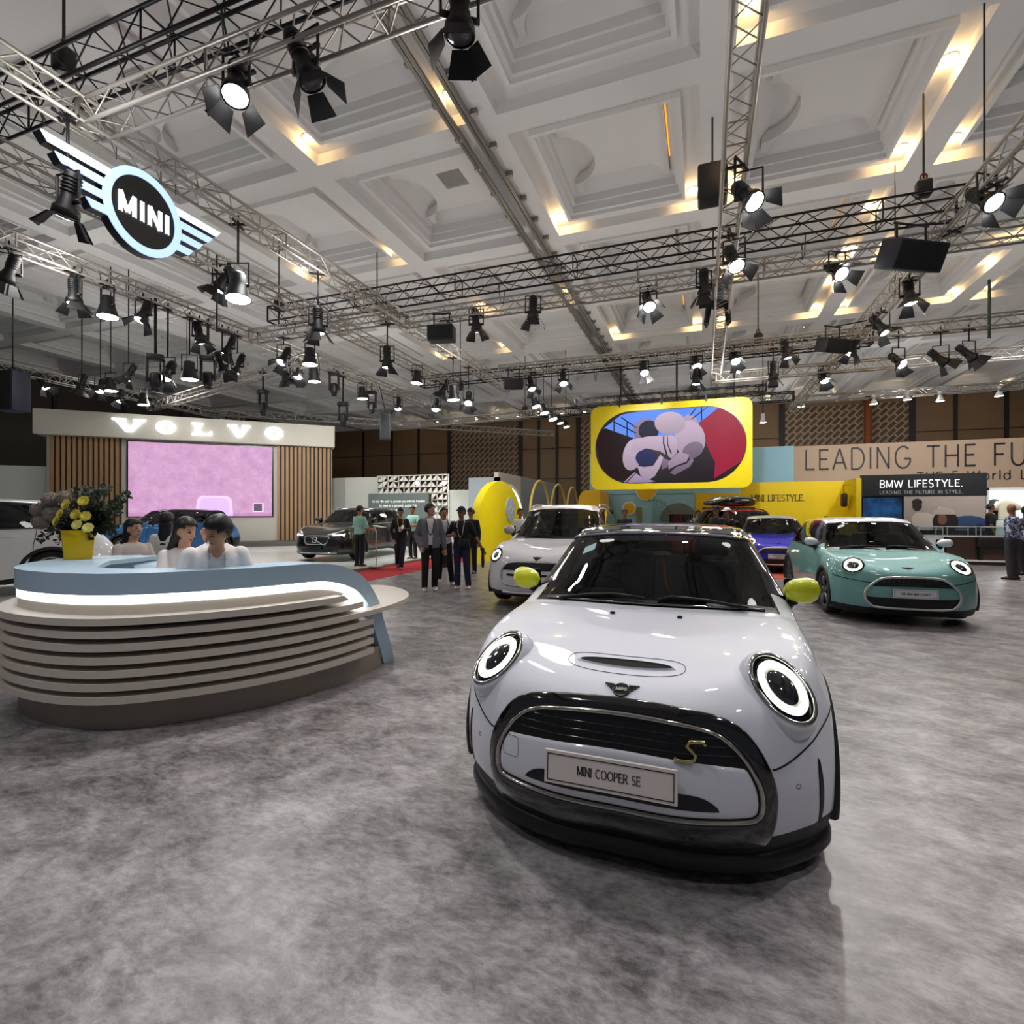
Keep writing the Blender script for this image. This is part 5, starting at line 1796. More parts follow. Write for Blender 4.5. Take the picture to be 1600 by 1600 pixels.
def noise_emit(name, c0, c1, strength, scale, detail=8, rough=.65):
    m = bpy.data.materials.new(name)
    m.use_nodes = True
    nt = m.node_tree
    bs = nt.nodes['Principled BSDF']
    bs.inputs['Base Color'].default_value = (.01, .01, .01, 1)
    bs.inputs['Specular IOR Level'].default_value = .1
    tc = nt.nodes.new('ShaderNodeTexCoord')
    n = nt.nodes.new('ShaderNodeTexNoise')
    n.inputs['Scale'].default_value = scale
    n.inputs['Detail'].default_value = detail
    n.inputs['Roughness'].default_value = rough
    nt.links.new(tc.outputs['Object'], n.inputs['Vector'])
    r = nt.nodes.new('ShaderNodeValToRGB')
    r.color_ramp.elements[0].position = .35
    r.color_ramp.elements[1].position = .65
    r.color_ramp.elements[0].color = lin(c0)
    r.color_ramp.elements[1].color = lin(c1)
    nt.links.new(n.outputs['Fac'], r.inputs[0])
    nt.links.new(r.outputs[0], bs.inputs['Emission Color'])
    bs.inputs['Emission Strength'].default_value = strength
    return m
sc = MB().box((2.8, -.07, 1.34), (8.26, .0, 4.47)).build('screen', mat('#101012', .3), sw)
MB().box((2.86, -.075, 1.37), (8.2, -.07, 4.44)).build('screen_picture', noise_emit('pink_wall_picture', '#CE98C6', '#E4B4DA', SCRE, 2.2, 10, .75), sc)
b = MB()
b.prism([(x, z) for x, z in [(5.22, 1.38)] + arc(5.55, 2.0, .26, .25, 180, 90, 6) + arc(6.35, 2.0, .26, .25, 90, 0, 6) + [(6.66, 1.38)]], .076, .079, 0, Matrix.Rotation(R(90), 4, 'X'))
b.build('picture_shape', mat('#C9B0E6', .4, emit=SCRE), sc)
b = MB()
b.prism([(x, z) for x, z in [(5.34, 1.38)] + arc(5.62, 1.94, .22, .22, 180, 90, 6) + arc(6.28, 1.94, .22, .22, 90, 0, 6) + [(6.54, 1.38)]], .079, .081, 0, Matrix.Rotation(R(90), 4, 'X'))
b.build('picture_shape', mat('#BFA0E0', .4, emit=SCRE), sc)
MB().box((7.42, -.079, 1.55), (7.86, -.075, 1.95)).build('picture_shape', mat('#D3A8CE', .4, emit=SCRE), sc)
MB().box((7.47, -.081, 1.6), (7.80, -.079, 1.92)).build('picture_shape', mat('#4A4150', .4, emit=SCRE), sc)
MB().box((2.86, -.079, 1.37), (8.2, -.075, 1.5)).build('picture_shape', noise_emit('pink_kerb', '#C58BBE', '#D69CCB', SCRE, 3), sc)
# wide slab-serif letters
LM = mat('#F4FBFF', .4, emit=LETE * 1.8)
def slab(ch, x0, x1, z0, h):
    w = x1 - x0
    b = MB()
    T = Matrix.Translation((x0, -.38, z0)) @ Matrix.Rotation(R(90), 4, 'X')
    P = lambda pts: b.prism([(p[0] * w, p[1] * h) for p in pts], .0, .09, 0, T)
    if ch == 'V':
        P([(.0, 1), (.0, .88), (.09, .86), (.40, 0), (.58, 0), (.54, .26), (.33, .86), (.42, .88), (.42, 1)][::-1])
        P([(.62, 1), (.62, .88), (.72, .86), (.52, .26), (.58, 0), (.60, 0), (.91, .86), (1, .88), (1, 1)][::-1])
    elif ch == 'L':
        P([(0, 1), (0, .88), (.14, .86), (.14, .14), (0, .12), (0, 0), (1, 0), (1, .36), (.90, .36), (.82, .14), (.42, .14), (.42, .86), (.56, .88), (.56, 1)][::-1])
    else:
        o = arc(w / 2, h / 2, w / 2, h * .52, 0, 360, 36)[:-1]
        i = arc(w / 2, h / 2, w * .20, h * .36, 0, 360, 36)[:-1]
        L = [[T @ Vector((p[0], p[1], z)) for p in q] for q, z in ((i, 0), (i, .09), (o, .09), (o, 0))]
        b.loft(L, 0, True, False, False)
    o = b.build('glowing_letter', LM, sw)
for ch, x0, x1 in (('V', 2.40, 3.54), ('O', 3.88, 4.58), ('L', 5.16, 5.90), ('V', 6.47, 7.37), ('O', 7.93, 8.66)):
    slab(ch, x0, x1, 4.77, .53)
# white partition walls left and right of it
b = MB()
b.box((-6, .4, .08), (.2, .7, 3.35))
tag(b.build('partition_wall', mat('#C9CBC4', .6), None, VM.translation, VM.to_euler()), 'plain white partition at the left edge, beside the wooden slats', 'partition')
b = MB()
b.box((-17.6, 21.4, 0), (-14.7, 21.6, 3.25), 0)
b.box((-14.7, 21.55, 0), (-11, 21.65, 2.0), 0)
tag(b.build('partition_wall', mat('#C4C6BE', .6)), 'plain cream partition between the wooden slats and the triangle cut-out screen', 'partition')
b = MB()
b.box((-10.92, 21.4, 0), (-9.3, 21.6, 2.56))
tag(b.build('partition_wall', mat('#B9BDB6', .6)), 'low pale partition between the triangle cut-out screen and the blue grey panel', 'partition')
# cut-out screen
b = MB()
cs = .292
rnd = random.Random(4)
for i in range(13):
    for j in range(11):
        x, z = -14.72 + i * cs, 3.27 - (j + 1) * cs
        if j > 2 and i < 10: continue
        for p, q in (((x, 21.3, z), (x + cs, 21.36, z + .03)), ((x, 21.3, z), (x + .03, 21.36, z + cs))):
            b.box(p, q)
        k = rnd.choice((0, 0, 0, 1, 2))
        t = [(0, 0), (cs, 0), (cs, cs)] if k == 0 else ([(0, 0), (cs, cs), (0, cs)] if k == 1 else [(0, 0), (cs, 0), (0, cs)])
        b.prism([(x + p, z + q) for p, q in t], -21.36, -21.3, 0, Matrix.Rotation(R(90), 4, 'X'))
b.box((-14.72, 21.3, 3.25), (-10.92, 21.36, 3.29))
b.box((-10.95, 21.3, 0.06), (-10.89, 21.36, 3.29))
tag(b.build('cutout_screen', mat('#D6D5CC', .6)), 'white openwork screen pierced by rows of triangles, behind the visitors', 'screen wall')
sg = thing('slogan_board', 'grey board with three lines of white text before the triangle screen', 'board', (-13.4, 21.1, 0))
MB().box((-1.65, -.05, .0), (1.6, .05, 2.43)).build('board_panel', mat('#5F6A66', .6), sg)
for k, t in enumerate(('For life. We want to provide you with the freedom', 'to move in a personal, sustainable', 'and safe way.')):
    letters(t, Matrix.Translation((0, -.052, 2.0 - .2 * k)), .115, mat('#E6EAE6', .5, emit=.3), sg, (2.85, 2.0, .75)[k], stroke=.13, gap=.16, depth=.006)
for i, (u, v) in enumerate(((652, 755), (694, 755))):
    t = thing('globe_lamp', ('left', 'right')[i] + ' one of two small white globe lights on the triangle cut-out screen', 'lamp', (0, 0, 0))
    t.location = PD(u, v, 23.4)
    MB().ball((0, 0, 0), .09).build('globe', mat('#FFF6E0', .4, emit=8), t)
    MB().tube([(0, .09, 0), (0, .9, .0)], .015, 6).build('bracket', BLK, t)
# blue-grey and greige partitions
b = MB()
b.box((-9.29, 20.0, 0), (-7.93, 20.2, 2.99))
tag(b.build('partition_wall', mat('#8A959B', .6)), 'blue grey partition facing us, left of the yellow oval', 'partition')
b = MB()
b.box((-8.13, 20.0, 0), (-7.93, 22.77, 3.2), 0)
b.box((-8.13, 22.77, 0), (-7.93, 28.7, 3.2), 1)
tag(b.build('partition_wall', [mat('#B3ABA4', .6), mat('#7C868D', .6)]), 'long greige and blue grey partition receding behind the yellow arches', 'partition')
# ================================================================ yellow oval, arches
YEL = mat('#EFD800', .38)
YEL2 = mat('#E2B414', .45)
ov = thing('oval_panel', 'big solid yellow half oval standing on the floor, round pale blue badge on it', 'display panel', (-6.34, 16.0, 0))
TX90 = Matrix.Rotation(R(90), 4, 'Z') @ Matrix.Rotation(R(90), 4, 'X')      # local (a,b,c) -> along y, up z, out +x
b = MB()
o = [(2.05, 0)] + arc(0, .75, 2.1, 1.80, 0, 180, 40) + [(-2.05, 0)]
b.prism(o, -.12, .12, 0, TX90)
b.build('oval_board', YEL, ov, bevel=.01)
b = MB()
b.prism(arc(.75, 1.62, .42, .42, 0, 360, 36)[:-1], .12, .15, 0, TX90)
bd = b.build('round_badge', mat('#A9B9C4', .5), ov)
b = MB()
b.lathe([(.10, 0), (.12, .012), (.14, 0)], 24, 0, Matrix.Translation((.155, .75, 1.62)) @ Matrix.Rotation(R(90), 4, 'Y'))
for sx in (-1, 1):
    for k in range(3):
        z = 1.66 - .045 * k
        b.box((.15, .75 + min(sx * .13, sx * (.32 - .05 * k)), z - .012), (.165, .75 + max(sx * .13, sx * (.32 - .05 * k)), z + .012))
b.build('wing_mark', mat('#DDE3E6', .5), bd)
def arch(name, label, y0, y1, z, tube_r, m, x=-6.34, group=None, flat=None):
    t = thing(name, label, 'arch', (x, (y0 + y1) / 2, 0), 0, group)
    hw = (y1 - y0) / 2
    pts = [(0, -hw, 0), (0, -hw, z * .35)] + [(0, -hw * math.cos(R(a)), z * .45 + z * .55 * math.sin(R(a))) for a in range(0, 181, 9)] + [(0, hw, z * .35), (0, hw, 0)]
    return t, pts
for i, (y0, y1) in enumerate(((19.3, 22.0), (22.2, 24.9), (25.1, 27.6))):
    t, pts = arch('standing_arch', ('nearest', 'middle', 'farthest')[i] + ' of three slim yellow arches lined up beyond the yellow oval', y0, y1, 2.83, .05, None)
    b = MB()
    b.tube(pts, .05, 8)
    b.build('arch_tube', mat('#C9AE50', .4), t)
    for y in (pts[0][1], pts[-1][1]):
        MB().lathe([(.001, .02), (.16, .02), (.17, 0)], 16).build('foot_plate', mat('#C9AE50', .4), t, (0, y, 0))
t, pts = arch('light_arch', 'pale blue arch with a glowing white inner face, half behind the yellow oval', 16.1, 19.15, 2.55, .0, None, -6.75)
b = MB()
g = MB()
L, G_ = [], []
for i, p in enumerate(pts):
    q = Vector(p)
    c = Vector((0, 0, min(q.z, 1.15)))
    n = (c - q).normalized()
    L.append([q + Vector((-.2, 0, 0)), q + Vector((.2, 0, 0)), q + n * .14 + Vector((.2, 0, 0)), q + n * .14 + Vector((-.2, 0, 0))])
    G_.append([q + n * .14 + Vector((-.17, 0, 0)), q + n * .14 + Vector((.21, 0, 0)), q + n * .155 + Vector((.21, 0, 0)), q + n * .155 + Vector((-.17, 0, 0))])
b.loft(L, 0, True, True, False)
b.build('arch_frame', mat('#B7C6CF', .5), t)
g.loft(G_, 0, True, True, False)
g.build('light_strip', mat('#FFFFFF', .4, emit=STRIP), t)
yb = thing('display_block', 'yellow block with rounded top left of the light blue wall, beyond the arches', 'display block', (-4.53, 22.8, 0))
b = MB()
pr = [(-.47, 0), (-.47, 1.9)] + arc(-.1, 1.95, .37, .52, 180, 90, 8) + [(.47, 2.47)]
b.prism([(.47, 0)] + pr[::-1] if False else [(-.47, 0), (.47, 0), (.47, 2.47)] + arc(-.1, 1.95, .37, .52, 90, 180, 8), -1.05, 1.0, 0, Matrix.Rotation(R(90), 4, 'X'))
b.build('block_body', YEL2, yb, bevel=.02)
b = MB()
L = []
for k in range(9):
    a = R(-90 + 180 * k / 8)
    x = .47 + .16 * math.cos(a)
    L.append([Vector((x, 1.0 * math.sin(a), 0.0)), Vector((x - .05, .98 * math.sin(a), 2.2)), Vector((x - .16, .9 * math.sin(a), 2.45))])
b.loft(L, 0, False, False, True)
b.build('curved_side', YEL2, yb)

# ================================================================ lifestyle walls
b = MB()
b.box((-5.0, 24.2, 0), (3.5, 24.4, 4.28))
lw = tag(b.build('display_wall', mat('#8FC0D6', .55)), 'light blue display wall with yellow dots below and behind the yellow framed screen', 'display wall')
def disc(nm, x, z, r, m, y=24.2, d=.05, parent=lw, half=False):
    bb = MB()
    p = arc(0, 0, r, r, 0, 180 if half else 360, 40)
    bb.prism(p if half else p[:-1], 0, d, 0, Matrix.Translation((x, y, z)) @ Matrix.Rotation(R(90), 4, 'X'))
    return bb.build(nm, m, parent)
disc('white_ring', -3.18, 1.72, .31, mat('#E6EEF0', .5))
disc('yellow_dot', -3.18, 1.72, .25, YEL2, d=.07)
disc('pale_ring', -2.42, 2.52, .46, mat('#E6EEF0', .5))
disc('yellow_dot', -2.42, 2.52, .42, YEL2, d=.07)
disc('grey_arch', -1.04, 1.15, .80, mat('#6E777C', .6), half=True)
MB().box((-.31, 24.13, 0), (1.5, 24.2, 2.35)).build('yellow_panel', YEL2, lw)
MB().box((-5.0, 24.18, 2.35), (-.4, 24.2, 2.38)).build('panel_joint', mat('#4F7F92', .6), lw)
MB().rbox((-2.85, 24.1, .4), (-2.63, 24.18, 1.78), .09).build('board_shape', mat('#7C7A4A', .5), lw)
b = MB()
for k in range(7):
    a0 = R(60 - 8 * k)
    b.tube([(-2.2, 24.12, .5), (-2.2 + 1.3 * math.cos(a0 + .4) * .9, 24.12, .5 + 1.75 * math.sin(a0 + .4))], .010, 4)
b.tube([(-2.2 + 1.15 * math.cos(R(t)), 24.12, .6 + 1.5 * math.sin(R(t))) for t in range(30, 100, 6)], .012, 4)
b.build('wire_sail', mat('#5F7F88', .5), lw)
rk = thing('clothes_rail', 'clothes rail of dark and red garments below the grey half disc', 'clothes rail', (-.9, 23.7, 0))
b = MB()
b.tube([(-.55, 0, 1.5), (.55, 0, 1.5)], .015, 6)
for x in (-.5, .5): b.tube([(x, 0, 0), (x, 0, 1.5)], .015, 6)
b.build('rail_frame', mat('#B9B9B9', .3, .8), rk)
gm = MB()
gm.loft([[Vector((-.02, -.18, 0)), Vector((.02, -.18, 0)), Vector((.02, .18, 0)), Vector((-.02, .18, 0))], [Vector((-.035, -.2, -.08)), Vector((.035, -.2, -.08)), Vector((.035, .2, -.08)), Vector((-.035, .2, -.08))], [Vector((-.035, -.17, -.7)), Vector((.035, -.17, -.7)), Vector((.035, .17, -.7)), Vector((-.035, .17, -.7))]], 0, True, True, False)
gms = [gm.mesh('garment', mat(c, .9)) for c in ('#17181B', '#5E1420', '#2A2C33')]
for k in range(11):
    tag(put('hanging_garment', gms[(0, 0, 1, 1, 2, 1, 0, 2, 0, 0, 2)[k]], None, (-1.36 + k * .092, 23.7, 1.47)), 'garment hanging on the rail in front of the light blue wall', 'garment', 'garments on the clothes rail')
# beige wall with big thin lettering
bw = thing('sign_wall', 'long beige wall with large thin dark letters, right of the light blue wall', 'sign wall', (3.5, 24.2, 0))
MB().box((0, 0, 2.25), (14, .2, 4.25)).build('wall_board', mat('#B39C86', .6, noise=.04, nscale=1.5), bw)
t1, t2 = 'LEADING THE FUTURE', 'THE 5 World Luxury'
k = 3.58 / text_width('LEADING', .24)
w_ = text_width(t1, .24) * k
letters(t1, Matrix.Translation((.41 + w_ / 2, -.0, 3.25)), .84, mat('#1B1716', .5), bw, w_, stroke=.075, gap=.24, depth=.03)
letters(t2, Matrix.Translation((6.5, 0, 2.74)), .34, mat('#2A2320', .5), bw, 4.6, 'small_letter', stroke=.09, gap=.24, depth=.03)
# yellow wall
yw = thing('display_wall', 'yellow wall with small serif lettering right of the big screen', 'display wall', (1.35, 22.0, 0))
b = MB()
b.box((0, 0, 0), (3.48, .15, 2.68))
b.box((3.48, -1.53, 0), (3.63, .15, 2.68))
b.build('wall_board', mat('#EBCE00', .5), yw)
letters('MINI LIFESTYLE.', Matrix.Translation((1.28, -.0, 1.96)), .235, mat('#5B5026', .5), yw, 1.80, stroke=.15, gap=.16, serif=True, depth=.02)
wd = thing('wall_fixture', 'dark crossed-bar accessory holder on the yellow wall, low right', 'holder', (4.2, 21.85, 1.05))
b = MB()
b.box((-.3, -.03, -.06), (.3, .03, .06))
b.box((-.06, -.05, -.3), (.06, .01, .34))
b.build('cross_bars', mat('#2F3A44', .5), wd)
disc('round_pad', 0, -.08, .22, mat('#3E4A58', .5), 0, .03, wd)
bg = thing('hanging_bag', 'black and red bag hanging at the right end of the yellow wall', 'bag', (4.70, 21.2, 1.98))
MB().rbox((-.14, -.24, -.26), (.0, .2, .22), .06).build('bag_body', mat('#1A1012', .6), bg)
MB().rbox((-.16, -.1, -.2), (-.12, .12, .1), .02).build('bag_pocket', mat('#6E1522', .6), bg)
b = MB()
b.tube([(.1, -.02, .5), (-.08, -.02, .5), (-.08, -.02, .22)], .012, 6)
b.build('hook', BLK, bg)
# black lifestyle fascia, TV and poster
bl = thing('sign_panel', 'black fascia panel with two lines of white letters over a poster', 'sign panel', (4.98, 20.47, 0))
MB().box((0, 0, 2.06), (3.36, .2, 2.77)).build('fascia', mat('#15171B', .5), bl)
MB().box((0, .04, 0), (3.36, .2, 2.06)).build('lower_panel', mat('#1D1F24', .6), bl)
letters('BMW LIFESTYLE.', Matrix.Translation((1.63, 0, 2.34)), .24, mat('#F2F2F2', .5, emit=.5), bl, 2.22, stroke=.105, gap=.18, depth=.02)
letters('LEADING THE FUTURE IN STYLE.', Matrix.Translation((1.63, 0, 2.125)), .115, mat('#9A9CA0', .5, emit=.2), bl, 2.22, 'small_letter', stroke=.11, gap=.22, depth=.015)
tv = MB().box((.02, .01, 1.30), (1.16, .04, 2.04)).build('wall_screen', mat('#0A0C12', .2), bl)
MB().box((.05, .0, 1.33), (1.13, .012, 2.01)).build('screen_picture', noise_emit('deep_blue_picture', '#071428', '#1C4A78', .8, 1.6, 3), tv)
po = MB().box((1.20, .02, .95), (3.34, .04, 2.06)).build('poster', mat('#A89C93', .6), bl)
def flatp(nm, pts, col, d):
    bb = MB()
    bb.prism(pts, 0, .004, 0, Matrix.Translation((0, .02 - d, 0)) @ Matrix.Rotation(R(90), 4, 'X'))
    return bb.build(nm, mat(col, .6), po)
flatp('picture_shape', [(1.2, .95), (3.34, .95), (3.34, 1.18), (2.6, 1.3), (1.2, 1.2)], '#7E746E', .000)
flatp('picture_shape', arc(2.9, 1.0, .62, .42, 0, 180, 20), '#2D4672', .003)
flatp('picture_shape', [(1.42, .95), (1.40, 1.35), (1.52, 1.52), (1.80, 1.52), (1.98, 1.44), (2.15, 1.72), (2.24, 1.66), (2.06, 1.28), (1.95, .95)], '#C9BDB1', .005)
flatp('picture_shape', arc(1.55, 1.74, .13, .17, 0, 360, 24)[:-1], '#2A1C18', .007)
flatp('picture_shape', arc(1.55, 1.84, .14, .13, -10, 190, 16), '#17110F', .009)
flatp('picture_shape', arc(2.30, 1.22, .34, .36, 0, 360, 24)[:-1], '#1E1512', .007)
flatp('picture_shape', arc(2.22, 1.30, .12, .17, 0, 360, 20)[:-1], '#7C4F3C', .009)
flatp('picture_shape', arc(2.28, 1.46, .30, .22, 0, 180, 16), '#B9A99E', .011)
# lit niche with hanging shirts
ni = thing('display_niche', 'brightly lit white clothing niche right of the black panel', 'niche', (8.45, 20.6, 0))
b = MB()
b.box((0, .7, .12), (1.55, .8, 2.25))
b.box((-.08, 0, .12), (0, .8, 2.3))
b.box((1.5, 0, .12), (1.6, .8, 2.3))
b.box((-.08, 0, 2.22), (1.6, .8, 2.3))
b.build('niche_box', mat('#D5DAD4', .6), ni)
b = MB()
b.box((.05, .25, 2.205), (1.45, .35, 2.22))
b.build('light_strip', mat('#F4FFF8', .4, emit=10), ni)
lamp('niche_light', 'POINT', (9.2, 20.9, 2.1), 25, COOL, .1)
b = MB()
b.box((1.6, 0, 0), (4.5, .2, 2.3), 0)
tag(b.build('partition_wall', mat('#2A2624', .6), None, (8.47, 20.6, 0)), 'dark partition at the far right edge beside the lit clothing niche', 'partition')
def shirt_hang(label, x, col, y=20.85):
    t = thing('hanging_shirt', label, 'shirt', (x, y, 1.95))
    bb = MB()
    L = []
    for z, hw, d in ((0.0, .05, .04), (-.03, .12, .05), (-.08, .23, .06), (-.16, .25, .07), (-.35, .22, .08), (-.62, .23, .08), (-.68, .23, .08)):
        L.append([Vector((hw * math.copysign(abs(math.cos(R(a))) ** .7, math.cos(R(a))), d * math.sin(R(a)), z)) for a in range(0, 360, 20)])
    bb.loft(L, 0, True, True, True)
    bb.build('shirt_body', mat(col, .8), t)
    for sx in (-1, 1):
        MB().tube([(sx * .20, 0, -.10), (sx * .27, 0, -.22), (sx * .29, 0, -.36)], [.07, .075, .07], 10).build('sleeve', mat(col, .8), t)
    MB().tube([(0, 0, 0), (0, 0, .08), (.03, 0, .12), (.05, 0, .09)], .006, 6).build('hanger_hook', mat('#B0B0B0', .3, .8), t)
shirt_hang('cream long shirt hanging in the lit niche', 9.0, '#D9D0BC')
shirt_hang('black shirt hanging behind the cream shirt in the lit niche', 8.75, '#15151A', 21.0)
# platform and glass display counters
b = MB()
b.box((5.2, 18.75, 0), (13, 20.45, .10), 0)
b.box((5.18, 18.70, .10), (13, 20.45, .13), 1)
tag(b.build('display_platform', [mat('#4A332A', .5), mat('#DCDAD6', .4)]), 'low platform with a white edge under the glass display counters', 'platform')
GLS = glass('#E8F4F2', .92)
def case(label, x0, x1, col, gx=None):
    t = thing('display_counter', label, 'display counter', ((x0 + x1) / 2, 19.35, .13))
    w = (x1 - x0) / 2
    MB().box((-w, -.28, 0), (w, .28, .66)).build('cabinet', mat(col, .45), t, bevel=.008)
    MB().box((-w - .02, -.30, .66), (w + .02, .30, .70)).build('counter_top', mat('#E1E1DE', .4), t)
    bb = MB()
    bb.box((-w + .02, -.27, .70), (w - .02, .27, .96))
    bb.build('glass_case', GLS, t)
    bb = MB()
    for sx in (-1, 1):
        for sy in (-1, 1):
            bb.box((sx * (w - .03) - .008, sy * .265 - .008, .70), (sx * (w - .03) + .008, sy * .265 + .008, .97))
    for sx in (-1, 1):
        bb.box((sx * (w - .03) - .008, -.27, .95), (sx * (w - .03) + .008, .27, .97))
    for sy in (-1, 1):
        bb.box((-w + .03, sy * .265 - .008, .95), (w - .03, sy * .265 + .008, .97))
    bb.build('case_frame', mat('#D7DAD8', .3, .4), t)
    MB().box((-w + .04, -.24, .955), (w - .04, -.22, .965)).build('case_light', mat('#F4FFF8', .4, emit=8), t)
case('white glass-topped display counter just right of the mint green car', 6.1, 6.75, '#D4D4D2')
case('dark brown glass-topped display counter in the middle of the row', 6.8, 7.55, '#3E2A22')
case('brown glass-topped display counter beside the man in the patterned shirt', 7.6, 8.7, '#4A332A')
MB_ = MB()
MB_.rbox((7.5, 18.90, .52), (8.6, 19.05, .80), .02)
MB_.box((7.55, 18.92, .13), (7.62, 19.03, .55))
MB_.box((8.48, 18.92, .13), (8.55, 19.03, .55))
tag(MB_.build('bench', mat('#121214', .6)), 'long black bench top in front of the brown display counter', 'bench')

# ================================================================ big framed screen under the truss
fs = thing('framed_screen', 'big yellow framed video screen hanging from the truss, showing a knotted pale cushion', 'video screen', (-1.21, 19.5, 2.37))
RX90 = Matrix.Rotation(R(90), 4, 'X')
b = MB()
b.prism(rrect(-2.78, 0, 2.78, 3.12, .32, 8), -.30, 0, 0, RX90)
b.build('yellow_frame', YEL, fs, bevel=.015)
b = MB()
for x in (-1.7, -.2, 1.3):
    b.box((x - .03, -.02, 3.05), (x + .03, .26, 3.46))
b.build('mounting_bracket', BLK, fs)
stad = rrect(-2.60, .22, 2.60, 2.88, 1.31, 18)
b = MB()
b.prism(stad, 0, .012, 0, RX90)
pic = b.build('screen_picture', mat('#120A10', .3, emit=.6), fs)
def inside_stad(x, z):
    dx = max(abs(x) - 1.29, 0)
    return dx * dx + (z - 1.55) ** 2 <= 1.31 ** 2
def clip(poly):
    """pull points outside the rounded picture back onto its edge"""
    out = []
    for x, z in poly:
        cx = max(-1.29, min(1.29, x))
        d = Vector((x - cx, z - 1.55))
        if d.length > 1.305: d = d.normalized() * 1.305
        out.append((cx + d.x, 1.55 + d.y))
    return out
def graded(col, e, z0, z1, dark):
    m = noise_emit('video_picture', col, col, e, 1)
    nt = m.node_tree
    sp = nt.nodes.new('ShaderNodeSeparateXYZ')
    mr = nt.nodes.new('ShaderNodeMapRange')
    mr.inputs[1].default_value, mr.inputs[2].default_value = z0, z1
    mr.inputs[3].default_value, mr.inputs[4].default_value = dark * e, e
    nt.links.new([n for n in nt.nodes if n.type == 'TEX_COORD'][0].outputs['Object'], sp.inputs[0])
    nt.links.new(sp.outputs[2], mr.inputs[0])
    nt.links.new(mr.outputs[0], nt.nodes['Principled BSDF'].inputs['Emission Strength'])
    return m
def shape(pts, col, lay, e=1.0, nm='picture_shape', dark=None):
    bb = MB()
    bb.prism(pts, .012, .012 + .002 * lay, 0, RX90)
    zs = [p[1] for p in pts]
    if dark is None: dark = .62 if lay >= 3 and max(zs) - min(zs) > .35 else 1.0
    return bb.build(nm, graded(col, e * SCRE * 1.2, min(zs), max(zs), dark), pic)
# picture coordinates from the photo: px across 165..1435, up 790..105 -> metres
def pp(u, v):
    return (-2.60 + (u - 165) / 1270 * 5.20, .22 + (790 - v) / 680 * 2.66 - (u - 165) / 1270 * .0)
def poly(pts): return [pp(*p) for p in pts]
dense = lambda pts: [tuple(Vector(pts[i]).lerp(Vector(pts[(i + 1) % len(pts)]), k / 8)) for i in range(len(pts)) for k in range(8)]
shape(clip(dense(poly([(240, 260), (400, 140), (700, 100), (1250, 100), (1230, 130), (1060, 255), (1000, 420), (520, 370)]))), '#5A86E8', 1)
shape(clip(dense(poly([(1060, 260), (1230, 118), (1330, 180), (1440, 400), (1420, 600), (1180, 760), (1190, 620), (1130, 480)]))), '#A00F38', 2, .8)
shape(clip(dense(poly([(150, 330), (255, 258), (515, 370), (420, 560), (520, 680), (400, 790), (230, 700)]))), '#2A0F14', 2, .5)
for a, c in (((335, 190), (335, 300)), ((452, 210), (452, 345)), ((400, 165), (540, 275)), ((330, 200), (530, 320)), ((1080, 110), (1080, 235)), ((985, 190), (1040, 110)), ((1000, 220), (1130, 105))):
    p, q = pp(*a), pp(*c)
    d = (Vector(q) - Vector(p)).normalized() * .022
    shape(clip([(p[0] + d.y, p[1] - d.x), (q[0] + d.y, q[1] - d.x), (q[0] - d.y, q[1] + d.x), (p[0] - d.y, p[1] + d.x)]), '#101520', 3)
def ell(u, v, ru, rv, col, lay, rot=0, e=.85):
    pts = []
    for k in range(36):
        a = 2 * PI * k / 36
        x, y = ru * math.cos(a), rv * math.sin(a)
        pts.append(pp(u + x * math.cos(R(rot)) - y * math.sin(R(rot)), v + x * math.sin(R(rot)) + y * math.cos(R(rot))))
    return shape(clip(pts), col, lay, e)
PK, PK2, PK3 = '#C9B2C9', '#BBA2BC', '#9B85A0'
ell(1000, 280, 60, 110, PK2, 3, -20)
ell(615, 300, 105, 115, PK3, 3, -20)
ell(640, 300, 88, 92, '#1D2238', 4, -20)
ell(500, 520, 85, 150, PK, 4, 10)
ell(985, 400, 125, 170, PK, 4, -8)
ell(1010, 500, 90, 70, PK3, 5, -30, .6)
ell(820, 245, 130, 105, '#CDB8CC', 6, 8)
shape(poly([(490, 430), (520, 375), (640, 355), (850, 358), (880, 400), (880, 520), (835, 570), (740, 500), (620, 465), (530, 500), (500, 475)]), PK, 6, .85)
shape(poly([(762, 362), (774, 362), (772, 420), (805, 545), (790, 550), (762, 430)]), '#2A2233', 8)
shape(poly([(795, 362), (803, 362), (806, 440), (838, 520), (828, 530), (798, 440)]), '#2A2233', 8)
ell(620, 560, 95, 80, '#2A3266', 5, 20, .7)
shape(poly([(540, 625), (600, 640), (680, 630), (740, 530), (765, 555), (740, 640), (690, 730), (640, 760), (570, 720)]), '#C2ACC2', 7, .85)
shape(poly([(805, 600), (900, 510), (980, 540), (960, 600), (860, 640), (810, 670)]), PK2, 7, .7)
shape(poly([(760, 560), (815, 585), (800, 650), (750, 670)]), PK3, 7, .6)
shape(poly([(960, 620), (1000, 565), (1020, 590), (985, 650), (860, 720), (820, 700), (870, 650)]), PK3, 7, .6)
shape(clip(dense(poly([(400, 790), (520, 685), (560, 720), (640, 755), (700, 775), (560, 795)]))), '#B9A0C2', 6, .8)
for a in (500, 530):
    shape(poly([(a, 688), (a + 9, 690), (a - 86, 786), (a - 96, 784)]), '#1C1522', 8)

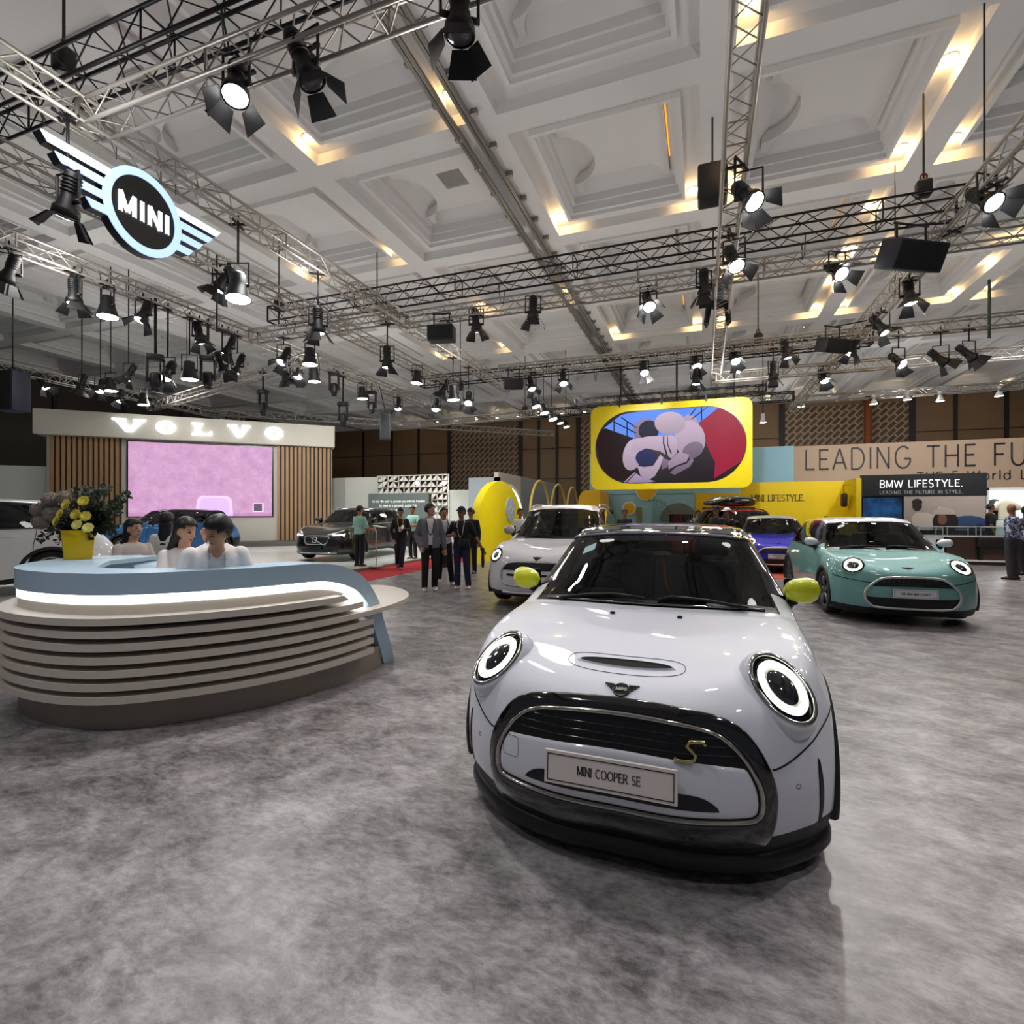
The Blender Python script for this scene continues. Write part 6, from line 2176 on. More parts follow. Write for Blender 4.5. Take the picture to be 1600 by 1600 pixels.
# ================================================================ winged emblem hanging in the rig
em = thing('winged_emblem', 'big glowing winged round emblem with four white letters, hanging in the rig', 'emblem sign', (-7.05, 4.87, 5.52))
EM = frame((0, 0, 0), (0, 1, 0))
EP = EM @ Matrix.Rotation(R(90), 4, 'X')           # polygon (a, b) -> along, up; depth out toward the hall
LBL = mat('#A9C6FA', .4, emit=LETE)
BKS = mat('#0C0C10', .4)
def ringpoly(mb, r0, r1, z0, z1):
    o, i_ = arc(0, 0, r1, r1 * 1.06, 0, 360, 56)[:-1], arc(0, 0, r0, r0 * 1.06, 0, 360, 56)[:-1]
    mb.loft([[EP @ Vector((p[0], p[1], z)) for p in q] for q, z in ((i_, z0), (i_, z1), (o, z1), (o, z0), (i_, z0))], 0, True, False, False)
b = MB()
b.prism(arc(0, 0, .515, .555, 0, 360, 56)[:-1], -.14, .0, 0, EP)
b.build('back_disc', BKS, em)
b = MB()
ringpoly(b, .425, .52, .0, .025)
b.build('glowing_ring', LBL, em)
b = MB()
b.prism(arc(0, 0, .425, .45, 0, 360, 56)[:-1], .0, .012, 0, EP)
b.build('face_disc', mat('#08080C', .5), em)
letters('MINI', EM @ Matrix.Translation((0, -.012, -.135)), .265, mat('#F2F7FF', .4, emit=LETE), em, .65, 'glowing_letter', stroke=.20, gap=.30, depth=.02)
for sx in (-1, 1):
    for tip, z in ((1.17, .275), (1.03, .115), (.87, -.055), (.71, -.225)):
        w0 = math.sqrt(max(.0, .515 ** 2 - z * z)) - .02
        p = [(sx * w0, z + .05), (sx * tip, z + .05), (sx * (tip - .07), z - .045), (sx * w0, z - .045)]
        if sx < 0: p = p[::-1]
        b = MB()
        b.prism(p[::-1], -.14, .0, 0, EP)
        wb_ = b.build('wing_bar', BKS, em)
        b = MB()
        q = [(a, c * 1) for a, c in p[::-1]]
        b.prism(q, .0, .02, 0, EP)
        b.build('glowing_face', LBL if z < .2 else mat('#E8F0FF', .4, emit=LETE), wb_)
b = MB()
for y in (-.35, .45):
    b.tube([(0, y, .50), (0, y, .66)], .006, 5)
b.build('hanging_wire', BLK, em)
tag(MB().tube([(0, 0, 0), (0, 0, 1.5)], .016, 6).build('hanging_rod', BLK, None, (-8.71, 7.4, 4.95)), 'thin black rod hanging below the right wing of the emblem', 'rod')
# ================================================================ people
SKIN = {'a': mat('#B98A6C', .5), 'b': mat('#A87557', .5), 'c': mat('#8A5A40', .5), 'd': mat('#C99E82', .5)}
HAIRM = mat('#100D0C', .45)
def voxel(mb, name, size, mats, smooth=4):
    """fuse overlapping shapes into one continuous surface"""
    me = mb.mesh(name, mats)
    o = bpy.data.objects.new('fuse', me)
    COL.objects.link(o)
    r = o.modifiers.new('r', 'REMESH')
    r.mode = 'VOXEL'
    r.voxel_size = size
    r.use_smooth_shade = True
    s_ = o.modifiers.new('s', 'SMOOTH')
    s_.factor = .5
    s_.iterations = smooth
    dg = bpy.context.evaluated_depsgraph_get()
    out = bpy.data.meshes.new_from_object(o.evaluated_get(dg))
    out.name = name
    bpy.data.objects.remove(o)
    bpy.data.meshes.remove(me)
    if not out.materials:
        for m in mats: out.materials.append(m)
    return out
def limb(mb, pts, rs):
    """tapering limb through joints"""
    P, Q = [], []
    for i in range(len(pts) - 1):
        for k in range(4):
            t = k / 4
            P.append(Vector(pts[i]).lerp(Vector(pts[i + 1]), t))
            Q.append(rs[i] + (rs[i + 1] - rs[i]) * t)
    P.append(Vector(pts[-1])); Q.append(rs[-1])
    mb.tube(P, Q, 12)
    for p, r in ((pts[0], rs[0]), (pts[-1], rs[-1])):
        mb.ball(p, r, 0, 12, 8)
    for p, r in zip(pts[1:-1], rs[1:-1]):
        mb.ball(p, r, 0, 12, 8)
def torso(mb, secs, T):
    L = []
    for z, rx, ry, yo in secs:
        L.append([T(Vector((rx * math.copysign(abs(math.cos(a)) ** .85, math.cos(a)), yo + ry * math.sin(a), z))) for a in [2 * PI * k / 20 for k in range(20)]])
    mb.loft(L, 0, True, True, True)
def person(label, xc, yc, face, H=1.68, z=0.0, pose=None, top='#222222', top_len='short', pants='#15161A', shoe='#E8E8E8', hair='short', skin='a', fem=False,
           jacket=None, cap=None, lean=0, head=(0, 0), vox=.013, lower=True, hands=True, top_mat=None, sit=False, extra=None):
    pose = pose or {}
    s = H / 1.72
    t = thing('person', label, 'person', W(xc, yc, z), YAW + R(face))
    t.scale = (s, s, s)
    fs_ = .92 if fem else 1.0
    Lr = Matrix.Rotation(R(lean), 4, 'X')
    hip = Vector((0, 0, .95))
    def T(p):
        p = Vector(p)
        if p.z > .95:
            k = min(1, (p.z - .95) / .35)
            return hip + Matrix.Rotation(R(lean) * (.55 + .45 * k), 3, 'X') @ (p - hip)
        return p
    sh = {sx: T((sx * .172 * fs_, .01, 1.365)) for sx in (-1, 1)}
    arms = {}
    for sx in (-1, 1):
        a = pose.get('L' if sx > 0 else 'R')            # L is at +x, which is the right of the picture when facing us
        if a is None: a = ((sx * .05, .03, -.29), (sx * .06, -.03, -.54))
        e, w = sh[sx] + Vector(a[0]), sh[sx] + Vector(a[1])
        arms[sx] = (sh[sx], e, w)
    legs = {}
    for sx in (-1, 1):
        l = pose.get('legL' if sx > 0 else 'legR', ((sx * .095, -.01, .48), (sx * .095, .02, .08)))
        legs[sx] = (Vector((sx * .09, 0, .90)), Vector(l[0]), Vector(l[1]))
    nk = T((0, .005, 1.45))
    hc = T((0, -.012, 1.595))
    HR = Matrix.Translation(hc) @ Matrix.Rotation(R(lean * .8), 4, 'X') @ Matrix.Rotation(R(head[0]), 4, 'Z') @ Matrix.Rotation(R(head[1]), 4, 'X')
    body = MB()
    secs = [(.84, .13, .10, .01), (.90, .158, .112, .01), (.97, .158, .108, .008), (1.07, .132 * fs_, .096, 0), (1.20, .150 * fs_, .108, 0), (1.31, .168 * fs_, .108, .005), (1.38, .150 * fs_, .09, .01), (1.425, .085, .07, .012)]
    torso(body, secs, T)
    limb(body, [nk - Vector((0, 0, .06)), nk, hc + Vector((0, .012, -.04))], [.062, .054, .052])
    # head: skull, jaw, nose, ears
    body.ball(HR @ Vector((0, .006, .015)), (.074, .092, .100), 0, 20, 14, HR.to_3x3().to_4x4())
    body.ball(HR @ Vector((0, -.024, -.055)), (.054, .058, .058), 0, 16, 10, HR.to_3x3().to_4x4())
    body.ball(HR @ Vector((0, -.048, -.088)), (.028, .026, .022), 0, 12, 8)
    limb(body, [HR @ Vector((0, -.085, .012)), HR @ Vector((0, -.104, -.022))], [.010, .015])
    for sx in (-1, 1):
        body.ball(HR @ Vector((sx * .076, .01, -.005)), (.013, .02, .032), 0, 10, 8, HR.to_3x3().to_4x4())
        a = arms[sx]
        limb(body, a, [.048, .040, .028])
        l = legs[sx]
        limb(body, l, [.082, .056, .040])
        if lower:
            body.ball(l[2] + Vector((0, -.04, -.035)), (.04, .10, .035), 0, 12, 8)
    me = voxel(body, 'body', vox, [SKIN[skin], mat('#17100E', .4), mat('#7A3F36', .5)], 3)
    # eyes, brows and mouth are coloured into the face
    HI = HR.inverted()
    for p in me.polygons:
        q = HI @ p.center
        if q.y < -.055:
            if abs(abs(q.x) - .031) < .013 and (abs(q.z - .012) < .006 or (vox < .012 and abs(q.z - .034 + .15 * abs(abs(q.x) - .031)) < .004)): p.material_index = 1
            elif abs(q.x) < .022 and abs(q.z + .062) < .006: p.material_index = 2
    bo = put('body', me, t)
    if hands:
        hm = MB()
        for sx in (-1, 1):
            a = arms[sx]
            d = (a[2] - a[1]).normalized()
            side = d.cross(Vector((0, 1, 0)))
            if side.length < .3: side = d.cross(Vector((1, 0, 0)))
            side.normalize()
            nrm = side.cross(d).normalized()
            B3 = Matrix((side, nrm, d)).transposed()
            hm.ball(a[2] + d * .045, (.036, .018, .055), 0, 12, 8, B3.to_4x4())
            curl = pose.get('curl', .5)
            for k in range(4):
                o = a[2] + d * .085 + side * (-.027 + .018 * k)
                ln = (.062, .072, .068, .052)[k]
                p1 = o + d * ln * .5 - nrm * ln * .2 * curl
                p2 = p1 + d * ln * .45 * (1 - .4 * curl) - nrm * ln * .5 * curl
                hm.tube([o, p1, p2], [.0095, .0085, .007], 7)
            th = a[2] + d * .03 + side * .034 * (-sx)
            hm.tube([th, th + d * .035 + side * .022 * (-sx), th + d * .065 + side * .018 * (-sx) - nrm * .01], [.012, .011, .008], 7)
        # the hands belong to the body's own mesh
        bm = bmesh.new()
        bm.from_mesh(me)
        hme = hm.mesh('hands', SKIN[skin])
        bm.from_mesh(hme)
        bm.to_mesh(me)
        bm.free()
        bpy.data.meshes.remove(hme)
    # trousers
    if lower:
        pm = MB()
        torso(pm, [(.80, .11, .10, .012), (.88, .172, .125, .012), (.95, .172, .122, .010), (1.03, .150, .108, .004)], T)
        for sx in (-1, 1):
            l = legs[sx]
            limb(pm, [l[0], l[1], l[2] + Vector((0, 0, .01))], [.098, .074, .064])
        put('trousers', voxel(pm, 'trousers', vox * 1.15, [mat(pants, .8)], 3), t)
        for sx in (-1, 1):
            l = legs[sx]
            fy = pose.get('footL' if sx > 0 else 'footR', 0)
            sm = MB()
            L = []
            for y, w, h in ((.085, .025, .05), (.06, .04, .09), (.0, .043, .095), (-.07, .046, .065), (-.13, .043, .05), (-.165, .028, .035)):
                L.append([Vector((w * math.cos(a), y, max(0, h * .5 + h * .5 * math.sin(a)))) for a in [2 * PI * k / 14 for k in range(14)]])
            sm.loft(L, 0, True, True, True)
            sm.build('shoe', mat(shoe, .5), t, l[2] + Vector((0, .0, -.08)), (R(fy), 0, R(6 * sx)))
    # shirt or top
    tm = MB()
    g = .020
    torso(tm, [(.90, .176, .130, .01), (.97, .174, .126, .008), (1.07, .154 * fs_, .118, 0), (1.20, .168 * fs_, .128, 0), (1.31, .186 * fs_, .128, .005), (1.385, .165 * fs_, .108, .01), (1.432, .085, .078, .012)] if not sit else [(.95, .17, .125, .008), (1.07, .154 * fs_, .118, 0), (1.20, .168 * fs_, .128, 0), (1.31, .186 * fs_, .128, .005), (1.385, .165 * fs_, .108, .01), (1.432, .085, .078, .012)], T)
    for sx in (-1, 1):
        a = arms[sx]
        if top_len == 'short':
            limb(tm, [a[0], a[0].lerp(a[1], .85)], [.060, .060])
        elif top_len == 'long':
            limb(tm, [a[0], a[1], a[1].lerp(a[2], .92)], [.060, .053, .042])
        else:
            limb(tm, [a[0], a[0].lerp(a[1], .2)], [.066, .05])
    put('shirt', voxel(tm, 'shirt', vox * 1.15, [top_mat or mat(top, .8)], 3), t)
    if jacket:
        jm = MB()
        torso(jm, [(.84, .200, .150, .012), (.97, .192, .144, .010), (1.07, .176 * fs_, .134, 0), (1.20, .186 * fs_, .144, 0), (1.31, .204 * fs_, .142, .006), (1.39, .170 * fs_, .116, .014), (1.44, .092, .085, .016)], T)
        for sx in (-1, 1):
            a = arms[sx]
            limb(jm, [a[0], a[1], a[1].lerp(a[2], .94)], [.070, .062, .050])
        jme = voxel(jm, 'jacket', vox * 1.15, [mat(jacket, .85)], 3)
        bm = bmesh.new()
        bm.from_mesh(jme)
        dead = [f for f in bm.faces if (lambda c: c.y < -.03 and abs(c.x) < .035 + .05 * max(0, (c.z - .85)) and c.z < 1.48)(f.calc_center_median())]
        bmesh.ops.delete(bm, geom=dead, context='FACES')
        bm.to_mesh(jme)
        bm.free()
        put('jacket', jme, t)
    # hair
    if hair != 'none':
        hb = MB()
        hb.ball((0, 0, 0), (.0865, .107, .113), 0, 28, 20)
        hv = [HR @ (Vector(v) + Vector((0, .012, .026))) for v in hb.v]
        keep = []
        for f in hb.f:
            c = sum((Vector(hb.v[i]) for i in f), Vector()) / len(f)
            if c.z < -.012 and c.y < -.02: continue
            if c.y < -.066 and c.z < .044: continue
            if abs(c.x) > .05 and c.y < -.01 and c.z < .02: continue
            if c.z < -.06 and hair == 'short': continue
            keep.append(f)
        hm = MB()
        hm.add(hv, keep, 0, True)
        if hair == 'long':
            L = []
            for z, rx, ry, y in ((.05, .082, .075, .035), (-.05, .085, .062, .055), (-.14, .082, .05, .075), (-.24, .088, .045, .095), (-.32, .08, .04, .105), (-.37, .04, .02, .105)):
                L.append([HR @ Vector((rx * math.cos(a), y + ry * math.sin(a), z)) for a in [2 * PI * k / 16 for k in range(16)]])
            hm.loft(L, 0, True, True, True)
        put('hair', hm.mesh('hair', HAIRM), t).modifiers.new('thick', 'SOLIDIFY').thickness = -.006
    if cap:
        cb = MB()
        cb.ball((0, 0, 0), (.092, .112, .105), 0, 24, 16)
        keep = [f for f in cb.f if sum(cb.v[i][2] for i in f) / len(f) > .012]
        cm_ = MB()
        cm_.add([HR @ (Vector(v) + Vector((0, .008, .042))) for v in cb.v], keep, 0, True)
        L = [[HR @ Vector((.075 * math.cos(R(a)), -.075 - e * abs(math.sin(R(a))) , .062 - .12 * e + dz)) for a in range(180, 361, 15)] for e, dz in ((.0, 0), (.05, .004), (.10, -.002), (.10, -.008), (.0, -.008))]
        cm_.loft(L, 0, False, False, True)
        put('cap', cm_.mesh('cap', mat(cap, .8)), t).modifiers.new('thick', 'SOLIDIFY').thickness = .004
    if extra: extra(t, T, HR, arms)
    return t
def lanyard(strap='#1A1A20', tagc=None, zt=1.02):
    def f(t, T, HR, arms):
        m = MB()
        for sx in (-1, 1):
            m.tube([T((sx * .07, -.02, 1.45)), T((sx * .075, -.135, 1.34)), T((sx * .04, -.150, 1.15)), T((0, -.150, zt + .08))], .008, 6)
        o = m.build('lanyard', mat(strap, .7), t)
        if tagc:
            m = MB()
            p = T((0, -.155, zt))
            m.rbox((p.x - .04, p.y - .006, p.z - .06), (p.x + .04, p.y + .004, p.z + .06), .005)
            m.build('pass_card', mat(tagc, .4), o)
    return f
def held(label, name, cat, t, loc, size, col, rot=(0, 0, 0), emit=0):
    m = MB()
    m.rbox((-size[0] / 2, -size[1] / 2, -size[2] / 2), (size[0] / 2, size[1] / 2, size[2] / 2), min(size) * .3)
    bpy.context.view_layer.update()
    return tag(m.build(name, mat(col, .35, emit=emit), None, t.matrix_world @ Vector(loc), rot), label, cat)

# --- walking group
def group_walk():
    walk = {'legL': ((.10, -.07, .48), (.09, .02, .08)), 'legR': ((-.10, -.06, .48), (-.11, -.06, .08)), 'R': ((-.09, .05, -.28), (-.02, -.12, -.50)), 'L': ((.08, .06, -.28), (.12, .02, -.54))}
    t = person('person in grey cardigan over white t-shirt and black trousers, walking nearest of the visitors', (672 - 800) / FPX * 10.15, 10.15, 12, 1.68, 0, walk, '#DAD6DC', 'short', '#0E0E11', '#E6E4E4', 'short', 'a', jacket='#6F7078', head=(62, 0), extra=lanyard('#17171C'))
    t = person('person in light grey shirt and black trousers half behind the grey cardigan', (694 - 800) / FPX * 11.0, 11.0, 15, 1.62, 0, {'legL': ((.11, -.10, .50), (.16, -.12, .08)), 'legR': ((-.09, .02, .48), (-.10, .14, .12)), 'L': ((.07, -.03, -.26), (.03, -.24, -.30)), 'R': ((-.06, .0, -.27), (-.03, -.2, -.36))}, '#C9CCD6', 'long', '#0E0E11', '#E6E4E4', 'short', 'b', extra=lanyard('#23242C'))
    t = person('person in black cap and black polo with jeans and a shoulder pouch, walking', (721 - 800) / FPX * 10.4, 10.4, -4, 1.62, 0, {'legL': ((.12, -.05, .48), (.15, -.02, .08)), 'legR': ((-.08, -.03, .48), (-.08, -.02, .08)), 'R': ((-.13, .0, -.25), (.04, -.20, -.24)), 'L': ((.13, .04, -.28), (.27, .0, -.53))}, '#0D0D12', 'short', '#1E2444', '#E2E0E0', 'short', 'c', cap='#101014', head=(-14, 0), extra=lanyard('#C9C4B4', '#54617A', .98))
    bp = thing('shoulder_pouch', 'small black shoulder pouch worn by the person in the black cap', 'bag', t.location, t.rotation_euler.z)
    bp.scale = t.scale
    MB().rbox((-.02, -.24, .90), (.20, -.135, 1.06), .03).build('pouch', mat('#15151A', .6), bp)
    MB().tube([(-.16, .02, 1.42), (-.12, -.13, 1.33), (.02, -.165, 1.18), (.14, -.19, 1.04)], .013, 6).build('strap', mat('#15151A', .6), bp)
    cs_ = thing('camera_stabiliser', 'dark slim folded camera stabiliser held low by the person in the black cap', 'camera', t.matrix_basis @ Vector((.455, .0, .72)), t.rotation_euler.z)
    MB().lathe([(.001, .10), (.018, .10), (.022, .02), (.030, -.02), (.034, -.14), (.026, -.24), (.012, -.27), (.001, -.27)], 14).build('handle', mat('#121216', .5), cs_)
    MB().rbox((-.05, -.02, .08), (.03, .02, .13), .012).build('clamp', mat('#1C1C20', .5), cs_)
    t = person('person in black looking down, half hidden behind the black cap and the yellow oval', (736 - 800) / FPX * 13.0, 13.0, -20, 1.62, 0, None, '#111115', 'long', '#101014', '#17171A', 'short', 'b', head=(-30, 22), lower=True)
    person('person of whom little but dark hair shows behind the walking pair', (691 - 800) / FPX * 14.5, 14.5, 160, 1.60, 0, None, '#2A2A30', 'short', '#15151A', '#17171A', 'short', 'b')
group_walk()
# --- by the dark brown car
ph = {'R': ((-.09, .02, -.27), (.0, -.05, -.52)), 'L': ((.08, .0, -.26), (-.10, -.24, -.24)), 'legL': ((.06, -.10, .50), (.02, -.10, .08)), 'legR': ((-.09, .02, .48), (-.10, .15, .13)), 'footR': -25}
t = person('person in black jacket and dark blue trousers stepping onto the red carpet with a phone', (626 - 800) / FPX * 13.9, 13.9, 8, 1.64, 0, ph, '#0E0E12', 'long', '#161A2C', '#6A6A70', 'short', 'b', head=(-4, 18), extra=lanyard('#B9A24A', '#D9D9D6', 1.12))
held('white phone held by the person in the black jacket', 'phone', 'phone', t, (.07, -.29, 1.19), (.07, .012, .14), '#E4E4E6', (R(-50), 0, YAW))
t = person('person in mint shirt seen from behind at a tablet stand by the dark car', (562 - 800) / FPX * 14.0, 14.0, 150, 1.62, .075, {'L': ((.07, -.05, -.27), (.02, -.26, -.34)), 'R': ((-.07, -.06, -.27), (-.06, -.28, -.33))}, '#8FC4B4', 'short', '#121216', '#1A1716', 'short', 'b', head=(-20, 10))
t = person('person in mint shirt with folded arms, standing before the grey slogan board', (645 - 800) / FPX * 16.3, 16.3, -25, 1.64, .075, {'L': ((.08, -.02, -.26), (-.18, -.17, -.27)), 'R': ((-.08, -.02, -.26), (.18, -.15, -.29))}, '#9ACDBB', 'short', '#121216', '#1A1716', 'short', 'b', head=(10, 5))
st = thing('tablet_stand', 'slim metal tablet stand beside the dark brown car', 'stand', W((588 - 800) / FPX * 13.9, 13.9, .075))
MB().lathe([(.001, .0), (.19, .0), (.19, .012), (.02, .02), (.001, .02)], 24).build('base_plate', mat('#BDBDBB', .3, .7), st)
MB().tube([(0, 0, .02), (0, 0, .95), (-.05, -.01, 1.05)], .014, 8).build('post', mat('#BDBDBB', .3, .7), st)
MB().rbox((-.20, -.12, 1.06), (.10, .12, 1.08), .01, 0, Matrix.Rotation(R(8), 4, 'Y')).build('tablet_tray', mat('#DADAD8', .3), st)
# --- by the arches and behind the cars
person('person in white shirt at the right edge of the yellow oval', (813 - 800) / FPX * 14.0, 14.0, 30, 1.62, 0, None, '#E2E2E0', 'short', '#222228', '#17171A', 'short', 'b')
person('person in white shirt walking behind the white crossover roof', (954 - 800) / FPX * 18.5, 18.5, -120, 1.62, 0, None, '#E6E6E4', 'short', '#222228', '#17171A', 'short', 'b')
person('person in dark shirt facing us above the roof of the foreground car', (976 - 800) / FPX * 15.5, 15.5, 0, 1.62, 0, None, '#1C1D20', 'short', '#1A1A20', '#17171A', 'short', 'c')
person('person in black cap and patterned black shirt in front of the roof box car', (1119 - 800) / FPX * 13.0, 13.0, -60, 1.68, 0, None, '#1A1B20', 'short', '#1A1A20', '#17171A', 'short', 'c', cap='#131316')
person('person in white cap and black shirt right of the black cap one', (1136 - 800) / FPX * 13.2, 13.2, -70, 1.63, 0, None, '#141418', 'short', '#1A1A20', '#17171A', 'short', 'c', cap='#E8E8E8')
person('person far back beside the grey half disc of the light blue wall', (1091 - 800) / FPX * 19.5, 19.5, -10, 1.60, 0, None, '#8F8A8A', 'short', '#1A1A20', '#17171A', 'short', 'b')
def batik():
    m = bpy.data.materials.new('patterned_shirt')
    m.use_nodes = True
    nt = m.node_tree
    b_ = nt.nodes['Principled BSDF']
    tc = nt.nodes.new('ShaderNodeTexCoord')
    v = nt.nodes.new('ShaderNodeTexVoronoi')
    v.feature = 'F1'
    v.inputs['Scale'].default_value = 11
    n = nt.nodes.new('ShaderNodeTexNoise')
    n.inputs['Scale'].default_value = 7
    nt.links.new(tc.outputs['Object'], n.inputs['Vector'])
    mx = nt.nodes.new('ShaderNodeMix')
    mx.data_type = 'RGBA'
    mx.inputs[0].default_value = .16
    nt.links.new(tc.outputs['Object'], mx.inputs[6])
    nt.links.new(n.outputs['Color'], mx.inputs[7])
    nt.links.new(mx.outputs[2], v.inputs['Vector'])
    r = nt.nodes.new('ShaderNodeValToRGB')
    r.color_ramp.interpolation = 'CONSTANT'
    r.color_ramp.elements[0].color = lin('#B9BCC4')
    r.color_ramp.elements[1].position = .38
    r.color_ramp.elements[1].color = lin('#23305E')
    e = r.color_ramp.elements.new(.62)
    e.color = lin('#A9ADB8')
    e = r.color_ramp.elements.new(.72)
    e.color = lin('#1B2548')
    nt.links.new(v.outputs['Distance'], r.inputs[0])
    nt.links.new(r.outputs[0], b_.inputs['Base Color'])
    b_.inputs['Roughness'].default_value = .8
    return m
person('person in blue patterned shirt at the right edge, hands behind the back', (1581 - 800) / FPX * 11.8, 11.8, 205, 1.72, 0, {'L': ((.10, .06, -.27), (-.08, .19, -.42)), 'R': ((-.10, .06, -.27), (.08, .19, -.42))}, '#2A3566', 'long', '#34343A', '#2A1E1A', 'none', 'c', head=(-35, 0), top_mat=batik())
person('person in black behind the brown display counter, below the hanging cream shirt', (1548 - 800) / FPX * 15.9, 15.9, 60, 1.66, .12, None, '#111114', 'short', '#15151A', '#17171A', 'short', 'c', lower=True)
person('person in grey shirt cut off by the right edge of the photo', (1603 - 800) / FPX * 12.6, 12.6, 150, 1.66, 0, None, '#3A3C48', 'long', '#2A2A30', '#17171A', 'short', 'c')
# --- behind the reception counter, on stools
SITL = {'legL': ((.12, -.26, .72), (.11, -.06, .36)), 'legR': ((-.12, -.26, .72), (-.11, -.06, .36))}
def stool(label, t, zs):
    o = thing('counter_stool', label, 'stool', (t.location.x, t.location.y, 0), t.rotation_euler.z)
    MB().lathe([(.001, zs - .05), (.17, zs - .05), (.18, zs - .02), (.17, zs), (.001, zs)], 24).build('seat', mat('#E4E2DE', .5), o)
    MB().tube([(0, 0, .02), (0, 0, zs - .05)], .025, 10).build('post', mat('#B5B5B3', .3, .8), o)
    MB().lathe([(.001, .02), (.19, .018), (.2, 0)], 24).build('base', mat('#B5B5B3', .3, .8), o)
t = person('person in white open-collar shirt and short black hair, head bowed, behind the counter', (334 - 800) / FPX * 4.22, 4.22, 34, 1.70, -.13, {**SITL, 'L': ((.10, .0, -.27), (-.02, -.16, -.38)), 'R': ((-.09, -.02, -.27), (.06, -.16, -.38))}, '#D9D6D6', 'short', '#2A2A30', '#17171A', 'short', 'a', jacket='#E6E2E2', lean=30, head=(-52, 14), vox=.009)
stool('white stool under the person with the bowed head behind the counter', t, .52)
t = person('person with long dark hair and a hand raised to the face, behind the counter', (284 - 800) / FPX * 4.62, 4.62, 52, 1.58, -.12, {**SITL, 'L': ((.07, -.22, -.17), (-.05, -.27, .13)), 'R': ((-.06, -.08, -.26), (.0, -.28, -.30))}, '#E2DCDC', 'long', '#2A2A30', '#17171A', 'long', 'd', True, lean=8, head=(22, 10), vox=.010)
stool('white stool under the person with a raised hand behind the counter', t, .50)
t = person('person with long dark hair and pale blouse looking right, beside the flower vase', (207 - 800) / FPX * 5.9, 5.9, 62, 1.58, -.15, {**SITL, 'L': ((.05, -.10, -.26), (.0, -.30, -.30)), 'R': ((-.05, -.06, -.27), (.02, -.25, -.32))}, '#CFC5C0', 'long', '#2A2A30', '#17171A', 'long', 'd', True, lean=2, head=(18, 0), vox=.011)
stool('white stool under the person beside the flower vase', t, .50)
person('person with brown hair and white shirt, seen from behind in the staff group', (261 - 800) / FPX * 6.5, 6.5, 190, 1.50, 0, None, '#DDE2DA', 'long', '#3A3A42', '#17171A', 'long', 'd', True, vox=.012)
# --- rigger sitting on the central truss
t = person('person in grey shirt and black trousers sitting up on the central truss', 0, 0, 0, 1.68, 0, {'legL': ((.20, -.28, .78), (.24, -.25, .36)), 'legR': ((-.20, -.28, .78), (-.26, -.22, .36)), 'L': ((.06, -.10, -.26), (.02, -.24, -.36)), 'R': ((-.06, -.10, -.26), (-.02, -.24, -.36))}, '#5A6472', 'long', '#0D0D10', '#0D0D10', 'short', 'b', lean=20, head=(0, 25))
t.location = (.30, 13.4, 6.44 - .84 * 1.68 / 1.72)
t.rotation_euler.z = R(4)
# ================================================================ flowers on the counter
VX, VY, VZ = -3.96, 4.76, 1.078
vs = thing('flower_vase', 'yellow six-sided vase on the left end of the reception counter', 'vase', W(VX, VY, VZ), YAW)
b = MB()
hx = lambda r, z: [Vector((r * math.cos(R(60 * k + 14)), r * math.sin(R(60 * k + 14)), z)) for k in range(6)]
b.loft([hx(.001, 0), hx(.112, 0), hx(.138, .265), hx(.128, .265), hx(.105, .02), hx(.001, .02)], 0, True, False, False)
b.build('vase_body', mat('#E5BE06', .35), vs)
MB().lathe([(.001, .22), (.125, .22)], 12).build('foam', mat('#2C3A22', .9), vs)
VB = W(VX, VY, VZ + .26)
def fp(u, v, d=None):
    return PD(u, v, d if d else VY)
def petals(r, n_layers, col):
    mb = MB()
    for k in range(n_layers):
        n = 5 + k
        rr = r * (.30 + .70 * (k + 1) / n_layers)
        for j in range(n):
            a = 2 * PI * j / n + k * .6
            tilt = R(75 - 62 * k / max(1, n_layers - 1))
            L = []
            for t_, w in ((0, .2), (.35, .62), (.7, .7), (1.0, .35)):
                x = rr * t_ * math.cos(tilt * (1 - .25 * t_))
                z = rr * t_ * math.sin(tilt * (1 - .25 * t_)) * .9
                L.append([Matrix.Rotation(a, 3, 'Z') @ Vector((x, rr * w * s_, z + (.18 * rr * abs(s_)))) for s_ in (-.6, 0, .6)])
            mb.loft(L, 0, False, False, True)
    mb.ball((0, 0, r * .12), r * .3, 0, 8, 6)
    return mb.mesh('bloom', mat(col, .6))
rose = petals(.047, 4, '#E3D452')
rose2 = petals(.046, 4, '#EFE58A')
stem_m = mat('#3C4A2A', .7)
def flower(name, label, me, pos, cat, grp, d=(0, -1, .3)):
    t = thing(name, label, cat, pos, 0, grp)
    q = Vector((d[0], d[1], d[2]))
    q = RGT * q.x + FWD * q.y + Vector((0, 0, q.z))
    put('bloom', me, t, rot=q.to_track_quat('Z', 'Y').to_euler())
    e = VB - Vector(pos) + Vector((0, 0, -.02))
    MB().tube([(0, 0, 0), e * .5 + Vector((0, 0, .02)), e * .92], .004, 5).build('stem', stem_m, t)
    return t
ROSES = [((104, 788), 'yellow rose, topmost left one in the bouquet'), ((131, 783), 'yellow rose, topmost right one in the bouquet'), ((95, 803), 'yellow rose right above the leftmost rose'), ((89, 814), 'yellow rose, leftmost in the bouquet'), ((119, 804), 'yellow rose in the very middle of the bouquet'),
         ((134, 807), 'yellow rose right of the middle one'), ((121, 820), 'pale yellow rose low above the vase, left'), ((138, 825), 'pale yellow rose hanging lowest over the vase rim')]
for i, ((u, v), lb) in enumerate(ROSES):
    flower('rose', lb, rose2 if i >= 6 else rose, fp(u, v, VY - .17 + .02 * (i % 3)), 'flower', 'yellow roses in the bouquet', ((u - 118) / 60, -1, .35))
gl = MB()
rnd = random.Random(8)
gl.ball((0, 0, 0), .062, 0, 18, 12)
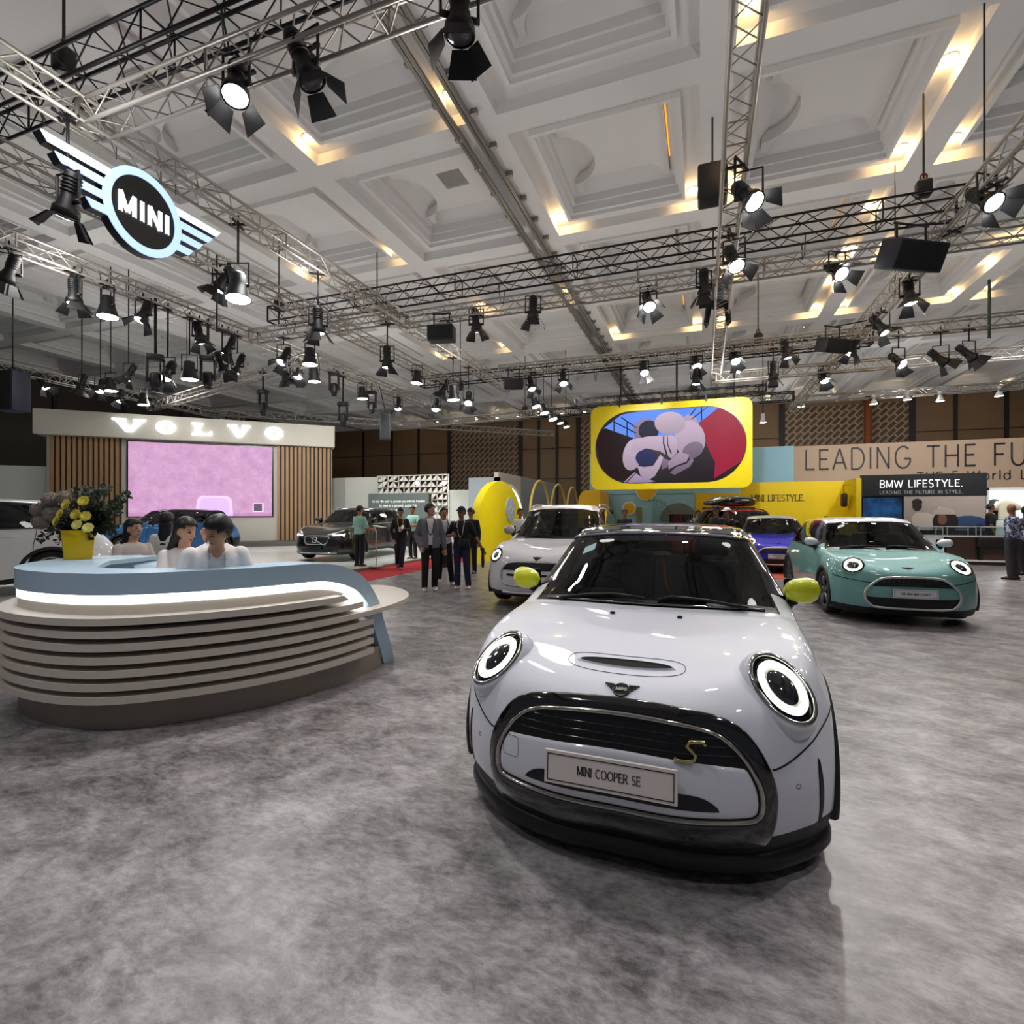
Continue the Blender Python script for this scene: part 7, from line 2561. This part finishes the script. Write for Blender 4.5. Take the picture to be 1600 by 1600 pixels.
for k in range(420):
    a, z = rnd.uniform(0, 2 * PI), rnd.uniform(-1, 1)
    q = math.sqrt(1 - z * z)
    n = Vector((q * math.cos(a), q * math.sin(a), z))
    gl.tube([n * .055, n * .072], [.004, .002], 4)
pom = gl.mesh('bloom', mat('#8E8478', .9))
for (u, v), lb in (((79, 781), 'fuzzy grey green pompom flower, upper left in the bouquet'), ((103, 778), 'largest pale pompom flower at the top of the bouquet'), ((62, 797), 'mauve grey pompom flower, leftmost'), ((82, 803), 'pompom flower behind the left roses'), ((64, 815), 'lowest pompom flower at the left')):
    t = flower('pompom_flower', lb, pom, fp(u, v, VY - .05), 'flower', 'pompom flowers in the bouquet', ((u - 118) / 60, -1, .5))
def branch(label, tip, mid, leaf, col, n, wid, seed, name='leafy_branch', grp='leafy branches in the bouquet', start=None):
    r = random.Random(seed)
    t = thing(name, label, 'foliage', VB, 0, grp)
    p0, p1, p2 = Vector((0, 0, -.04)), Vector(mid) - VB, Vector(tip) - VB
    q = lambda s_: p0 * (1 - s_) ** 2 + p1 * 2 * s_ * (1 - s_) + p2 * s_ ** 2
    MB().tube([q(k / 10) for k in range(11)], [.005] * 8 + [.003] * 3, 5).build('stem', mat('#4A4436', .8), t)
    lm = MB()
    for k in range(n):
        s_ = .15 + .85 * r.random()
        c = q(s_)
        d = (q(min(1, s_ + .05)) - q(s_ - .05)).normalized()
        a = d.cross(Vector((r.uniform(-1, 1), r.uniform(-1, 1), r.uniform(-1, 1)))).normalized()
        dr = (a + d * .6 + Vector((0, 0, .1))).normalized()
        sd = dr.cross(Vector((r.uniform(-1, 1), r.uniform(-1, 1), r.uniform(-.3, 1)))).normalized()
        l = leaf * r.uniform(.7, 1.25)
        o = c + a * wid * r.uniform(0, .5)
        nn = sd.cross(dr) * l * .08
        lm.add([o, o + dr * l * .35 + sd * l * .30 + nn, o + dr * l * .75 + sd * l * .24 + nn, o + dr * l, o + dr * l * .75 - sd * l * .24 + nn, o + dr * l * .35 - sd * l * .30 + nn], [(0, 1, 2, 3), (0, 3, 4, 5)], 0, True)
    lm.build('leaves', mat(col, .7, noise=.25, nscale=6), t)
G1, G2_, G3 = '#31402A', '#4C5A50', '#24301F'
for i, (tip, mid, col, leaf, n, wid, lb) in enumerate([
    ((200, 772), (160, 800), G1, .045, 120, .05, 'long dark leafy branch reaching far right'),
    ((193, 795), (150, 815), G1, .045, 90, .05, 'dark leafy branch reaching right, below the longest'),
    ((166, 760), (145, 800), G2_, .045, 140, .07, 'grey green eucalyptus branch pointing up right'),
    ((140, 763), (130, 800), G2_, .045, 140, .07, 'grey green eucalyptus branch pointing straight up'),
    ((123, 766), (118, 800), G2_, .045, 110, .07, 'grey green eucalyptus branch at the top left of the upright ones'),
    ((178, 826), (150, 822), G3, .05, 110, .06, 'dark leafy branch drooping right'),
    ((62, 845), (85, 815), G3, .035, 80, .04, 'thin trailing branch drooping left of the vase'),
    ((92, 850), (95, 818), G3, .035, 60, .04, 'thin trailing branch drooping close left of the vase'),
    ((52, 790), (85, 800), G3, .035, 60, .03, 'dark twig poking out at the far left'),
    ((110, 815), (112, 812), G3, .055, 170, .16, 'dense dark leaves in the heart of the bouquet, left'),
    ((140, 812), (135, 812), G3, .055, 170, .16, 'dense dark leaves in the heart of the bouquet, right'),
    ((158, 795), (148, 805), G1, .05, 170, .12, 'bushy dark branch filling the right half'),
    ((137, 842), (135, 825), G3, .05, 60, .05, 'small leaves hanging over the front of the vase'),
    ((165, 812), (145, 815), G1, .05, 150, .10, 'bushy dark branch low on the right')]):
    branch(lb + ' in the bouquet' if 'bouquet' not in lb else lb, fp(*tip), fp(*mid), leaf, col, n, wid, i)
